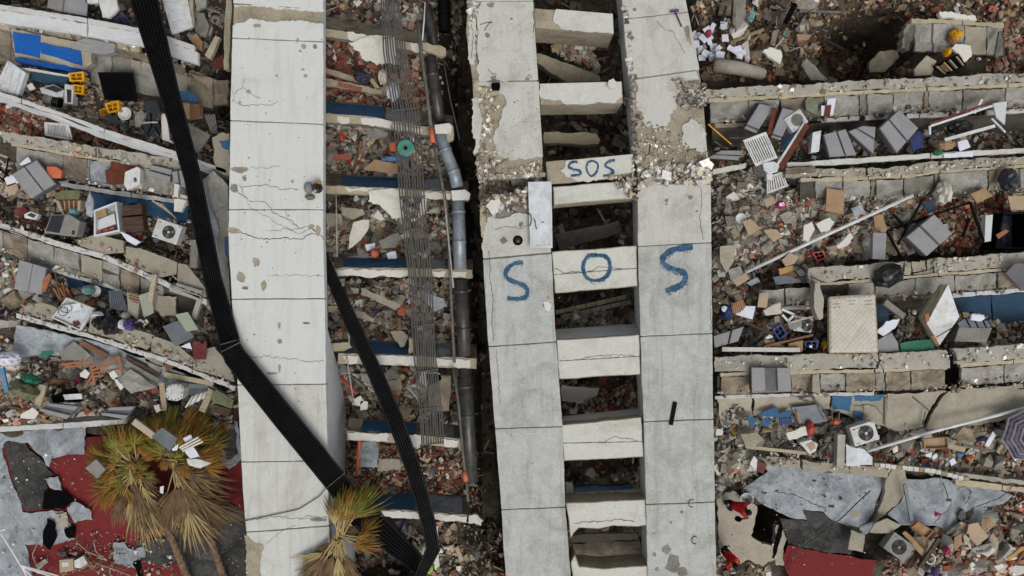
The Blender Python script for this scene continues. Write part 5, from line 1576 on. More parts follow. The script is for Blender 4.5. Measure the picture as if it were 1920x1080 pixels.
for k, seg_ in enumerate([[(783,40,1.9),(790,100,1.9),(800,170,1.9),(808,240,1.9)],[(812,268,1.9),(822,310,1.9),(836,380,1.9),(842,470,1.9),(845,540,1.9),(852,680,1.9)],[(850,690,1.8),(860,760,1.8),(868,850,1.8),(872,884,1.8)],[(874,900,1.8),(878,940,1.7)]]):
    MB().tube([P(*p) for p in seg_], M(3.6 if k < 1 else 2.8,1.9),10).build('pipe_length', 'pipe_grey', t, smooth=True)
for a, b in (((808,240,1.9),(812,268,1.9)),((871,884,1.8),(874,902,1.8))):
    MB().tube([P(*a), P(*b)], M(5,1.9),12).build('coupling', 'orange_plastic', t, smooth=True)
pipe('thin_pipe', 'second thin rod pipe hugging the galvanised duct', 'pipe',[(832,360,2),(838,420,2),(846,500,2),(850,540,2)],1.6, 'wire_light',2.0)
pipe('thin_pipe', 'thin dark rod standing in the chasm near the top', 'pipe',[(832,118,.4),(845,190,.4),(862,262,.4)],1.4, 'pipe_grey',.4)
pipe('thin_pipe', 'thin white rod beside the top of the grey rods', 'pipe',[(797,4,1.9),(795,40,1.9),(792,76,1.9)],1.3, 'pipe_white',1.9)
for k,(a, b, lab) in enumerate([((630,360,1.6),(632,482,1.3), 'pale thin rod hanging below the third floor edge'),((650,670,1.7),(664,760,1.0), 'pale thin rod hanging below the fifth floor edge'),((651,560,1.2),(655,650,1.4), 'pale thin rod above the fifth floor edge')]):
    pipe('thin_rod', lab, 'rod',[a, b],1.2, 'wire_light',1.4)
pipe('long_pipe', 'long white pipe lying aslant over the right-hand rubble', 'pipe',[(1384,517,.55),(1550,440,.75),(1712,366,.95)],3.4, 'pipe_white',.8)
pipe('long_pipe', 'long white pipe beside the striped umbrella, lower right', 'pipe',[(1622,847,.45),(1760,806,.6),(1990,748,.8)],3.2, 'pipe_white',.6)

# ================================================================== LEFT SIDE THINGS
# yellow crates with black oval badges
def crate(label, q, z, h, mat='yellow_plastic', badge=True, inner=None, group='drinks crates'):
    t = open_box('crate', label, 'crate', q, z, h, mat, inner or mat,.13, group, slots=2)
    if badge:
        q = qz(q, z)
        m = quad_uv(q,.5,1.0, z)
        bp = P(m[0], m[1] + 1.5, m[2] - h * .45)
        MB().prism([bp + Vector((math.cos(2 * math.pi * k / 16) * .09,-.03 + math.sin(2 * math.pi * k / 16) * .05,.02)) for k in range(16)],.03).build('badge', 'black_matte', t)
    MB().prism(poly3(sub_quad(q,.1,.9,.46,.54, z,-.1), z), h - .14).build('divider', mat, t)
    MB().prism(poly3(sub_quad(q,.46,.54,.1,.9, z,-.11), z), h - .16).build('divider', mat, t)
    return t
crate('yellow crate on top of its stack below the blue wall',[(128,137,1.5),(156,134,1.5),(158,152,1.3),(130,152,1.3)],1.4,.3)
crate('yellow crate half under the other one, below the blue wall',[(136,158,1.1),(157,160,1.1),(155,177,.9),(137,175,.9)],1.0,.26)
crate('tipped yellow crate below the black louvre',[(196,194,1.3),(222,188,1.3),(223,208,1.0),(202,212,1.0)],1.1,.3)
crate('yellow crate buried to its rim left of the tipped one',[(186,206,.6),(197,202,.6),(200,214,.5),(190,217,.5)],.55,.24, badge=False)
slatted('louvre', 'black slatted louvre panel lying beside the yellow crates', 'louvre',[(183,135,.9),(249,136,.9),(258,190,.75),(196,187,.75)],22,.85, 'black_metal',.05,.6,.05, 'h')
plate('back_plate',[(184,136,.86),(248,137,.86),(257,189,.7),(197,186,.7)],.8,.02, 'black_matte', bpy.data.objects['louvre'])
sheet('white_box', 'white ribbed lid at the left edge above the slanting beam', 'lid',[(-14,170),(14,112),(48,136),(34,178)],1.2,.25, 'enamel_white', bevel=.03)
for k in range(3):
    bar('rib', None, None,(-4 + k * 15,168 + k * 3,1.24),(14 + k * 12,118 + k * 8,1.24),3, 'plastic_white', thick=.05, parent=bpy.data.objects['white_box'])
sheet('small_tile', 'small white tile on the rubble below the blue wall', 'tile',[(49,160),(59,155),(66,166),(56,170)],.9,.06, 'plastic_white')
t = thing('microwave', 'white microwave standing on end beside the stacked crates', 'microwave')
plate('casing',[(121,157),(138,160),(136,195),(120,193)],1.0,.35, 'ac_white', t, bevel=.02)
plate('door_glass',[(125,167),(134,169),(133,192),(126,192)],1.012,.01, 'screen_black', t)
t = thing('printer', 'white desktop printer with a dark lid below the blue wall', 'printer')
plate('casing',[(74,165),(100,158),(120,168),(118,181),(104,182),(78,175)],.95,.3, 'ac_white', t, bevel=.02)
plate('lid',[(82,165),(100,160),(118,168),(105,173)],1.0,.04, 'screen_black', t)
t = thing('drum', 'grey drum with a black rubber end on the rubble above the slanting beam', 'drum')
MB().tube([P(84,186,.8), P(100,190,.8)], M(10,.8),18).build('shell', 'bare_grey', t, smooth=True)
MB().tube([P(99,190,.8), P(114,194,.8)], M(8.5,.8),18).build('rubber_end', 'black_matte', t, smooth=True)
for k in range(3):
    MB().tube([P(102 + k * 4,190.8 + k,.8), P(104 + k * 4,191.2 + k,.8)], M(9.4,.8),18).build('rubber_ring', 'bag_black', t, smooth=True)
t = thing('bowl', 'pale grey enamel bowl right of the tipped yellow crate', 'bowl', P(236,214,.7))
MB().lathe([(.08,0),(.2,.1),(.22,.1),(.16,.03),(0,.02)],22).build('shell', 'plastic_white', t)
sheet('blue_case', 'dark blue grey folded panel below the tipped yellow crate', 'panel',[(195,206),(213,218),(240,238),(236,240),(205,226)],.9,.08, 'bag_navy')
t = thing('office_chair', 'overturned dark grey office chair beside the tray, upper left', 'chair')
plate('seat',[(268,190),(292,186),(302,212),(296,226),(276,222)],1.2,.12, 'screen_black', t, bevel=.04)
plate('backrest',[(268,228),(298,230),(300,246),(284,256),(272,250)],1.0,.1, 'bag_navy', t, bevel=.03)
for a, b in (((268,230),(296,229)),((284,236),(276,252)),((290,238),(300,254)),((282,212),(284,236))):
    MB().tube([P(*a,1.25), P(*b,1.2)], M(1.7,1.2),8).build('leg', 'wire_light' if a[0] == 268 else 'black_metal', t)
sheet('door_leaf', 'pale grey door panel right of the bowl, upper left', 'door',[(252,218),(264,204),(274,216),(262,238),(254,238)],.9,.06, 'bare_grey')
sheet('white_board', 'narrow pale board standing beside the black tray', 'board',[(302,213),(312,214),(318,262),(328,270),(304,262)],1.0,.08, 'plaster')
t = thing('cardboard_box', 'brown cardboard box right of the tray, upper left', 'box')
plate('flap',[(336,192),(355,194),(356,222),(340,226)],1.1,.03, 'cardboard', t)
plate('flap',[(357,194),(374,196),(376,218),(357,224)],1.08,.03, 'wood_brown', t)
plate('carton',[(337,194),(374,197),(375,218),(341,225)],1.04,.3, 'cardboard', t)
sheet('blue_board', 'dark blue board leaning right of the black tray', 'board',[(332,170),(352,170),(370,182),(370,195),(336,190)],.9,.05, 'blue_wall', ja=1.5)
sheet('grey_sheet', 'large grey two-leaf panel right of the tray, below the cardboard box', 'panel',[(346,226),(394,254),(384,270),(372,286),(352,280)],1.0,.06, 'bare_grey')
for k in range(7):
    pipe('wire_rod', ORD[k] + ' pale wire rod from the left in the fan beside the white pier', 'rod',[(384 + k * 3,214,.8),(396 + k * 2,250,.5)],.7, 'wire_light',.7,5, 'thin wire rods')
# top left corner
t = thing('door_leaf', 'white panelled door lying at the top, right of the black tray', 'door')
plate('leaf',[(303,-6),(345,-4),(352,0),(362,50),(322,65)],1.5,.1, 'plastic_white', t, bevel=.02)
for k in range(3):
    q = [(306,0),(342,0),(358,48),(324,60)]
    plate('door_panel',[p for p in sub_quad(q,.1,.9,.05 + k * .32,.3 + k * .32,1.52)],1.52,.03, 'enamel_white', t, bevel=.01)
sheet('door_casing', 'pale frame strip along the panelled door', 'frame',[(354,0),(362,0),(364,48),(356,56)],1.4,.1, 'lip', ja=1)
sheet('grey_sheet', 'grey metal sheets folded against the top left beam', 'sheet',[(92,-6),(120,-6),(116,22),(88,14)],1.6,.04, 'ac_grey')
sheet('grey_sheet', 'wide grey metal sheet left of the black tray top', 'sheet',[(122,-6),(156,-4),(164,8),(162,30),(118,22)],1.5,.05, 'foam_grey')
sheet('white_sheet', 'white cabinet side with a torn edge left of the tray top', 'panel',[(184,-6),(218,-6),(222,16),(204,34),(192,32)],1.6,.12, 'plastic_white', ja=1)
sheet('white_sheet', 'small white box corner at the very top left of centre', 'panel',[(162,-8),(184,-8),(184,6),(164,6)],1.6,.12, 'plastic_white')
sheet('navy_cloth', 'navy cloth beside the top of the black tray', 'cloth',[(200,28),(230,22),(246,45),(230,52),(205,42)],1.2,.05, 'navy', ja=2)
sheet('brown_carton', 'torn brown carton below the panelled door', 'box',[(354,72),(368,62),(380,78),(378,96),(366,88)],1.2,.2, 'cardboard', ja=1)
sheet('concrete_strip', 'short concrete strip leaning beside the end of the top left beam', 'strip',[(384,104),(404,66),(412,70),(394,112)],1.4,.2, 'lip', ja=1)
sheet('concrete_slab', 'grey broken slab at the top between tray and pier', 'slab',[(366,22),(382,24),(392,50),(384,70),(366,60)],1.0,.15, 'bare_grey', ja=1.5)
sheet('concrete_slab', 'pale broken slab at the very top between tray and pier', 'slab',[(364,-10),(384,-10),(386,14),(368,20)],1.2,.15, 'panel', ja=1.5)
sheet('rusty_box', 'rust brown cardboard below the end of the top left beam', 'box',[(394,118),(418,102),(420,126),(400,128)],.9,.1, 'rust', ja=1)
for k in range(4):
    pipe('black_bar', ORD[k] + ' black grating bar from above at the very top left corner', 'bar',[(-10,2 + k * 3,1.4),(58,-6 + k * 3.2,1.4)],1.3, 'black_metal',1.4,5, 'grating bars at the top left corner')
# vent panel
slatted('vent_grille', 'white slotted vent panel on the bricks under the slanting beam', 'vent',[(83,229,.7),(126,232,.7),(131,263,.65),(84,254,.65)],13,.7, 'plastic_white',.1,.5,.05, 'v', endw=.14)
bar('white_strip', 'white strip leaning on the slotted vent panel', 'strip',(127,233,.9),(134,262,.7),3, 'plastic_white')
# row with the air conditioner
ac_unit('white outdoor air conditioner on the left, fan facing up',313,434,1.45, math.radians(-19),.84,.64,.4, fx=.08, fr=.20)
ridged('grey ridged box at the left edge above the television',[(22,327),(68,300),(103,344),(57,372)],1.3,.4, splits=(.5,.54))
t = thing('television', 'grey television lying on its back left of the white fridge', 'television')
plate('casing',[(96,402),(130,402),(150,415),(143,444),(112,441),(82,436)],1.5,.45, 'ac_grey', t, bevel=.03)
plate('screen',[(97,404),(121,404),(111,437),(86,433)],1.52,.02, 'screen_black', t, bevel=.005)
plate('speaker_grille',[(135,432),(140,433),(139,441),(134,440)],1.515,.01, 'ac_dark', t)
fr_ = open_box('fridge', 'open white fridge body filled with bricks, lying right of the television', 'fridge',[(176,394,1.45),(218,378,1.45),(225,434,1.4),(176,444,1.4)],1.4,.45, 'enamel_white', 'plastic_white',.07)
plate('shelf',[(184,412),(214,400),(217,420),(184,432)],1.25,.04, 'enamel_white', fr_)
plate('rag',[(180,396),(198,390),(200,402),(188,408),(178,408)],1.4,.1, 'cardboard', fr_, ja=1)
for k in range(3):
    plate('brick',[(180 + k * 12,434 - k * 3),(190 + k * 12,431 - k * 3),(191 + k * 12,437 - k * 3),(181 + k * 12,440 - k * 3)],1.3,.08, 'brick_orange', fr_)
t = thing('suitcase', 'dark brown suitcase between the fridge and the air conditioner', 'suitcase')
plate('shell',[(228,385),(264,380),(270,432),(246,436),(230,432)],1.5,.4, 'wood_dark', t, bevel=.04)
plate('strap',[(229,405),(267,402),(267.5,405),(229.5,408)],1.515,.02, 'black_matte', t)
plate('handle',[(242,382),(256,380),(256,383),(242,385)],1.52,.03, 'black_matte', t)
t = thing('cabinet', 'olive green cabinet with an open wooden shelf above the television', 'cabinet')
plate('top',[(103,366),(116,357),(150,358),(148,374),(104,374)],1.5,.05, 'olive', t, ja=.6)
for q in ([(104,376),(110,376),(118,396),(112,396)],[(146,376),(151,376),(150,392),(145,396)]):
    plate('side', q,1.4,.3, 'wood_pale', t)
plate('back',[(110,376),(146,376),(145,394),(116,396)],1.15,.05, 'wood_orange', t)
for k in range(3):
    bar('shelf', None, None,(120 + k * 9,376,1.4),(122 + k * 8,394,1.3),1.4, 'wood_pale', parent=t)
blob('ball', 'pale blue crumpled bag beside the olive cabinet', 'bag',141,397,1.0,8,8,.3, 'teal',3,.15)
sheet('orange_box', 'orange plastic tray hung on the panels, left', 'tray',[(87,312),(104,312),(116,320),(113,334),(90,334)],1.2,.12, 'orange_plastic', bevel=.02)
sheet('rust_sheet', 'rusty metal sheet on the panels right of the orange tray', 'sheet',[(197,318),(234,322),(234,346),(199,344)],1.15,.03, 'rust', ja=1)
sheet('rust_sheet', 'rusty brown sheet above the larger rusty one', 'sheet',[(208,303),(250,312),(236,322),(208,318)],1.2,.03, 'rust', ja=1)
t = thing('wall_box', 'pale square concrete frame with a broken white face, left', 'frame')
plate('shell',[(234,322),(258,312),(263,318),(262,345),(238,356),(232,346)],1.45,.3, 'plaster', t, bevel=.02)
plate('face',[(240,326),(258,320),(258,344),(242,350)],1.46,.01, 'enamel_white', t)
plate('hole',[(250,334),(255,332),(257,340),(252,342)],1.466,.005, 'crack_dark', t)
ridged('grey ridged concrete box behind the black tray, above the air conditioner',[(278,328),(284,309),(322,318),(318,340)],1.4,.2, 'foam_grey')
ridged('grey ridged concrete box end beside the tray, above the air conditioner',[(322,322),(346,318),(350,352),(326,348)],1.5,.25, 'foam_grey')
t = thing('stair_piece', 'stepped white concrete piece hanging beside the tray', 'steps')
for k, q in enumerate([[(326,344),(336,346),(334,372),(326,368)],[(327,372),(350,376),(340,398),(326,396)],[(338,364),(352,368),(350,386),(336,380)]]):
    plate('step', q,1.6 - .1 * k,.15, 'plaster', t, ja=1)
t = thing('metal_chair', 'tangle of black metal chair legs at the left edge', 'chair')
for a, b in (((0,300),(18,318)),((18,318),(6,336)),((-6,312),(16,330)),((0,290),(16,296)),((16,296),(10,330)),((-4,330),(12,342))):
    MB().tube([P(*a,1.2), P(*b,1.1)],.03,6).build('leg', 'black_metal' if a[0] != 0 else 'wire_light', t)
for k,(q, m_) in enumerate([([(36,308),(52,294),(58,303),(40,310)], 'paper'),([(8,334),(28,328),(36,342),(14,350)], 'paper'),([(10,348),(30,342),(34,354),(26,366),(8,360)], 'cardboard_pale')]):
    sheet('loose_board',['white board corner above the grey ridged box', 'white folded board at the left edge', 'beige square board at the left edge'][k], 'board', q,1.25,.05, m_)
sheet('tall_flake', 'pale upright flake of wall right of the olive cabinet', 'flake',[(168,358),(174,372),(176,396),(172,408),(162,402),(160,380)],1.4,.08, 'membrane', ja=1)
sheet('paper_flake', 'white triangular flake below the suitcase', 'flake',[(225,434),(240,440),(264,454),(254,460),(238,452)],1.5,.03, 'paper')
for k in range(3):
    bar('wood_strip', ORD[k] + ' loose wooden strip from the left, above the air conditioner', 'strip',(285 + k * 8,376 + k * 3,1.2),(318 + k * 6,398 + k * 6,1.0),3, 'wood_pale', group='loose strips by the air conditioner')
bar('grey_post', 'grey tilted post right of the air conditioner below the tray', 'post',(366,450,1.3),(362,502,1.2),14, 'bare_grey', thick=.2)
t = thing('drawer_tray', 'white drawer leaning left of the television', 'drawer')
plate('front',[(45,402),(56,396),(72,402),(66,412),(46,409)],1.2,.2, 'plastic_white', t, bevel=.01)
plate('inside',[(50,403),(58,399),(68,403),(63,409)],1.21,.01, 'ac_dark', t)
sheet('red_bag', 'dark red bag left of the white drawer', 'bag',[(26,392),(44,386),(54,396),(40,406),(28,402)],1.0,.15, 'red_dark', ja=1.5)
# row with rubbish bags
ridged('grey ridged box at the left edge below the television',[(36,487),(86,502),(77,552),(26,542)],1.2,.4, splits=(.5,.52))
for k in range(9):
    bar('wood_lath', ORD[k] + ' wooden slat from the left in the heap beside the lower grey ridged box', 'slat',(92 + k * 4,530 + (k % 3) * 5,.9),(108 + k * 3,556 + (k % 4) * 4,.8),3,['wood_brown', 'wood_dark', 'wood_orange'][k % 3], group='heap of wooden slats')
sheet('rust_plank', 'rusty plank leaning on the lower grey ridged box', 'plank',[(80,524),(92,512),(96,518),(84,548),(78,545)],1.2,.05, 'wood_orange')
bucket('white round bucket lid behind the green cloth, lower left',182,546,.7,.17,.12, 'plastic_white')
blob('bag', 'pale blue bag left of the white bucket', 'bag',166,544,.8,9,9,.35, 'teal',7,.2)
sheet('green_cloth', 'bright green cloth scrap left of the white bucket', 'cloth',[(127,560),(140,560),(144,567),(128,570)],1.1,.04, 'green_bright', ja=1)
ob = open_box('drawer_unit', 'white tray with scattered scraps and wire, left of the rubbish bags', 'tray',[(124,558,1.35),(176,578,1.4),(150,620,1.35),(97,596,1.3)],1.35,.15, 'plastic_white', 'enamel_white',.04)
plate('paper_scrap',[(122,572),(150,568),(153,580),(138,584),(124,582)],1.36,.01, 'paper', ob)
plate('red_scrap',[(136,603),(146,602),(150,608),(140,612)],1.3,.05, 'red_dark', ob, ja=1)
n = 24
MB().tube([P(118 + 9 * math.cos(2 * math.pi * k / n),584 + 8 * math.sin(2 * math.pi * k / n),1.42 + .05 * math.sin(k)) for k in range(n + 1)],.012,5, False).build('wire_loop', 'black_metal', ob)
MB().tube([P(124 + 11 * math.cos(2 * math.pi * k / n),578 + 8 * math.sin(2 * math.pi * k / n),1.44) for k in range(n + 1)],.01,5, False).build('wire_loop', 'black_metal', ob)
blob('rubbish_bag', 'black rubbish bag beside the white tray, leftmost of the bags', 'rubbish bag',190,604,1.1,10,13,.5, 'bag_black',11,.3, group='rubbish bags on the shelf')
blob('rubbish_bag', 'largest black rubbish bag with a white knot on the shelf', 'rubbish bag',212,610,1.1,14,17,.6, 'bag_black',12,.32, group='rubbish bags on the shelf')
blob('rubbish_bag', 'white bag tucked above the leftmost black bag', 'rubbish bag',183,591,1.3,9,7,.3, 'paper',13,.3, group='rubbish bags on the shelf')
blob('rubbish_bag', 'pale bag between the black bag and the purple bag', 'rubbish bag',231,608,1.2,6,10,.3, 'paper',14,.2, group='rubbish bags on the shelf')
blob('rubbish_bag', 'purple bag at the right end of the rubbish bags', 'rubbish bag',245,609,1.2,9,11,.4, 'purple',15,.25, group='rubbish bags on the shelf')
blob('rubbish_bag', 'black and white patterned bag right of the purple bag', 'rubbish bag',264,610,1.15,12,9,.3, 'bag_black',16,.4, group='rubbish bags on the shelf')
scatter('litter',[(258,600),(276,600),(278,612),(262,614)],30,(.05,.12), 'pale', 'white scraps on the patterned bag',210, on=1.45)
blob('bowl', 'light grey bowl upside down above the purple bag', 'bowl',236,592,1.1,9,8,.2, 'sage',17,.05)
slatted('corrugated_sheet', 'grey corrugated sheet above the rubbish bags', 'sheet',[(203,545,1.0),(228,546,1.0),(240,584,1.2),(206,578,1.2)],7,1.0, 'steel_grey',.02,.8,.05, 'v')
t = thing('cabinet', 'beige cabinet with an open brown front above the purple bag', 'cabinet')
plate('side',[(238,548),(262,556),(258,600),(240,584)],1.2,.3, 'shelf_tan', t)
plate('inside',[(241,546),(262,552),(258,570),(242,562)],1.22,.02, 'wood_brown', t)
for k in range(3):
    bar('drawer_edge', None, None,(241,550 + k * 5,1.25),(260,556 + k * 5,1.25),1.5, 'wood_pale', parent=t)
sheet('cabinet_leaf', 'sage green cabinet door beside the open beige cabinet', 'door',[(260,554),(284,546),(288,586),(270,596)],1.3,.04, 'sage')
bar('white_post', 'white post standing right of the sage cabinet door', 'post',(289,515,1.5),(281,566,1.4),9, 'lip', thick=.15)
sheet('sage_sheet', 'sage green panel over the blue grey panel, lower left', 'panel',[(328,590),(352,585),(372,618),(350,622)],1.45,.03, 'sage')
sheet('steel_sheet', 'blue grey metal panel below the sage green panel', 'panel',[(305,612),(342,598),(364,632),(328,650)],1.35,.04, 'steel_grey')
t = thing('drawer_tray', 'dark red drawer front beside the black tray, lower left', 'drawer')
plate('front',[(361,640),(388,640),(386,674),(362,674)],1.4,.06, 'red_dark', t, bevel=.01)
plate('handle',[(376,641),(380,640),(380,644),(376,644)],1.43,.03, 'black_matte', t)
sheet('white_flap', 'white paper flap left of the dark red drawer', 'flap',[(338,650),(356,642),(360,655),(346,652)],1.35,.02, 'paper')
ridged('grey ridged concrete box on the right end of the lower shelf wall',[(320,538),(332,530),(380,545),(376,562)],1.3,.3)
t = thing('window_surround', 'broken concrete window frame beside the tray, lower left', 'frame')
for a, b, w in (((318,542,1.3),(374,560,1.3),8),((374,560,1.3),(362,598,1.1),9),((290,545,1.1),(284,580,1.0),7)):
    bar('frame_bar', None, None, a, b, w, 'ledge', thick=.2, parent=t)
plate('wall_piece',[(294,552),(330,556),(332,590),(306,594),(292,580)],.9,.1, 'shelf_tan', t, ja=2)
# chair and planks
t = thing('wooden_chair', 'broken orange brown wooden chair lying on the rubble, lower left', 'chair')
for nm, a, b, w in (('seat_rail',(114,684),(175,676),5),('back_rail',(170,688),(224,669),4.5),('back_rail',(174,694),(226,676),4),('leg',(222,668),(231,707),5),('leg',(170,684),(177,722),5),('back_rail',(176,700),(226,690),4),('leg',(172,704),(158,728),4),('stretcher',(176,706),(194,704),4),('seat_rail',(120,688),(172,684),3)):
    bar(nm, None, None,(*a,1.05),(*b,1.0), w, 'wood_orange', thick=.05, parent=t, bevel=.008)
for k,(a, b, w, m_, lab) in enumerate([((235,670),(300,702),6, 'wood_dark', 'dark plank running right from the broken chair'),((236,682),(296,716),12, 'bare_grey', 'grey concrete post right of the broken chair'),
                                        ((308,702),(400,720),9, 'lip', 'long pale plank above the white washing machine'),((310,690),(330,676),14, 'wood_brown', 'short brown board beside the shelf edge'),
                                        ((150,642),(200,668),10, 'wood_brown', 'brown plank above the broken chair'),((330,722),(392,726),8, 'steel_grey', 'grey metal strip above the white washing machine'),((303,718),(308,770),10, 'wood_pale', 'upright pale plank left of the white washing machine'),
                                        ((396,730),(378,772),12, 'wood_pale', 'pale plank right of the white washing machine'),((80,722),(70,762),13, 'lip', 'pale broken post left of the grey boxes'),((2,690),(12,735),8, 'blue_light', 'pale blue strip at the left edge')]):
    bar('plank', lab, 'plank',(*a,1.0),(*b,.9), w, m_, thick=.08)
sheet('concrete_slab', 'grey slab left of the broken chair top', 'slab',[(110,662),(138,640),(152,650),(174,668),(150,676),(118,676)],1.0,.12, 'bare_grey', ja=1)
sheet('concrete_slab', 'triangular grey slab below the broken chair', 'slab',[(220,712),(246,692),(294,726),(246,738)],1.1,.1, 'panel', ja=1)
sheet('concrete_slab', 'rough grey slab right of the chair, on the wall', 'slab',[(268,662),(310,672),(300,698),(282,690)],.9,.1, 'panel', ja=2)
t = thing('washing_machine', 'white machine with a row of bolts round its octagonal front', 'washing machine')
oc = [(313,724),(324,720),(340,721),(345,728),(342,746),(332,752),(316,750),(309,742)]
plate('casing', oc,1.4,.5, 'ac_white', t, bevel=.02)
for k in range(14):
    i = k / 14 * 8
    a, b = oc[int(i) % 8], oc[(int(i) + 1) % 8]
    f = i - int(i)
    x, y = a[0] + (b[0] - a[0]) * f, a[1] + (b[1] - a[1]) * f
    x, y = x + (327 - x) * .14, y + (736 - y) * .14
    MB().lathe([(.02,0),(.02,.012),(0,.014)],8, Matrix.Translation(P(x, y,1.4))).build('bolt', 'ac_dark', t)
plate('drum_opening',[(314,752),(332,754),(340,748),(336,760),(318,760)],1.2,.1, 'black_matte', t)
ridged('grey ridged box lying on the lower beam, left one',[(72,770),(92,756),(146,762),(124,786)],1.2,.25, 'foam_grey', splits=(.3,.68))
ridged('grey ridged box lying on the lower beam, right one',[(188,778),(206,764),(252,762),(234,786)],1.2,.25, 'foam_grey', splits=(.3,.68))
blob('green_bag', 'crumpled olive green bag at the lower left', 'bag',46,730,.9,26,14,.5, 'olive',22,.3, rot=-.5)
blob('green_bag', 'dark green cloth beside the olive bag', 'bag',58,710,.9,16,8,.3, 'green_sheet',23,.3, rot=-.4)
blob('cloth', 'white and pink crumpled cloth at the left edge', 'cloth',14,674,.9,20,12,.35, 'paper',24,.35)
blob('cloth', 'pale pink rag beside the crumpled white cloth', 'cloth',26,686,.8,12,8,.25, 'cloth_white',25,.35)
sheet('dark_shelf', 'long dark shelf board above the grey ridged boxes, lower left', 'board',[(94,742),(140,726),(146,736),(156,752),(100,756)],.9,.08, 'black_matte', ja=1)
sheet('book', 'white striped books on the dark shelf board', 'book',[(118,740),(152,738),(154,748),(122,750)],1.0,.06, 'plastic_white')
sheet('green_book', 'dark green board left of the broken chair', 'board',[(78,658),(98,656),(100,664),(72,672)],1.0,.04, 'green_sheet')
for k, q in enumerate([[(40,776),(60,764),(72,774),(64,786),(38,784)],[(150,700),(160,692),(168,700),(162,710),(150,706)],[(204,700),(214,694),(222,706),(212,712)],[(214,712),(222,712),(232,726),(226,732)],[(288,760),(298,758),(302,770),(294,774)]]):
    sheet('plaster_piece',['large white plaster piece above the lower beam', 'white plaster piece left of the chair legs', 'white plaster piece inside the chair', 'long white plaster piece below the chair', 'white plaster piece beside the upright plank'][k], 'plaster piece', q,1.1,.06, 'plaster', ja=1.2)
t = thing('small_cupboard', 'small olive cupboard with a dark opening beside the white pier', 'cupboard')
plate('top',[(394,742),(406,730),(438,750),(434,766),(400,756)],1.3,.1, 'olive', t, ja=.8)
plate('front',[(400,758),(434,768),(428,782),(398,772)],1.15,.3, 'wood_dark', t)
for k in range(9):
    pipe('paper_roll', ORD[k] + ' roll from the left in the bundle right of the white washing machine', 'paper',[(348 + k * 4,764 - k * 2,1.1),(362 + k * 3,742 - k,1.1)],1.5,['paper', 'wood_pale', 'plastic_white'][k % 3],1.1,6, 'papers beside the washing machine')
sheet('small_red', 'bright red plastic scrap above the plank, lower left', 'scrap',[(271,662),(284,658),(286,668),(276,672)],1.0,.06, 'red_plastic', ja=1)
# bottom left red floor things
t = thing('meter_box', 'beige electricity meter box on the red floor', 'meter box')
plate('casing',[(111,1050),(136,1048),(138,1070),(112,1074)],-.1,.2, 'cardboard_pale', t, bevel=.01)
plate('display',[(116,1055),(128,1054),(129,1062),(117,1063)],-.09,.01, 'plastic_white', t)
plate('cap',[(114,1036),(124,1034),(124,1044),(114,1044)],-.2,.1, 'ac_dark', t)
sheet('white_box', 'small white box right of the meter box on the red floor', 'box',[(138,1052),(156,1042),(164,1056),(150,1066),(140,1064)],-.15,.15, 'plastic_white', bevel=.01)
sheet('white_tile', 'beige tile left of the meter box on the red floor', 'tile',[(66,1060),(84,1048),(90,1054),(72,1068)],-.25,.08, 'lip')
t = thing('antenna', 'white tubular antenna tripod at the bottom left corner', 'antenna')
for a, b in (((2,1000),(40,1062)),((-4,996),(10,992)),((40,1062),(70,1090)),((40,1062),(100,1082)),((42,1064),(60,1100)),((40,1060),(110,1080))):
    MB().tube([P(*a,.1), P(*b,.0)],.03,8).build('tube', 'pipe_white', t)
for k, ctrl in enumerate([[(12,925),(20,970),(34,1020),(50,1075)],[(16,960),(40,990),(62,1020)],[(70,1020),(60,1040),(72,1070)],[(145,1018),(165,1035),(190,1045)],[(175,1016),(180,1035),(200,1050)],[(178,1056),(210,1066),(250,1082)]]):
    cable(['loose pale wire over the torn membrane, leftmost', 'pale wire crossing the torn membrane', 'thin wire on the red floor beside the tile', 'thin twig-like wire on the red floor', 'short pale wire beside the twig-like one', 'white straight wire at the bottom of the red floor'][k], ctrl, 'wire_light',.014,-.15)
for k in range(26):
    r_ = random.Random(k)
    x, y = 160 + r_.uniform(-10,60),1046 + r_.uniform(-14,22)
    a = r_.uniform(0,3.14)
    bar('dry_stalk', 'dry palm stalks strewn on the red floor', 'stalk',(x, y,-.2),(x + 18 * math.cos(a), y + 12 * math.sin(a),-.15),1.6,['wood_pale', 'frond_brown', 'wood_brown'][k % 3], thick=.02, group='dry stalks on the red floor')
# on the white pier
t = thing('carrier_bag', 'black and yellow patterned bag lying on the white pier', 'bag')
blob('bag_body', None, None,595,353, ZP,9,9,.3, 'bag_black',31,.3, parent=t)
blob('knot', None, None,598,343, ZP + .1,4,4,.15, 'yellow_plastic',32,.3, parent=t)
blob('print', None, None,592,357, ZP + .2,3,3,.14, 'cloth_white',33,.2, parent=t)
blob('carrier_bag', 'translucent grey bag beside the black and yellow bag', 'bag',579,352, ZP,9,10,.12, 'ac_grey',34,.2)
blob('food_tray', 'squashed green and pink food packet below the patterned bag', 'packet',581,370, ZP,9,5,.12, 'olive',35,.3)
cable('thin black wire drooping across the foot of the white pier',[(458,977,3.05),(500,968,3.04),(560,955,3.04),(600,930,3.05),(618,905,3.2)], 'cable_black',.014,3.05)

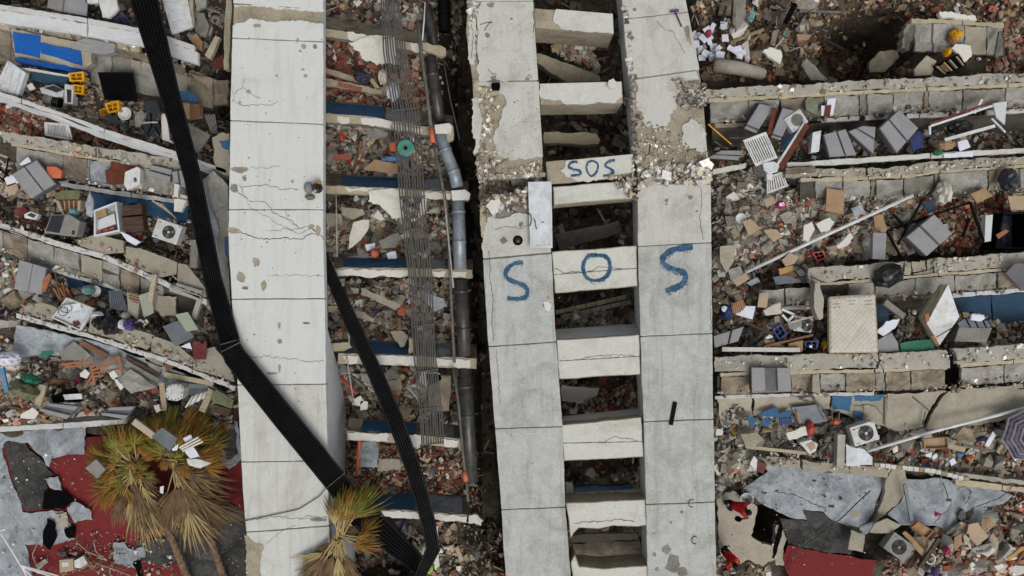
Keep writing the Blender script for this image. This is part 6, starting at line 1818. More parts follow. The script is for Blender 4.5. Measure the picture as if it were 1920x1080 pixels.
# ================================================================== MIDDLE GAP AND LADDER THINGS
t = thing('cable_spool', 'teal round spool resting on the grey rods', 'spool', P(761,278,2.24))
MB().lathe([(.07,.03),(.07,.05),(.26,.05),(.26,.03),(.26,0),(.07,0)],32).build('disc', 'green_teal', t)
MB().lathe([(.05,.05),(.05,.062),(.085,.062),(.085,.05)],24).build('hub_ring', 'cloth_purple', t)
MB().lathe([(.05,-.02),(.05,.054),(0,.054)],20).build('hole', 'black_matte', t)
blob('blue_bottle', 'bright blue plastic bag below the teal spool', 'bag',742,298,1.0,27,5,.25, 'blue_light',41,.25)
sheet('brown_board', 'brown cardboard below the blue plastic bag, middle gap', 'board',[(682,316),(702,299),(745,308),(744,326),(690,320)],1.1,.03, 'cardboard', ja=.8)
sheet('pink_brick', 'pale red brick slab left of the teal spool', 'brick',[(625,289),(656,290),(656,300),(624,299)],1.0,.12, 'brick_red')
blob('navy_bag', 'navy blue cloth in the upper middle gap', 'cloth',680,146,.8,14,11,.4, 'navy',42,.3)
sheet('brick_slab', 'long strip of brickwork lying in the upper middle gap', 'brickwork',[(606,126,.9),(640,136,.9),(678,150,.9),(676,158,.8),(636,146,.8),(606,136,.8)],.9,.15, 'chunk_tan', ja=1)
sheet('brick_slab', 'second strip of brickwork above the slate blue strip', 'brickwork',[(606,146,1.0),(660,156,1.0),(718,170,1.0),(716,178,.9),(650,166,.9),(606,160,.9)],.9,.15, 'bare_beige', ja=1)
for k in range(5):
    bar('brick', None, None,(634 + k * 9,157.5 + k * 2.2,1.03),(641 + k * 9,159.2 + k * 2.2,1.03),7, 'brick_orange', thick=.06, parent=bpy.data.objects['brick_slab.001'])
sheet('brick_piece', 'small red brick beside the hanging plaster, upper gap', 'brick',[(692,118),(708,118),(707,128),(691,127)],1.0,.12, 'brick_red')
blob('cloth', 'white shirt crumpled below the hanging plaster, upper gap', 'cloth',718,144,.8,9,14,.25, 'cloth_white',43,.3)
sheet('wood_piece', 'pale wooden block right of the navy cloth', 'block',[(692,150),(698,146),(712,164),(706,168)],.9,.1, 'wood_pale')
blob('cloth', 'white and dark red cloth behind the grey rods', 'cloth',737,172,.9,12,16,.3, 'paper',44,.3)
blob('cloth', 'navy rag behind the grey rods', 'cloth',762,200,.9,10,8,.25, 'navy',45,.3)
blob('red_cloth', 'bright red plastic scrap in the upper middle gap', 'scrap',642,258,.9,5,7,.2, 'red_plastic',46,.25)
sheet('orange_can', 'orange plastic can left of the teal spool', 'can',[(729,268),(742,266),(743,284),(732,284)],1.1,.2, 'orange_plastic', bevel=.02)
sheet('concrete_slab', 'grey slab on the rubble left of the grey rods, second gap', 'slab',[(684,240),(718,242),(728,250),(722,258),(692,256)],.9,.1, 'panel', ja=1.5)
for k,(q, m_, lab) in enumerate([
    ([(655,445),(664,416),(692,412),(690,430),(676,450),(655,466)], 'plaster', 'large white plaster slab on the rubble level with the large O'),
    ([(700,408),(708,393),(722,412),(712,414)], 'plaster', 'pointed white plaster piece under the hanging plaster'),
    ([(685,459),(703,455),(704,466),(688,470)], 'paper', 'white tile on the rubble level with the large O'),
    ([(725,475),(742,471),(744,484),(728,486)], 'paper', 'white tile right of the orange pot, fourth gap'),
    ([(710,452),(742,438),(754,444),(742,464),(716,466)], 'bare_grey', 'grey slab right of the white tile, fourth gap'),
    ([(610,400),(640,402),(642,420),(614,424)], 'bare_beige', 'beige slab beside the white pier, fourth gap'),
    ([(640,388),(680,392),(684,402),(660,412),(642,404)], 'shelf_tan', 'tan broken slab below the third floor edge'),
    ([(680,540),(752,572),(746,582),(676,552)], 'shelf_tan', 'long tan beam lying aslant below the fourth floor edge'),
    ([(648,580),(684,586),(702,598),(700,604),(668,596),(650,590)], 'floor_beige', 'flat beige strip under the curved black ladder tray'),
    ([(795,548),(832,560),(838,574),(816,584),(796,566)], 'membrane', 'pale grey board behind the grey rods, fifth gap'),
    ([(745,578),(758,576),(760,590),(748,592)], 'brick_orange', 'bright orange brick below the tan beam'),
    ([(676,700),(700,700),(704,716),(680,716)], 'panel', 'grey slab below the fifth floor edge'),
    ([(720,714),(752,712),(756,728),(736,732)], 'panel_brown', 'brown slab below the fifth floor edge'),
    ([(788,696),(824,700),(828,712),(800,726),(788,716)], 'plaster', 'white plaster behind the grey rods, below the fifth floor edge'),
    ([(662,748),(676,742),(682,752),(674,762),(660,758)], 'plaster', 'white square chunk above the sixth floor edge'),
    ([(676,752),(690,754),(688,768),(676,770)], 'plaster', 'white round chunk above the sixth floor edge'),
    ([(676,830),(706,826),(710,842),(708,876),(674,876)], 'membrane', 'pale grey door panel below the sixth floor edge'),
    ([(710,860),(750,862),(752,880),(708,884)], 'shelf_tan', 'tan slab right of the pale grey door panel'),
    ([(800,700),(845,705),(842,770),(808,768)], 'panel_brown', 'brown wall board behind the grey rods'),
    ([(718,982),(758,974),(764,1000),(748,1020)], 'cloth_purple', 'faded purple cloth below the lowest floor edge'),
    ([(812,990),(822,986),(824,1060),(816,1070)], 'plaster', 'upright white board beside the end of the ladder tray')]):
    sheet('fallen_board', lab, 'board' if 'board' in lab or 'panel' in lab else 'slab', q,.9,.07, m_, ja=1.2, step=7)
blob('orange_pot', 'bright orange pot on the rubble level with the large O', 'pot',703,475,.8,8,9,.3, 'orange_plastic',47,.1)
pipe('red_pipe', 'red pipe lying below the fifth floor edge', 'pipe',[(638,705,1.0),(655,725,1.0),(668,738,.9)],3, 'red_plastic',1.0)
pipe('red_pipe', 'upright red pipe below the sixth floor edge', 'pipe',[(674,822,1.4),(672,855,1.1),(669,892,.8)],3.2, 'orange_plastic',1.0)
pipe('grey_pipe', 'grey pipe beside the red one below the fifth floor edge', 'pipe',[(660,706,1.0),(684,726,.9)],3.5, 'pipe_grey',1.0)
blob('lime_bag', 'lime green bag at the bottom end of the ladder tray', 'bag',806,1066,.6,5,9,.25, 'lime',48,.3, rot=-.5)
bar('dark_post', 'dark post leaning on the purple cloth', 'post',(746,1006,1.0),(764,962,1.2),3, 'black_metal', thick=.08)
bar('wood_post', 'pale wooden post right of the purple cloth', 'post',(776,1018,.8),(788,1046,.7),6, 'wood_pale')
bar('wood_post', 'pale wooden post at the bottom of the middle gap', 'post',(856,1026,.6),(866,1052,.5),8, 'wood_pale')
for k in range(6):
    pipe('rebar', ORD[k] + ' rusty bar from the left sticking out at the bottom of the middle gap', 'rebar',[(830 + k * 14,1010 + k * 9,.4),(850 + k * 13,1000 + k * 6,.7),(862 + k * 12,1030 + k * 4,.3)],.8, 'rebar',.5,5, 'rusty bars in the middle gap')
for k in range(5):
    pipe('rebar', ORD[k] + ' bent bar from the left where the left ladder pier is broken', 'rebar',[(905 + k * 9,330,2.7),(906 + k * 9,350,2.5),(904 + k * 10,376,2.8)],.7, 'rebar',2.6,5, 'bars at the broken ladder pier')
scatter('rubble',[(895,335),(1020,330),(1010,372),(905,385)],420,(.05,.3), 'conc', 'crushed concrete in the break of the left ladder pier',220, on=2.0)
# white enamel door over the break
t = thing('door_leaf', 'white metal door leaf bridging the broken left ladder pier', 'door')
plate('leaf',[(990,341),(1034,340),(1036,465),(994,464)],3.22,.05, 'enamel_white', t, bevel=.008)
plate('edge_strip',[(1031,341),(1034,341),(1036,464),(1033,464)],3.235,.03, 'plastic_white', t)
plate('bottom_strip',[(994,460),(1033,461),(1033,464),(994,464)],3.232,.03, 'plastic_white', t)
for pts in ([(993,400),(996,412),(994,424)],[(1001,410),(1004,420),(1006,430)],[(1015,417),(1020,416)]):
    crack(t, pts,3.23,1.6,1.0, 'cable_black', 'scratch')
t = thing('camera_dome', 'small black glass dome on the left ladder pier', 'dome', P(971,451, ZP))
MB().lathe([(.15,0),(.15,.03),(.12,.05),(.1,.045),(0,.04)],24).build('ring', 'black_metal', t)
MB().lathe([(.1,.045),(.07,.09),(0,.1)],20).build('lens', 'screen_black', t, smooth=True)
sheet('loose_chunk', 'white chunk resting on the second ladder beam', 'chunk',[(1142,150),(1150,147),(1156,154),(1154,166),(1146,166),(1139,160)], ZR + .15,.15, 'chunk_white', ja=.8)
t = thing('broom', 'purple headed broom lying on the right ladder pier', 'broom')
bar('head', None, None,(1257,21,3.08),(1273,19,3.08),4, 'purple', thick=.06, parent=t)
MB().tube([P(1266,22,3.05), P(1278,50,3.03)],.025,6).build('handle', 'red_dark', t)
bar('dark_strip', 'short black strip lying on the right ladder pier', 'strip',(1266,754,3.04),(1258,797,3.04),8, 'black_metal', thick=.03)
n = 16
for k,(x, y) in enumerate([(1297,944),(1303,1013)]):
    tag(MB().tube([P(x + 6 * math.cos(1.2 + 4.2 * q / n), y + 7 * math.sin(1.2 + 4.2 * q / n),3.02) for q in range(n + 1)],.012,5).build('wire_curl', 'cable_black'),['curl of wire at the lower joint of the right ladder pier', 'curl of wire near the bottom of the right ladder pier'][k], 'wire', None, 'thing')

# ================================================================== RIGHT SIDE THINGS
for k in range(30):       # white papers
    r_ = random.Random(k + 50)
    x, y = (r_.uniform(1300,1362), r_.uniform(40,96)) if k < 19 else (r_.uniform(1310,1400), r_.uniform(88,122))
    a, w, h = r_.uniform(0,3.1), r_.uniform(5,9), r_.uniform(4,7)
    zz = gz(x, y) + .25 + .012 * k
    q = [(x + w * u * math.cos(a) - h * v * math.sin(a), y + w * u * math.sin(a) + h * v * math.cos(a), zz + r_.uniform(-.05,.08)) for u, v in ((-1,-1),(1,-1),(1,1),(-1,1))]
    sheet('paper_sheet', 'white paper sheets scattered on the rubble beside the top of the right ladder pier', 'paper', q, zz,.008, 'paper', group='scattered white papers', ja=.5)
t = thing('concrete_pipe', 'large grey concrete pipe with an orange end above the longest ledge', 'pipe')
MB().tube([P(1340,122,.3), P(1385,128,.32), P(1430,139,.3)],[M(13.5), M(13), M(11)],22).build('barrel', 'ledge', t, smooth=True)
MB().tube([P(1337,121.5,.3), P(1341,122,.3)], M(11.5),22).build('orange_end', 'wood_orange', t)
MB().tube([P(1426,138,.3), P(1434,140,.3)], M(9),18).build('cap', 'lip', t)
sheet('plaster_slab', 'large white broken slab above the longest ledge', 'slab',[(1430,96,.7),(1444,88,.7),(1464,94,.7),(1466,112,.6),(1462,121,.6),(1446,110,.6)],.6,.15, 'plaster', ja=1.5)
sheet('concrete_slab', 'tilted grey slab at the edge of the dark pit', 'slab',[(1503,122),(1512,108),(1532,128),(1552,148),(1548,152),(1520,150)],.6,.15, 'bare_grey', ja=1.2)
t = thing('metal_channel', 'upright grey channel at the top right of the ladder', 'channel')
plate('web',[(1382,-10),(1402,-10),(1394,40),(1380,60),(1376,30)],.8,.1, 'bare_grey', t, ja=1)
plate('flange',[(1376,-10),(1382,-10),(1379,50),(1374,44)],1.0,.3, 'panel_brown', t)
blob('teal_cloth', 'teal cloth on the brown earth at the top right', 'cloth',1407,28,.2,8,12,.2, 'teal',51,.35)
blob('red_scrap', 'orange scrap beside the teal cloth', 'scrap',1403,18,.3,4,4,.15, 'orange_plastic',52,.2)
blob('magenta_scrap', 'magenta cloth among the white papers', 'scrap',1328,63,.5,6,7,.2, 'magenta',53,.3)
blob('red_rag', 'red rag in the corner beside the right ladder pier', 'rag',1316,180,1.6,5,11,.2, 'red_plastic',54,.3)
bar('dark_beam', 'charred beam sticking out of the brown earth', 'beam',(1474,42,.6),(1492,6,.8),9, 'black_matte', thick=.15)
sheet('carton', 'brown carton on the brown earth below the charred beam', 'box',[(1494,64),(1522,65),(1516,74),(1496,77)],.4,.15, 'cardboard')
sheet('tile', 'pale tile beside the brown carton', 'tile',[(1500,48),(1510,46),(1508,58),(1500,58)],.5,.08, 'lip')
sheet('pit_slab', 'brown slab half sunk in the dark pit', 'slab',[(1630,118),(1650,96),(1684,94),(1686,108),(1660,134),(1632,136)],-.6,.2, 'panel_brown', ja=1.5)
sheet('white_slab', 'white chunk under the yellow cloth at the top right', 'slab',[(1784,90),(1792,82),(1820,86),(1822,106),(1808,117),(1798,100)],.9,.12, 'plaster', ja=1.2)
sheet('white_slab', 'white leaning slab left of the dark shelf, top right', 'slab',[(1714,130),(1738,104),(1756,114),(1746,140),(1716,142)],.7,.12, 'floor_beige', ja=.8)
t = thing('shelf_unit', 'dark open shelf unit lying below the yellow cloth, top right', 'shelf')
plate('carcass',[(1750,124,.8),(1796,101,.9),(1812,122,.9),(1774,140,.8)],.8,.15, 'black_matte', t)
for u in (.0,.35,.62,.95):
    q = [(1756,124),(1795,105),(1808,122),(1772,139)]
    MB().prism(poly3(sub_quad(q, u, u + .05,0,1,.95),.95),.1).build('divider', 'wood_pale', t)
MB().prism(poly3(sub_quad(q,.1,.34,.1,.9,.9),.9),.02).build('back_panel', 'wood_brown', t)
blob('yellow_cloth', 'yellow cloth on the panels at the top right', 'cloth',1792,64,.9,10,9,.25, 'yellow_plastic',55,.35)
blob('yellow_cloth', 'trailing end of the yellow cloth at the top right', 'cloth',1784,74,.8,5,9,.2, 'wood_orange',56,.3, rot=.5)
blob('yellow_pot', 'ochre pot below the yellow cloth', 'pot',1775,98,.7,6,8,.25, 'yellow_plastic',57,.15)
sheet('dark_board', 'dark upright board at the top right', 'board',[(1866,104),(1874,58),(1880,58),(1878,90),(1870,112)],1.2,.1, 'pipe_grey')
bar('rust_post', 'rusty post at the top right corner', 'post',(1889,40,1.0),(1884,70,.9),7, 'wood_brown', thick=.12)
# ridged boxes row
ridged('ridged grey box left of the small fan unit',[(1396,240),(1424,194),(1450,200),(1418,250)],1.35,.4, splits=(.1,.16))
ridged('ridged grey box leaning on the small fan unit',[(1446,256),(1468,202),(1490,208),(1464,262)],1.3,.4, splits=(.05,.12))
bar('rusty_board', 'rotten rusty board between two ridged grey boxes', 'board',(1453,202,1.5),(1442,252,1.4),8, 'rust', thick=.06)
ac_unit('small grey fan unit with pale blades among the ridged boxes',1493,226,1.35, math.radians(34),.62,.52,.3, fan='ac_grey', hub='green_grey', fx=.06, fr=.19)
bar('window_casing', 'rusty wooden window frame bar leaning below the small fan unit', 'frame',(1514,234,1.5),(1464,316,1.2),9, 'rust', thick=.08)
bar('window_casing', 'white edge beside the rusty window frame bar', 'frame',(1508,232,1.45),(1457,310,1.15),5, 'plastic_white', thick=.06)
sheet('blue_sheet', 'dark blue pane below the small fan unit', 'pane',[(1466,262,.9),(1494,238,.9),(1490,262,.8),(1462,286,.7)],.8,.03, 'blue_dark')
sheet('white_case', 'white appliance end left of the double ridged box', 'appliance',[(1524,248),(1540,244),(1536,284),(1520,286)],1.2,.3, 'enamel_white', bevel=.02)
ridged('double ridged grey box above the second ledge, left one',[(1545,252),(1586,242),(1606,290),(1556,294)],1.2,.35, splits=(.55,.62))
ridged('double ridged grey box above the second ledge, right one',[(1592,246),(1618,236),(1642,238),(1638,288),(1604,292)][:4],1.25,.35, splits=(.5,.6))
ridged('tilted ridged grey box with a white smear, right of the pair',[(1650,240),(1686,206),(1722,240),(1682,286)],1.4,.4, splits=(.44,.5))
sheet('blue_board', 'dark blue board under the tilted ridged box', 'board',[(1706,262),(1722,246),(1732,250),(1730,276),(1712,284)],.9,.05, 'blue_plastic')
ridged('ridged grey box low beside the right ladder pier, upper',[(1328,296),(1352,282),(1396,282),(1384,300)],1.0,.3, splits=(.42,.52))
ridged('flat grey ridged box on the fourth ledge',[(1409,689),(1482,690),(1484,734),(1410,733)],1.5,.35, splits=(.34,.66))
ridged('ridged grey box low beside the right ladder pier, lower',[(1338,630),(1395,612),(1384,640),(1340,652)],1.0,.3, splits=(.55,.62))
ridged('ridged grey box inside the black steel frame',[(1700,444),(1752,402),(1786,438),(1738,480)],1.3,.4, splits=(.45,.52))
sheet('grey_plate', 'upright grey plate left of the black steel frame', 'plate',[(1637,436),(1662,437),(1660,487),(1636,485)],1.1,.2, 'foam_grey', bevel=.01)
sheet('grey_plate', 'pale upright plate right of the black steel frame', 'plate',[(1848,404),(1862,402),(1858,452),(1846,454)],1.1,.25, 'beam_face', bevel=.01)
slatted('slotted_shelf', 'white plastic slotted shelf over the second ledge', 'shelf',[(1393,263,1.5),(1436,247,1.5),(1458,296,1.4),(1417,312,1.4)],9,1.45, 'plastic_white',.06,.55,.06, 'v', endw=.1)
slatted('slotted_shelf', 'white slotted shelf end sticking out of the rubble', 'shelf',[(1438,332,.8),(1466,322,.8),(1478,349,.8),(1438,364,.7)],7,.75, 'plastic_white',.06,.55,.06, 'v', endw=.12)
t = thing('washbasin', 'broken white washbasin between the slotted shelves', 'washbasin')
plate('bowl',[(1430,305),(1452,302),(1462,310),(1458,322),(1442,326),(1432,318)],1.45,.2, 'enamel_white', t, bevel=.03)
plate('pedestal',[(1436,320),(1450,320),(1448,338),(1438,336)],1.3,.3, 'enamel_white', t, bevel=.03)
plate('soil',[(1412,312),(1430,308),(1436,322),(1424,332),(1414,326)],1.35,.1, 'chunk_dark', t, ja=2)
sheet('wood_block', 'brown wooden box on the second ledge', 'box',[(1473,315),(1528,312),(1530,322),(1474,325)],1.2,.2, 'panel_brown', ja=.5)
t = thing('notebook', 'white notebook with a red cover on the longest ledge panels', 'notebook')
plate('page',[(1553,178),(1569,177),(1562,216),(1540,217),(1540,198),(1550,198)],1.15,.03, 'paper', t)
plate('cover',[(1548,198),(1559,197),(1556,218),(1545,218)],1.18,.02, 'red_dark', t)
sheet('panel_box', 'olive box standing on the panels left of the notebook', 'box',[(1510,190),(1516,178),(1534,194),(1532,216),(1512,206)],1.2,.2, 'green_grey')
bar('yellow_stick', 'thin yellow stick beside the right ladder pier', 'stick',(1328,233,1.2),(1372,271,.9),2.2, 'yellow_plastic', thick=.02)
for k,(a, b) in enumerate([((1368,259),(1402,258)),((1372,273),(1398,272)),((1340,265),(1370,286))]):
    bar('grey_strip',['upper', 'middle', 'slanting'][k] + ' grey strip in the dark corner beside the right ladder pier', 'strip',(*a,.6),(*b,.5),3, 'pipe_grey', group='grey strips beside the pier')
# white window frame far right
t = thing('window_casing', 'white window frame with a dark red bar, upper right', 'window frame')
for a, b, w, m_ in (((1746,236),(1862,198),4, 'pipe_white'),((1744,232),(1858,192),4, 'red_dark'),((1744,236),(1744,252),4, 'pipe_white'),((1772,262),(1866,236),6, 'plastic_white'),((1812,216),(1838,202),3, 'membrane'),((1828,212),(1842,186),4, 'pipe_white'),((1860,222),(1886,248),3, 'plastic_white')):
    bar('frame_bar', None, None,(*a,1.3),(*b,1.35), w, m_, thick=.06, parent=t)
blob('black_net', 'black netting inside the white window frame', 'net',1800,238,.8,22,12,.3, 'bag_black',58,.35)
blob('brown_bag', 'brown paper bag below the white window frame', 'bag',1772,272,.8,16,10,.3, 'cardboard',59,.3)
sheet('white_paper', 'white torn paper on the second ledge below the brown bag', 'paper',[(1796,266),(1814,262),(1820,276),(1800,284)],1.1,.02, 'paper', ja=1.2)
sheet('white_bag', 'white plastic film lying along the second ledge', 'film',[(1768,288),(1826,283),(1824,294),(1770,296)],1.12,.02, 'paper', ja=1)
blob('green_bag', 'green packet on the second ledge beside the white film', 'packet',1758,286,1.1,8,6,.15, 'green_sheet',60,.3)
sheet('grey_board', 'pale grey board right of the white window frame', 'board',[(1862,194),(1888,190),(1884,234),(1868,220)],1.1,.06, 'beam_face')
blob('black_bag', 'glossy navy bag hanging at the right end of the second ledge', 'bag',1890,336,.9,14,20,.4, 'bag_navy',61,.25)
sheet('wood_casing', 'wooden frame behind the glossy navy bag', 'frame',[(1872,316),(1904,312),(1904,318),(1878,322),(1876,336),(1870,336)],.9,.06, 'wood_pale')
blob('black_bag', 'torn black bag draped over the third ledge', 'bag',1667,516,1.1,26,20,.45, 'bag_black',62,.32, rot=.4)
# rubble heap things
for k,(q, m_, lab, cat) in enumerate([
    ([(1550,352),(1584,358),(1582,402),(1548,396)], 'cardboard', 'open brown carton on the rubble above the long white pipe', 'box'),
    ([(1392,416),(1406,410),(1427,428),(1404,442)], 'cardboard_pale', 'pale cardboard piece left of centre in the rubble heap', 'board'),
    ([(1432,432),(1456,430),(1468,444),(1450,454)], 'cardboard_pale', 'pale cardboard piece right of its twin in the rubble heap', 'board'),
    ([(1466,488),(1480,474),(1498,482),(1490,494),(1474,500)], 'cardboard_pale', 'pale cardboard piece below the long white pipe', 'board'),
    ([(1460,504),(1486,498),(1490,506),(1462,516)], 'cardboard_orange', 'orange cardboard box lid beside the keyboard', 'box'),
    ([(1462,516),(1490,508),(1498,516),(1474,526)], 'wood_brown', 'brown box bottom beside the keyboard', 'box'),
    ([(1372,524),(1398,512),(1406,522),(1382,537)], 'cardboard_pale', 'pale cardboard left of the bluish sheet', 'board'),
    ([(1400,530),(1420,520),(1426,528),(1408,536)], 'membrane', 'bluish sheet right of the pale cardboard', 'sheet'),
    ([(1450,520),(1470,516),(1500,524),(1502,530),(1454,534)], 'steel_grey', 'dark grey panel under the orange box lid', 'panel'),
    ([(1432,376),(1450,368),(1456,380),(1436,388)], 'cardboard_pale', 'small pale carton above the magenta bag', 'box'),
    ([(1820,364),(1846,352),(1862,368),(1832,381)], 'cardboard', 'brown wooden lid right of the white sack', 'lid'),
    ([(1890,368),(1930,366),(1930,392),(1896,394)], 'cardboard_pale', 'pale cardboard at the right edge above the dark hole', 'board'),
    ([(1638,406),(1654,402),(1664,430),(1660,436),(1640,432)], 'cardboard', 'torn brown carton left of the black steel frame', 'box'),
    ([(1596,390),(1614,384),(1624,398),(1602,406)], 'membrane', 'grey tile beside the brown carton', 'tile'),
    ([(1730,382),(1750,374),(1754,396),(1742,400)], 'blue_dark', 'dark blue board at the top of the black steel frame', 'board'),
    ([(1350,462),(1380,460),(1376,490),(1362,512),(1350,490)], 'floor_beige', 'rough beige slab at the left of the rubble heap', 'slab'),
    ([(1364,506),(1388,498),(1394,514),(1370,524)], 'panel', 'grey slab below the rough beige slab', 'slab'),
    ([(1530,420),(1556,408),(1564,416),(1556,432),(1540,436)], 'plaster', 'white rough slab above the long white pipe', 'slab'),
    ([(1508,422),(1522,416),(1528,430),(1516,454),(1506,450)], 'plaster', 'upright white slab beside the long white pipe', 'slab'),
    ([(1568,462),(1594,436),(1600,444),(1590,460),(1572,466)], 'plaster', 'pale ridge slab below the long white pipe', 'slab')]):
    sheet('cardboard_piece' if 'card' in m_ else 'slab_piece', lab, cat, q,.75 + .01 * (k % 5),.05, m_, ja=.8)
blob('magenta_bag', 'crimson square bag on the rubble heap', 'bag',1464,384,.6,10,8,.25, 'magenta',63,.15)
sheet('bag_label', 'white label on the crimson bag', 'label',[(1461,381),(1470,379),(1471,385),(1462,387)],.98,.01, 'paper')
crate('open red crate in the hole below the long white pipe',[(1522,474,.55),(1544,470,.6),(1550,484,.5),(1532,490,.45)],.5,.25, 'red_plastic', False, 'black_matte')
t = thing('keyboard', 'black keyboard on the dark grey panel', 'keyboard')
plate('body',[(1490,508),(1502,502),(1516,517),(1500,520)],.95,.04, 'black_metal', t)
for i in range(6):
    for j in range(3):
        q = sub_quad([(1491,508),(1502,503),(1515,516),(1500,519)],.08 + j * .3,.3 + j * .3,.06 + i * .155,.17 + i * .155,.955)
        MB().prism(poly3(q,.955),.01).build('key', 'ac_grey', t)
bowl_ = thing('bowl', 'white bowl on the rubble heap near the right ladder pier', 'bowl', P(1388,410,.55))
MB().lathe([(.08,0),(.16,.08),(.175,.08),(.13,.02),(0,.015)],22).build('shell', 'plastic_white', bowl_)
blob('white_sack', 'crumpled white sack right of the rubble ridge', 'sack',1768,362,.6,14,20,.4, 'cloth_white',64,.35)
t = thing('steel_gate', 'black steel door frame standing crooked in the brick rubble', 'frame')
for a, b in (((1664,433,.7),(1820,379,1.2)),((1820,379,1.2),(1845,452,1.3)),((1845,452,1.3),(1812,472,1.1)),((1664,434,.7),(1690,482,.8)),((1676,402,.9),(1702,430,1.0)),((1684,458,1.0),(1732,372,1.2)),((1806,444,1.0),(1818,410,.9))):
    bar('frame_bar', None, None, a, b,4, 'black_metal', thick=.07, parent=t)
t = open_box('dark_cabinet', 'dark overturned cabinet at the right edge below the cardboard', 'cabinet',[(1882,398,.8),(1930,396,.8),(1930,468,.7),(1866,466,.7)],.75,.9, 'black_metal', 'navy',.06)
plate('yellow_strip',[(1868,440),(1886,430),(1892,434),(1872,448)],.9,.05, 'wood_orange', t)
# mattress row
t = thing('mattress', 'quilted cream mattress standing against the fourth ledge', 'mattress')
q = [(1555,558,1.35),(1640,552,1.35),(1645,660,1.2),(1556,661,1.2)]
nu, nv = 44,56
b = MB()
vs = []
for j in range(nv + 1):
    for i in range(nu + 1):
        u, v = i / nu, j / nv
        e = min(u,1 - u, v * 1.2,(1 - v) * 1.2)
        h = .06 * min(1, e / .05) ** .5 if e > 0 else 0
        h += .034 * abs(math.sin((u * 9 + v * 11) * math.pi)) * abs(math.sin((u * 9 - v * 11) * math.pi)) - .04 * max(0,1 - abs(u + v * .9 - 1.15) / .05) * .4
        p = quad_uv(q, u, v,1.3)
        vs.append(P(p[0], p[1], p[2] + h))
fs = [(j * (nu + 1) + i,(j + 1) * (nu + 1) + i,(j + 1) * (nu + 1) + i + 1, j * (nu + 1) + i + 1) for j in range(nv) for i in range(nu)]
b.add(vs, fs)
b.build('quilt', 'mattress', t, smooth=True)
MB().prism(poly3(q,1.3),.2).build('side', 'mattress', t)
for s in ((0,.5,.0),(0,1,0)):
    pass
MB().tube([P(*quad_uv(q, u, v,1.3)) for u, v in ((0,0),(.5,0),(1,0),(1,.5),(1,1),(.5,1),(0,1),(0,.5),(0,0))],.035,6, False).build('piping', 'cardboard_pale', t, smooth=True)
for u, v in ((.16,.12),(.5,.08),(.86,.1)):
    for dv in (0,.06):
        MB().prism(poly3(sub_quad(q, u - .08, u + .08, v + dv, v + dv + .012,1.3,.085),1.4),.01).build('label_band', 'ac_grey', t)
t = thing('foam_block', 'white foam mattress block standing on its corner', 'foam block')
plate('block',[(1778,533,1.9),(1799,594,1.7),(1772,632,1.5),(1762,647,1.4),(1738,606,1.5)],1.6,.06, 'plastic_white', t)
plate('edge',[(1768,533,1.7),(1778,533,1.88),(1738,606,1.48),(1762,648,1.36),(1756,650,1.0),(1726,594,1.1)],1.5,.2, 'lip', t)
plate('torn_patch',[(1734,590,1.66),(1741,586,1.68),(1743,600,1.6),(1737,606,1.56)],1.6,.02, 'wood_orange', t)
plate('torn_patch',[(1746,630,1.5),(1752,630,1.5),(1760,644,1.46),(1754,646,1.42)],1.5,.02, 'wood_orange', t)
for a, b_ in (((1756,632),(1790,612)),((1762,648),(1776,636)),((1775,638),(1792,612))):
    MB().tube([P(*a,1.72), P(*b_,1.78)],.015,5).build('strap', 'black_metal', t)
t = thing('trunk', 'old grey metal trunk with dark ribs right of the foam block', 'trunk')
plate('lid',[(1796,606),(1808,598),(1852,602),(1858,614),(1800,614)],1.25,.1, 'steel_grey', t)
plate('body',[(1790,640),(1798,614),(1860,615),(1850,642)],1.15,.5, 'bare_grey', t, bevel=.01)
for k in range(3):
    bar('rib', None, None,(1812 + k * 15,598,1.29),(1820 + k * 15,614,1.27),2, 'black_metal', thick=.04, parent=t)
sheet('pillow', 'small white pillow on the lid of the grey trunk', 'pillow',[(1822,588),(1846,590),(1848,598),(1840,603),(1820,600)],1.5,.15, 'paper', bevel=.05)
sheet('green_sheet', 'dark green tarpaulin between trunk and foam block', 'tarpaulin',[(1688,644),(1720,638),(1746,636),(1756,658),(1690,660)],1.0,.1, 'green_sheet', ja=.6)
sheet('grey_tub', 'grey trunk end right of the mattress', 'box',[(1646,638),(1672,624),(1684,644),(1686,659),(1646,660)],1.0,.3, 'foam_grey', ja=.6)
sheet('white_pillow', 'crumpled white paper right of the mattress', 'paper',[(1644,622),(1662,602),(1687,598),(1678,616),(1656,630)],1.1,.06, 'paper', ja=1.5)
bar('grey_post', 'grey concrete post right of the mattress head', 'post',(1660,566,1.0),(1696,594,.8),11, 'bare_grey', thick=.2)
sheet('concrete_rib', 'upright concrete rib left of the mattress', 'rib',[(1528,530),(1536,528),(1545,562),(1543,596),(1536,600),(1526,575)],1.5,.4, 'ledge', ja=1)
sheet('wood_tray', 'wicker basket among the junk left of the mattress', 'basket',[(1369,578),(1382,564),(1394,562),(1398,576),(1388,586),(1374,588)],1.1,.12, 'wood_orange', bevel=.02)
for k in range(5):
    bar('weave', None, None,(1374 + k * 4,568 - k,1.12),(1378 + k * 4,586 - k,1.12),1.2, 'wood_pale', thick=.02, parent=bpy.data.objects['wood_tray'])
sheet('white_board', 'white triangular board right of the wicker basket', 'board',[(1378,590),(1398,574),(1417,574),(1411,599)],1.0,.03, 'paper')
sheet('cushion', 'stained white cushion above the blue crates', 'cushion',[(1431,582),(1448,572),(1464,566),(1467,588),(1436,592)],1.15,.12, 'mattress', bevel=.03)
sheet('brown_card', 'brown cardboard piece on the wall panel above the cushion', 'board',[(1424,550),(1441,549),(1438,577),(1420,576)],1.3,.02, 'cardboard_pale')
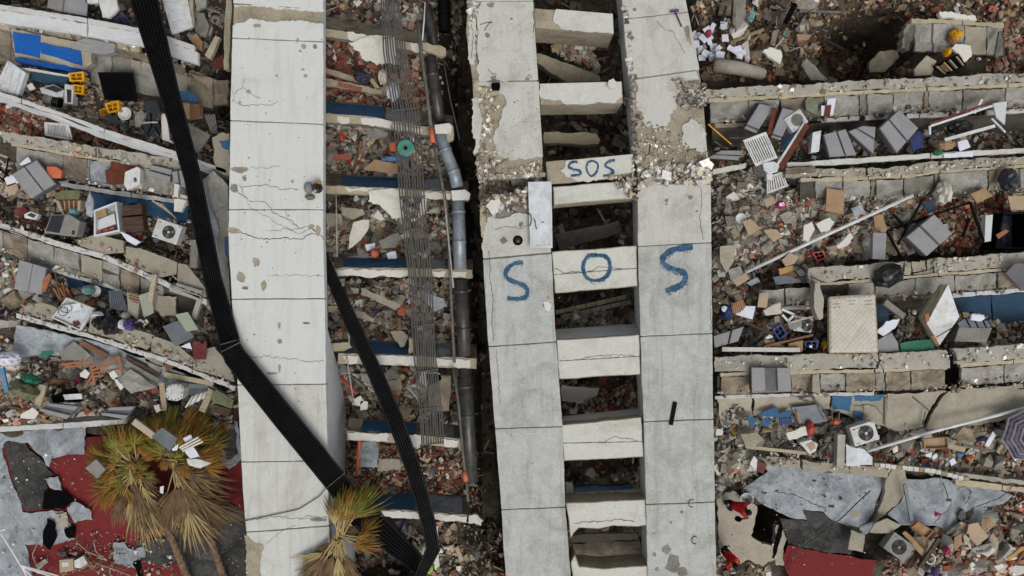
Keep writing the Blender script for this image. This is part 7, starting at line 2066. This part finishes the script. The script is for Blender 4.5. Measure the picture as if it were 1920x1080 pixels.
crate('dark blue crate in the junk left of the mattress',[(1448,618,1.1),(1464,607,1.1),(1476,626,1.0),(1462,640,1.0)],1.0,.28, 'blue_plastic', False, 'navy')
crate('blue crate beside the yellow bucket',[(1508,640,1.0),(1536,638,1.0),(1532,656,.9),(1509,650,.9)],.95,.28, 'blue_plastic', False, 'navy')
sheet('crate_label', 'white emblem on the front of the blue crate beside the yellow bucket', 'label',[(1517,648),(1523,647),(1523,652),(1518,652)],1.02,.01, 'paper')
bucket('yellow bucket tipped beside the mattress',1546,645,.7,.17,.35, 'yellow_plastic', lean=(.5,.1))
t = thing('plastic_bucket', 'blue jug with a round white cap near the right ladder pier', 'jug')
blob('body', None, None,1361,584,.8,11,14,.4, 'blue_plastic',65,.1, parent=t)
MB().lathe([(.1,0),(.1,.04),(.05,.06),(0,.06)],18, Matrix.Translation(P(1358,579,1.3))).build('cap', 'plastic_white', t)
t = thing('window_casing', 'white bent window frame above the fan in the junk', 'window frame')
for a, b_ in (((1466,580),(1490,590)),((1490,590),(1478,602)),((1478,602),(1467,590))):
    bar('frame_bar', None, None,(*a,1.2),(*b_,1.2),4, 'plastic_white', thick=.06, parent=t)
ac_unit('pale fan housing lying in the junk left of the mattress',1506,608,.95, math.radians(-8),.6,.5,.25, fx=.2, fr=.2)
for k,(a, b_, w, m_, lab) in enumerate([((1376,593),(1450,628),4, 'wood_dark', 'dark slanting pole across the junk left of the mattress'),((1432,650),(1525,628),4, 'wood_brown', 'brown pole above the fourth ledge'),((1354,655),(1500,656),8, 'beam_white', 'white beam lying on the fourth ledge'),
                                        ((1395,606),(1442,620),2.5, 'wood_dark', 'thin dark pole in the junk'),((1466,575),(1524,574),3, 'pipe_grey', 'grey rail above the bent window frame'),((1478,606),(1530,592),3, 'wire_light', 'thin grey rail left of the concrete rib')]):
    bar('pole', lab, 'pole',(*a,1.1),(*b_,1.15), w, m_, thick=.07)
for k,(q, m_, lab) in enumerate([([(1434,634),(1444,626),(1450,632),(1440,636)], 'paper', 'white paper scrap left of the dark blue crate'),([(1478,644),(1506,638),(1504,660),(1478,658)], 'cardboard', 'brown cardboard left of the blue crate'),([(1432,636),(1450,640),(1474,650),(1440,654)], 'cardboard', 'brown cardboard below the dark blue crate'),([(1452,594),(1462,592),(1462,604),(1452,606)], 'ac_grey', 'grey tin below the cushion'),([(1476,606),(1502,598),(1504,612),(1482,618)], 'ac_grey', 'grey panel left of the fan housing')]):
    sheet('scrap', lab, 'scrap', q,1.0,.03, m_, ja=.6)
# below the fourth ledge
t = thing('board_heap', 'broken slate blue wall fragments below the fourth ledge', 'fragments')
for k, q in enumerate([[(1400,782),(1420,782),(1412,804),(1406,800)],[(1424,790),(1440,784),(1446,796),(1430,800)],[(1460,784),(1484,782),(1486,796),(1462,798)],[(1440,768),(1456,762),(1460,776),(1484,770),(1482,784),(1440,782),(1420,780)]]):
    plate('fragment', q,.55,.07, 'blue_wall' if k != 2 else 'blue_plastic', t, ja=1.6, step=5)
sheet('steel_sheet', 'grey steel panel leaning on the wall below the fourth ledge', 'panel',[(1484,764,.6),(1536,758,.6),(1552,790,.4),(1500,798,.4)],.5,.05, 'steel_grey')
for q in ([(1493,772),(1497,771),(1502,792),(1499,794)],):
    sheet('rust_strip', 'rust streaked strip on the grey steel panel', 'strip', q,.68,.02, 'cardboard')
t = thing('stool', 'grey metal stool with bent legs at the foot of the wall', 'stool')
for a, b_ in (((1560,770),(1560,786)),((1560,770),(1574,772)),((1574,772),(1572,790)),((1518,740),(1552,776)),((1522,738),(1545,785)),((1498,748),(1524,740)),((1500,748),(1520,756))):
    MB().tube([P(*a,.7), P(*b_,.5)],.025,6).build('leg', 'pipe_grey', t)
blob('red_gasbag', 'dark red bag with a yellow emblem below the steel panel', 'bag',1517,802,.3,8,14,.3, 'red_plastic',66,.15)
blob('red_gasbag', 'small red rag at the feet of the metal stool', 'rag',1566,790,.3,9,6,.2, 'orange_plastic',67,.3)
ac_unit('white outdoor air conditioner with writing beside the long pipe, lower right',1621,813,.75, math.radians(17),.84,.66,.4, fx=.06, fr=.24)
t = [o for o in bpy.data.objects if o.get('label', '').startswith('white outdoor air conditioner with writing')][0]
for k,(x, y, w, h) in enumerate([(-.3,.24,.012,.05),(-.26,.24,.012,.05),(-.28,.24,.03,.01),(-.22,.245,.012,.045),(-.19,.24,.03,.012),(-.17,.245,.012,.045),(-.13,.24,.012,.05),(-.10,.25,.03,.012),(-.08,.24,.012,.05),(-.04,.24,.05,.06),(.01,.24,.012,.05)]):
    MB().box(x, y,.002, w, h,.004).build('lettering', 'blue_plastic', t)
sheet('white_plate', 'white broken board in front of the lower right air conditioner', 'board',[(1586,832),(1596,838),(1620,842),(1636,858),(1636,872),(1588,874)],.6,.04, 'enamel_white', ja=.8)
bar('concrete_post', 'upright concrete post left of the white broken board', 'post',(1578,815,.9),(1576,876,.7),14, 'ledge', thick=.3)
t = thing('toilet', 'broken beige toilet bowl below the steel panel', 'toilet')
plate('rim',[(1498,830),(1520,824),(1534,832),(1530,846),(1518,852),(1510,842)],.6,.2, 'plastic_white', t, bevel=.03)
plate('bowl',[(1512,834),(1526,828),(1530,840),(1520,846)],.62,.02, 'cardboard_pale', t)
for k, q in enumerate([[(1474,812),(1510,799),(1514,816),(1480,826)],[(1388,814),(1420,810),(1432,826),(1398,840)],[(1344,804),(1356,806),(1354,816),(1342,816)]]):
    sheet('wall_piece',['white stained slab left of the dark red bag', 'brown slab below the blue fragments', 'pale slab beside the right ladder pier'][k], 'slab', q,.55,.1,['plaster', 'shelf_tan', 'plaster'][k], ja=1.4)
bar('long_plank', 'pale thin plank above the cracked roof sheet', 'plank',(1400,838,.4),(1512,850,.4),6, 'lip')
t = thing('red_box', 'dark red and white box end on the edge of the cracked roof sheet', 'box')
plate('white_side',[(1406,870),(1414,854),(1420,862),(1418,884)],.4,.1, 'plastic_white', t)
plate('red_side',[(1418,864),(1438,870),(1432,888),(1418,884)],.38,.2, 'red_dark', t)
sheet('green_scrap', 'olive cloth in the corner beside the right ladder pier', 'cloth',[(1362,874),(1378,858),(1384,868),(1366,888)],.2,.06, 'olive', ja=1.5)
# lower right heap
t = open_box('cardboard_box', 'open flat brown carton below the long white pipe, lower right', 'box',[(1731,823,.8),(1778,820,.8),(1779,840,.75),(1734,842,.75)],.75,.15, 'cardboard', 'cardboard',.04)
bar('wood_board', 'pale wooden board beside the open flat carton', 'board',(1778,836,.6),(1810,844,.6),9, 'cardboard_pale')
for k,(q, m_, lab) in enumerate([([(1846,836),(1862,809),(1868,816),(1854,838)], 'paper', 'white card beside the striped umbrella'),([(1735,852),(1748,848),(1746,858),(1736,856)], 'paper', 'white tile below the open flat carton, left one'),([(1748,856),(1756,850),(1758,858),(1750,862)], 'paper', 'white tile below the open flat carton, right one'),
                                  ([(1780,864),(1788,858),(1794,868),(1784,874)], 'paper', 'white scrap above the block course'),([(1674,842),(1682,836),(1684,846),(1676,850)], 'plaster', 'white chunk left of the open flat carton'),([(1678,852),(1692,846),(1694,856),(1684,860)], 'bare_grey', 'grey chunk below the white chunk, lower right')]):
    sheet('scrap', lab, 'scrap', q,.55,.04, m_, ja=.7)
blob('blue_cloth', 'blue plastic scrap left of the striped umbrella', 'scrap',1842,822,.3,8,5,.15, 'blue_plastic',68,.3)
blob('blue_cloth', 'turquoise plastic scrap below the open flat carton', 'scrap',1798,851,.3,6,5,.15, 'blue_light',69,.3)
blob('orange_scrap', 'orange plastic scrap right of the turquoise one', 'scrap',1818,858,.3,7,5,.15, 'orange_plastic',70,.25)
bar('grey_log', 'grey pole below the white card', 'pole',(1806,834,.5),(1862,846,.5),5, 'pipe_grey', thick=.1)
# bottom right
ac_unit('grimy grey air conditioner on the red floor, bottom right',1686,1026,.35, math.radians(-36),.84,.66,.4, 'ac_grey', fx=.0, fr=.24, hub='ac_dark')
t = open_box('drawer_tray', 'orange wooden drawer lying on the roof sheet, bottom right', 'drawer',[(1722,978,.35),(1752,996,.35),(1738,1011,.3),(1708,990,.3)],.35,.14, 'wood_orange', 'cardboard',.07)
for k,(q, m_, lab) in enumerate([([(1816,984),(1834,980),(1854,1006),(1832,1024),(1812,1004)], 'cardboard_pale', 'large pale cardboard on the bottom right rubble'),([(1840,974),(1856,970),(1866,984),(1850,1000),(1840,988)], 'cardboard', 'folded brown cardboard beside the large pale one'),([(1790,1008),(1802,1000),(1804,1020),(1790,1034)], 'cardboard', 'narrow brown cardboard left of the large pale one'),([(1806,1004),(1816,1000),(1818,1014),(1808,1020)], 'lip', 'cream board beside the narrow cardboard'),
                                  ([(1888,1046),(1918,1024),(1922,1030),(1892,1052)], 'cardboard_orange', 'orange plank at the bottom right corner'),([(1692,1000),(1698,996),(1738,1036),(1732,1046)], 'cardboard', 'brown carton side beside the grimy air conditioner'),([(1596,994),(1622,1004),(1618,1036),(1590,1030)], 'shelf_tan', 'beige concrete block on the edge of the red floor'),([(1812,1064),(1824,1054),(1832,1064),(1820,1072)], 'plaster', 'white chunk near the bottom right edge'),
                                  ([(1864,1062),(1880,1056),(1884,1064),(1870,1070)], 'plaster', 'white chunk below the orange plank'),([(1664,972),(1690,984),(1668,1000),(1630,998),(1640,982)], 'shelf_tan', 'tan broken slab beside the orange drawer')]):
    sheet('fallen_board', lab, 'board', q,.2,.06, m_, ja=.9)
bar('dark_beam', 'dark plank beside the brown carton side, bottom right', 'beam',(1762,1010,.4),(1726,1064,.3),7, 'wood_dark', thick=.1)
bar('grey_pole', 'grey post standing on the pale roof sheet', 'pole',(1697,908,.5),(1710,976,.3),6, 'steel_grey', thick=.08)
blob('purple_bottle', 'purple bag at the very bottom right of the heap', 'bag',1752,1072,.1,5,9,.2, 'purple',71,.2)
blob('magenta_scrap', 'pink cloth on the bottom right rubble', 'scrap',1774,1032,.1,6,8,.2, 'magenta',72,.3)
sheet('burn_patch', 'ragged black bag on the pale roof sheet', 'bag',[(1796,968),(1802,958),(1806,954),(1810,962),(1812,970),(1808,978),(1812,984),(1800,990),(1788,992),(1804,980)],-.05,.08, 'bag_black', ja=1.6, step=5)
t = thing('wheel', 'white ring beside the grimy air conditioner', 'ring', P(1745,1048,.15))
MB().tube([Vector((.15 * math.cos(2 * math.pi * k / 24),.17 * math.sin(2 * math.pi * k / 24),0)) for k in range(25)],.025,6, False).build('rim', 'pipe_white', t)
cable('thin black cable crossing the cracked roof sheet',[(1632,920,.0),(1610,940,.0),(1580,970,-.1),(1540,1000,-.2),(1500,1030,-.2),(1484,1050,-.25),(1478,1068,-.3)], 'cable_black',.022,-.1)
cable('black cable trailing down the pale roof sheet',[(1768,905,.1),(1774,920,0),(1778,936,0)], 'cable_black',.018,0)
cable('thin cable at the right of the pale roof sheet',[(1900,905,.3),(1892,922,.2),(1870,936,0),(1830,950,0)], 'cable_black',.014,.1)
for k,(a, b_) in enumerate([((1712,745),(1742,770)),((1735,772),(1730,795)),((1660,745),(1662,800)),((1526,742),(1532,762)),((1396,728),(1386,750))]):
    pipe('thin_rod',['thin rod stuck into the cracked wall', 'bent rod at the hole in the cracked wall', 'upright conduit on the wall below the fourth ledge', 'bent wire below the rib of the fourth ledge', 'bent wire below the flat grey ridged box'][k], 'rod',[(*a,.5),(*b_,.3)],1.2 if k != 2 else 2.5,['pipe_grey', 'pipe_grey', 'shelf_tan', 'cable_black', 'cable_black'][k],.5)
sheet('rubble_hole', 'dark hole in the cracked wall below the fourth ledge', 'hole',[(1712,762),(1728,758),(1742,762),(1740,776),(1732,786),(1716,780)],.12,.02, 'chunk_dark', ja=2, step=5)
cable('loose wires over the right end of the rubble, bottom',[(1870,960,.3),(1850,985,.3),(1862,1020,.2)], 'wire_light',.012,.2)

# ================================================================== PALMS
def frond(parent, origin, direction, L, W, mat, seed, droop=.5, nb=26, pet=.45, dry=False):
    """fan frond: petiole and many narrow blades, each its own drooping strip"""
    r = random.Random(seed)
    d = Vector(direction).normalized()
    up = Vector((0,0,1))
    side = d.cross(up)
    side = side.normalized() if side.length > .1 else Vector((1,0,0))
    nrm = side.cross(d).normalized()
    hub = Vector(origin) + d * L * pet + nrm * .05
    b = MB()
    b.mi = 1
    b.tube([Vector(origin), Vector(origin) + d * L * pet * .5 + nrm * .06, hub],[.03,.022,.016],5)
    b.mi = 0
    spread = r.uniform(.7,1.5) if not dry else r.uniform(.25,.6)
    for k in range(nb):
        a = (k / (nb - 1) - .5) * 2 * spread + r.uniform(-.05,.05)
        bd = (d * math.cos(a) + side * math.sin(a) + nrm * r.uniform(-.22,.22)).normalized()
        bl = L * (1 - pet) * r.uniform(.5,1.12) * (1 - .25 * abs(a) / max(spread,.1))
        w = W * r.uniform(.7,1.2)
        bs = bd.cross(nrm).normalized()
        vs = []
        n = 4
        for i in range(n + 1):
            t_ = i / n
            c_ = hub + bd * bl * t_ - Vector((0,0,1)) * droop * bl * t_ ** 2 * r.uniform(.8,1.2) + nrm * .02 * math.sin(k * 2.1)
            ww = w * (1 - t_ ** 2 * .92) * (.5 + min(t_ * 3,.5))
            tw = nrm * ww * (.5 if k % 2 else -.5)
            vs += [c_ - bs * ww + tw * .6, c_ + bs * ww - tw * .6]
        b.add(vs,[(2 * i,2 * i + 1,2 * i + 3,2 * i + 2) for i in range(n)])
    return b.build('frond',[mat, 'petiole'], parent)

def palm(label, base, crown, fronds, skirt, seed, r0=.125):
    t = thing('palm_tree', label, 'palm tree', group='fallen fan palms')
    r = random.Random(seed)
    A, B = P(*base), P(*crown)
    n = 40
    path, rad = [],[]
    for i in range(n + 1):
        f = i / n
        p = A.lerp(B, f) + Vector((math.sin(f * 3) * .12,0,.15 * math.sin(f * math.pi)))
        path.append(p)
        rad.append((r0 * (1.05 - .25 * f)) * (1.12 if i % 2 else .9))
    MB().tube(path, rad,12).build('trunk', 'palm_bark', t)
    for (ang, L, mat, el, dr, dry) in fronds:
        a = math.radians(ang + r.uniform(-6,6))
        e = math.radians(el)
        frond(t, B + Vector((r.uniform(-.1,.1), r.uniform(-.1,.1),.1 + r.uniform(0,.2))),(math.cos(a) * math.cos(e), math.sin(a) * math.cos(e), math.sin(e)), L * r.uniform(.9,1.1),.022, mat, seed * 100 + int(ang * 3 + L * 7), dr,46, r.uniform(.35,.62), dry)
    for (ang, L, mat, off, z) in skirt:
        a = math.radians(ang + r.uniform(-5,5))
        o = A.lerp(B, off) + Vector((r.uniform(-.15,.15), r.uniform(-.1,.1),.15 + z))
        frond(t, o,(math.cos(a), math.sin(a),-.12), L * r.uniform(.85,1.1),.022, mat, seed * 200 + int(ang * 5 + L * 9 + off * 50),.18,34, r.uniform(.2,.4), True)
    return t
G, Y, BR, DK = 'frond_green', 'frond_yellow', 'frond_brown', 'frond_dark'
def skirt(r, angs, n, L0, L1, offs):
    out = []
    for k in range(n):
        out.append((r.uniform(*angs), r.uniform(L0, L1), r.choice([BR, BR, DK, 'petiole', BR]), r.uniform(*offs), r.uniform(-.05,.35)))
    return out
r_ = random.Random(9)
def tuft(r, angs, n, L0, L1, mats, el=(-5,30)):
    return [(r.uniform(*angs), r.uniform(L0, L1), r.choice(mats), r.uniform(*el), r.uniform(.35,.95), r.random() < .35) for _ in range(n)]
palm('left fallen palm with a big brown skirt on the red floor',(366,1120,-.2),(262,872,.6),
     tuft(r_,(118,200),22,1.1,2.1,[G, G, Y, Y]) + tuft(r_,(185,266),24,1.1,2.2,[Y, Y, BR, G]) + tuft(r_,(50,130),16,.9,1.9,[G, Y, Y]) + tuft(r_,(0,360),14,.6,1.2,[Y, G, BR],(20,60)),
     skirt(r_,(256,306),48,1.2,2.5,(.84,1.0)),3)
palm('right fallen palm beside the white pier foot, brown skirt',(432,1120,-.3),(338,862,.8),
     tuft(r_,(80,150),18,1.0,2.0,[G, G, Y]) + tuft(r_,(5,80),20,1.0,2.0,[G, Y, Y]) + tuft(r_,(330,370),12,1.0,1.9,[Y, BR, Y]) + tuft(r_,(0,360),12,.6,1.1,[Y, G, BR],(20,60)),
     skirt(r_,(248,325),56,1.3,2.7,(.82,1.0)),4)
palm('small palm at the foot of the white pier, green tuft above',(596,1180,1.6),(640,1000,3.0),
     tuft(r_,(48,90),12,1.3,1.9,[G, Y, Y],(5,20)) + tuft(r_,(-20,40),7,.8,1.3,[Y, Y, BR]) + tuft(r_,(70,110),6,.8,1.4,[G, 'petiole']),
     skirt(r_,(215,292),40,1.3,2.4,(.85,1.0)),5)
# things lying on the palms
sheet('steel_sheet', 'blue grey panel lying on the right palm crown', 'panel',[(284,818),(304,802),(333,822),(318,846)],2.0,.04, 'steel_grey')
bar('white_post', 'white post lying between the two palm crowns', 'post',(250,790,1.8),(288,818,1.6),12, 'lip', thick=.15)
sheet('grey_tile', 'pale grey tile lying on the left palm crown', 'tile',[(160,878),(180,861),(198,880),(182,897)],1.6,.08, 'ac_grey')
for k,(q, m_) in enumerate([([(343,822),(358,815),(362,824),(348,830)], 'paper'),([(346,846),(362,838),(374,856),(356,860)], 'paper'),([(350,860),(376,862),(396,868),(376,878),(354,872)], 'plastic_white'),([(300,913),(307,911),(306,926),(300,924)], 'paper'),([(322,842),(334,832),(332,844),(324,846)], 'paper')]):
    sheet('white_scrap',['white paper above the white boards on the right palm', 'white board on the right palm crown', 'torn white plastic below the white board on the palm', 'small white card on the brown palm skirt', 'white scrap beside the blue grey panel on the palm'][k], 'scrap', q,1.9,.02, m_, ja=.8)
for k in range(3):
    bar('white_strip', ORD[k] + ' white strip from above beside the white board on the right palm', 'strip',(336 + k * 3,840 + k * 3,2.0),(372 + k * 4,820 + k * 4,2.0),3, 'plaster', group='white strips on the palm')

# ================================================================== STRIPED UMBRELLA
t = thing('umbrella', 'open purple and grey striped umbrella at the right edge', 'umbrella', P(1936,816,.9), math.radians(10), None,(.12,-.1))
R_, rings = 1.0,17
for g in range(8):
    b = MB()
    a0, a1 = g * math.pi / 4,(g + 1) * math.pi / 4
    for k in range(rings):
        r0_, r1_ = R_ * k / rings, R_ * (k + 1) / rings
        h = lambda q: .34 * (1 - (q / R_) ** 1.7)
        b.mi = (0,1,2,1)[k % 4]
        am = (a0 + a1) / 2
        sag = .965
        vs = []
        for rr in (r0_, r1_):
            for a, s in ((a0,1),(am, math.cos(math.pi / 8) * sag),(a1,1)):
                vs.append(Vector((math.cos(a) * rr * s, math.sin(a) * rr * s, h(rr) - (.02 * rr if s < 1 else 0))))
        b.add(vs,[(0,3,4,1),(1,4,5,2)])
    b.build('gore',['stripe_light', 'stripe_dark', 'stripe_mid'], t)
    MB().tube([Vector((math.cos(a0) * R_ * q / 6, math.sin(a0) * R_ * q / 6,.34 * (1 - (q / 6) ** 1.7) - .012)) for q in range(7)],.008,5).build('rib', 'pipe_grey', t)
MB().tube([Vector((0,0,.42)), Vector((0,0,-.5))],.014,8).build('shaft', 'black_metal', t)

# ================================================================== PEOPLE
def skin_mesh(name, nodes, edges, mat, parent=None, sub=2, root=0):
    """one continuous surface grown round a joint graph: nodes = [(Vector, rx, ry)]"""
    me = bpy.data.meshes.new(name)
    me.from_pydata([tuple(n[0]) for n in nodes], edges,[])
    o = link(name, me, parent)
    m = o.modifiers.new('skin', 'SKIN')
    m.use_smooth_shade = True
    for i, n in enumerate(nodes):
        sv = me.skin_vertices[0].data[i]
        sv.radius = (n[1], n[2] if len(n) > 2 else n[1])
        sv.use_root = (i == root)
    s = o.modifiers.new('sub', 'SUBSURF')
    s.levels = sub
    s.render_levels = sub
    me.materials.append(MATS[mat])
    dg = bpy.context.evaluated_depsgraph_get()
    ev = o.evaluated_get(dg)
    m2 = bpy.data.meshes.new_from_object(ev)
    o.modifiers.clear()
    o.data = m2
    if not m2.materials:
        m2.materials.append(MATS[mat])
    return o

def person(label, J, shirt, shirt_len, trousers='trousers', seed=0, sleeves=.6):
    """J: joints by name as world points"""
    t = thing('person', label, 'person')
    g = lambda k: J[k]
    hd = (g('head') - g('neck')).normalized()
    nodes = [(g('pelvis'),.13,.11),(g('chest'),.15,.11),(g('neck'),.06,.06),(g('head') - hd * .02,.085,.09),(g('head') + hd * .09,.07,.075)]
    edges = [(0,1),(1,2),(2,3),(3,4)]
    idx = {}
    def chain(start, pts):
        p = start
        for v, r in pts:
            nodes.append((v, r, r))
            edges.append((p, len(nodes) - 1))
            p = len(nodes) - 1
        return p
    for s in 'lr':
        w = chain(1,[(g('sh_' + s),.065),(g('el_' + s),.045),(g('wr_' + s),.032),(g('wr_' + s) + (g('wr_' + s) - g('el_' + s)).normalized() * .07,.036)])
        hv = (g('wr_' + s) - g('el_' + s)).normalized()
        sv = hv.orthogonal().normalized()
        for k in range(4):
            b0 = nodes[w][0] + sv * (k - 1.5) * .018
            chain(w,[(b0 + hv * .03,.009),(b0 + hv * (.07 + .008 * (1.5 - abs(k - 1.5))) - Vector((0,0,.012)),.008)])
        chain(w - 1,[(nodes[w - 1][0] + hv * .03 + sv * .035,.010),(nodes[w - 1][0] + hv * .07 + sv * .05,.009)])
        chain(0,[(g('hip_' + s),.085),(g('kn_' + s),.055),(g('an_' + s),.04),(g('toe_' + s),.035)])
    skin_mesh('body', nodes, edges, 'skin', t)
    # clothes follow the limbs
    sn = [(g('pelvis').lerp(g('chest'),-shirt_len),.165,.14),(g('pelvis').lerp(g('chest'),.4),.16,.13),(g('chest'),.175,.13),(g('chest').lerp(g('neck'),.7),.085,.08)]
    se = [(0,1),(1,2),(2,3)]
    for s in 'lr':
        a = len(sn)
        sn += [(g('sh_' + s),.085,.085),(g('sh_' + s).lerp(g('el_' + s), sleeves),.068,.068)]
        se += [(2, a),(a, a + 1)]
    skin_mesh('shirt', sn, se, shirt, t)
    tn = [(g('pelvis') + (g('chest') - g('pelvis')).normalized() * .08,.14,.12),(g('pelvis'),.15,.125)]
    te = [(0,1)]
    for s in 'lr':
        a = len(tn)
        tn += [(g('hip_' + s),.1,.1),(g('kn_' + s),.072,.072),(g('an_' + s) + Vector((0,0,.03)),.055,.055)]
        te += [(1, a),(a, a + 1),(a + 1, a + 2)]
    skin_mesh('trousers', tn, te, trousers, t)
    # head details
    fw = g('face').normalized()
    sd = hd.cross(fw).normalized()
    hc = g('head') + hd * .04
    b = bmesh.new()
    bmesh.ops.create_icosphere(b, subdivisions=3, radius=1)
    for v in b.verts:
        q = v.co.copy()
        k = 1.0 + .05 * mnoise.noise(q * 5)
        v.co = hc + (sd * q.x * .094 + fw * q.y * .102 + hd * q.z * .115) * k - fw * .018 + hd * .022
    me = bpy.data.meshes.new('hair')
    b.to_mesh(me); b.free()
    me.materials.append(MATS['hair'])
    link('hair', me, t)
    for s in (-1,1):
        MB().tube([hc + sd * s * .085 - hd * .03, hc + sd * s * .105 - hd * .02, hc + sd * s * .1 + hd * .02],[.018,.02,.01],6).build('ear', 'skin', t, smooth=True)
        MB().lathe([(.011,0),(0,.008)],8, Matrix.Translation(hc + fw * .088 + sd * s * .032)).build('eye', 'black_matte', t)
    MB().tube([hc + fw * .085 + hd * .0, hc + fw * .105 - hd * .03],[.01,.016],6).build('nose', 'skin', t, smooth=True)
    MB().tube([hc + fw * .086 - hd * .055 - sd * .02, hc + fw * .09 - hd * .055, hc + fw * .086 - hd * .055 + sd * .02],.007,5).build('mouth', 'red_dark', t)
    for s in 'lr':
        MB().tube([g('an_' + s) - Vector((0,0,.02)), g('toe_' + s), g('toe_' + s) + (g('toe_' + s) - g('an_' + s)) * .4],[.05,.048,.03],8).build('shoe', 'black_matte', t, smooth=True)
    return t
gf = -.42
J = dict(pelvis=P(1374,947,.38), chest=P(1391,953,.72), neck=P(1399,957,.86), head=P(1403,960,.98), face=Vector((.6,-.3,-.3)),
         sh_l=P(1397,945,.78), el_l=P(1405,944,.5), wr_l=P(1401,938,.24), sh_r=P(1393,963,.78), el_r=P(1403,971,.55), wr_r=P(1391,973,.45),
         hip_l=P(1373,943,.33), kn_l=P(1366,940,-.02), an_l=P(1358,941, gf + .06), toe_l=P(1362,944, gf + .03), hip_r=P(1373,952,.33), kn_r=P(1370,952,0), an_r=P(1365,953, gf + .06), toe_r=P(1370,956, gf + .03))
person('person in a dark red shirt bending towards a white bucket', J, 'shirt_red',.15, seed=1)
bucket('white bucket beside the person in the dark red shirt',1399,930, gf,.21,.34, 'plastic_white', lean=(.1,-.2))
blob('black_bowl', 'round black bag in the hand of the person in dark red', 'bag',1384,973,.25,6,5,.2, 'black_matte',81,.1)
J = dict(pelvis=P(1366,1041,.42), chest=P(1373,1052,.86), neck=P(1377,1058,1.05), head=P(1379,1060,1.18), face=Vector((.5,.5,-.2)),
         sh_l=P(1380,1048,.98), el_l=P(1384,1050,.68), wr_l=P(1386,1056,.5), sh_r=P(1366,1062,.96), el_r=P(1362,1062,.66), wr_r=P(1366,1066,.45),
         hip_l=P(1367,1037,.37), kn_l=P(1362,1031,0), an_l=P(1357,1028, gf + .06), toe_l=P(1362,1026, gf + .03), hip_r=P(1362,1043,.37), kn_r=P(1357,1037,0), an_r=P(1353,1033, gf + .06), toe_r=P(1357,1030, gf + .03))
person('person in a bright orange red shirt standing beside the right ladder pier', J, 'shirt_orange',.35, seed=2)

# ---- loose wires and reinforcing bars
WR = [('tangled wire at the top of the right ladder pier',[(1480,96),(1500,88),(1512,104)], 'wire_light'),('thin rod in the brown earth',[(1452,92),(1470,70)], 'pipe_white'),('bent bars beside the dark pit',[(1700,60),(1712,76),(1704,96)], 'rebar'),
      ('black cord over the tan shelf, left',[(290,466,1.2),(320,478,1.2),(332,485,1.2)], 'cable_black'),('black cord hanging by the air conditioner on the left',[(318,464,1.3),(332,470,1.3),(326,488,1.2)], 'cable_black'),
      ('black cord crossing the left end of the pale ledge',[(0,428,1.3),(30,436,1.25),(60,448,1.2)], 'cable_black'),('thin cable along the black tray, left',[(345,318,2.4),(366,330,2.5),(368,360,2.5)], 'wire_light')]
for lab, ctrl, m_ in WR:
    cable(lab, ctrl, m_,.016,.4)
print('rubble triangles', TRI[0], 'objects', len(bpy.data.objects))
# the rubble goes on beyond the picture on every side
for k,(poly, lab) in enumerate([([(-520,-420),(-110,-420),(-110,1500),(-520,1500)], 'rubble going on beyond the left edge of the picture'),([(2070,-420),(2480,-420),(2480,1500),(2070,1500)], 'rubble going on beyond the right edge of the picture'),([(-110,-420),(2070,-420),(2070,-110),(-110,-110)], 'rubble going on beyond the top edge of the picture'),([(-110,1220),(2070,1220),(2070,1500),(-110,1500)], 'rubble going on beyond the bottom edge of the picture')]):
    scatter('rubble', poly,2600,(.08,.6), 'mixed', lab,500 + k, power=2.4)

def wires(label, poly, n, seed, mats):
    '''uncountable thin wires and bars tangled in the rubble'''
    r = random.Random(seed)
    xs = [p[0] for p in poly]; ys = [p[1] for p in poly]
    b = MB()
    k = 0
    while k < n:
        x, y = r.uniform(min(xs), max(xs)), r.uniform(min(ys), max(ys))
        if not bool(in_poly(np.array([x]), np.array([y]), poly)[0]):
            continue
        a, L, cv = r.uniform(0,6.28), r.uniform(6,26), r.uniform(-.5,.5)
        z = gz(x, y) + r.uniform(.1,.4)
        pts = []
        for i in range(6):
            pts.append(P(x, y, z + .12 * math.sin(i * 1.3 + k)))
            x += math.cos(a) * L / 5; y += math.sin(a) * L / 5; a += cv + r.uniform(-.25,.25)
        b.mi = r.randrange(len(mats))
        b.tube(pts, r.choice([.008,.011,.016]),4)
        k += 1
    tag(b.build('wire_litter', mats, None), label, 'wires', None, 'stuff')
wires('tangled wires and bars in the right-hand rubble',[(1340,330),(1900,350),(1900,470),(1340,530)],90,1,['rebar', 'cable_black', 'wire_light'])
wires('tangled wires and bars around the dark pit, top right',[(1450,20),(1720,10),(1720,150),(1480,150)],90,2,['rebar', 'cable_black', 'wire_light'])
wires('tangled wires and bars in the lower right rubble',[(1340,740),(1900,790),(1900,1075),(1700,1075),(1640,870),(1340,860)],90,3,['rebar', 'cable_black', 'wire_light'])
wires('tangled wires and bars in the left-hand rubble',[(0,320),(400,440),(430,780),(0,790)],110,4,['rebar', 'cable_black', 'wire_light'])
wires('tangled wires and bars down the middle gap',[(610,0),(860,0),(890,1070),(650,1070)],120,5,['rebar', 'cable_black', 'wire_light'])
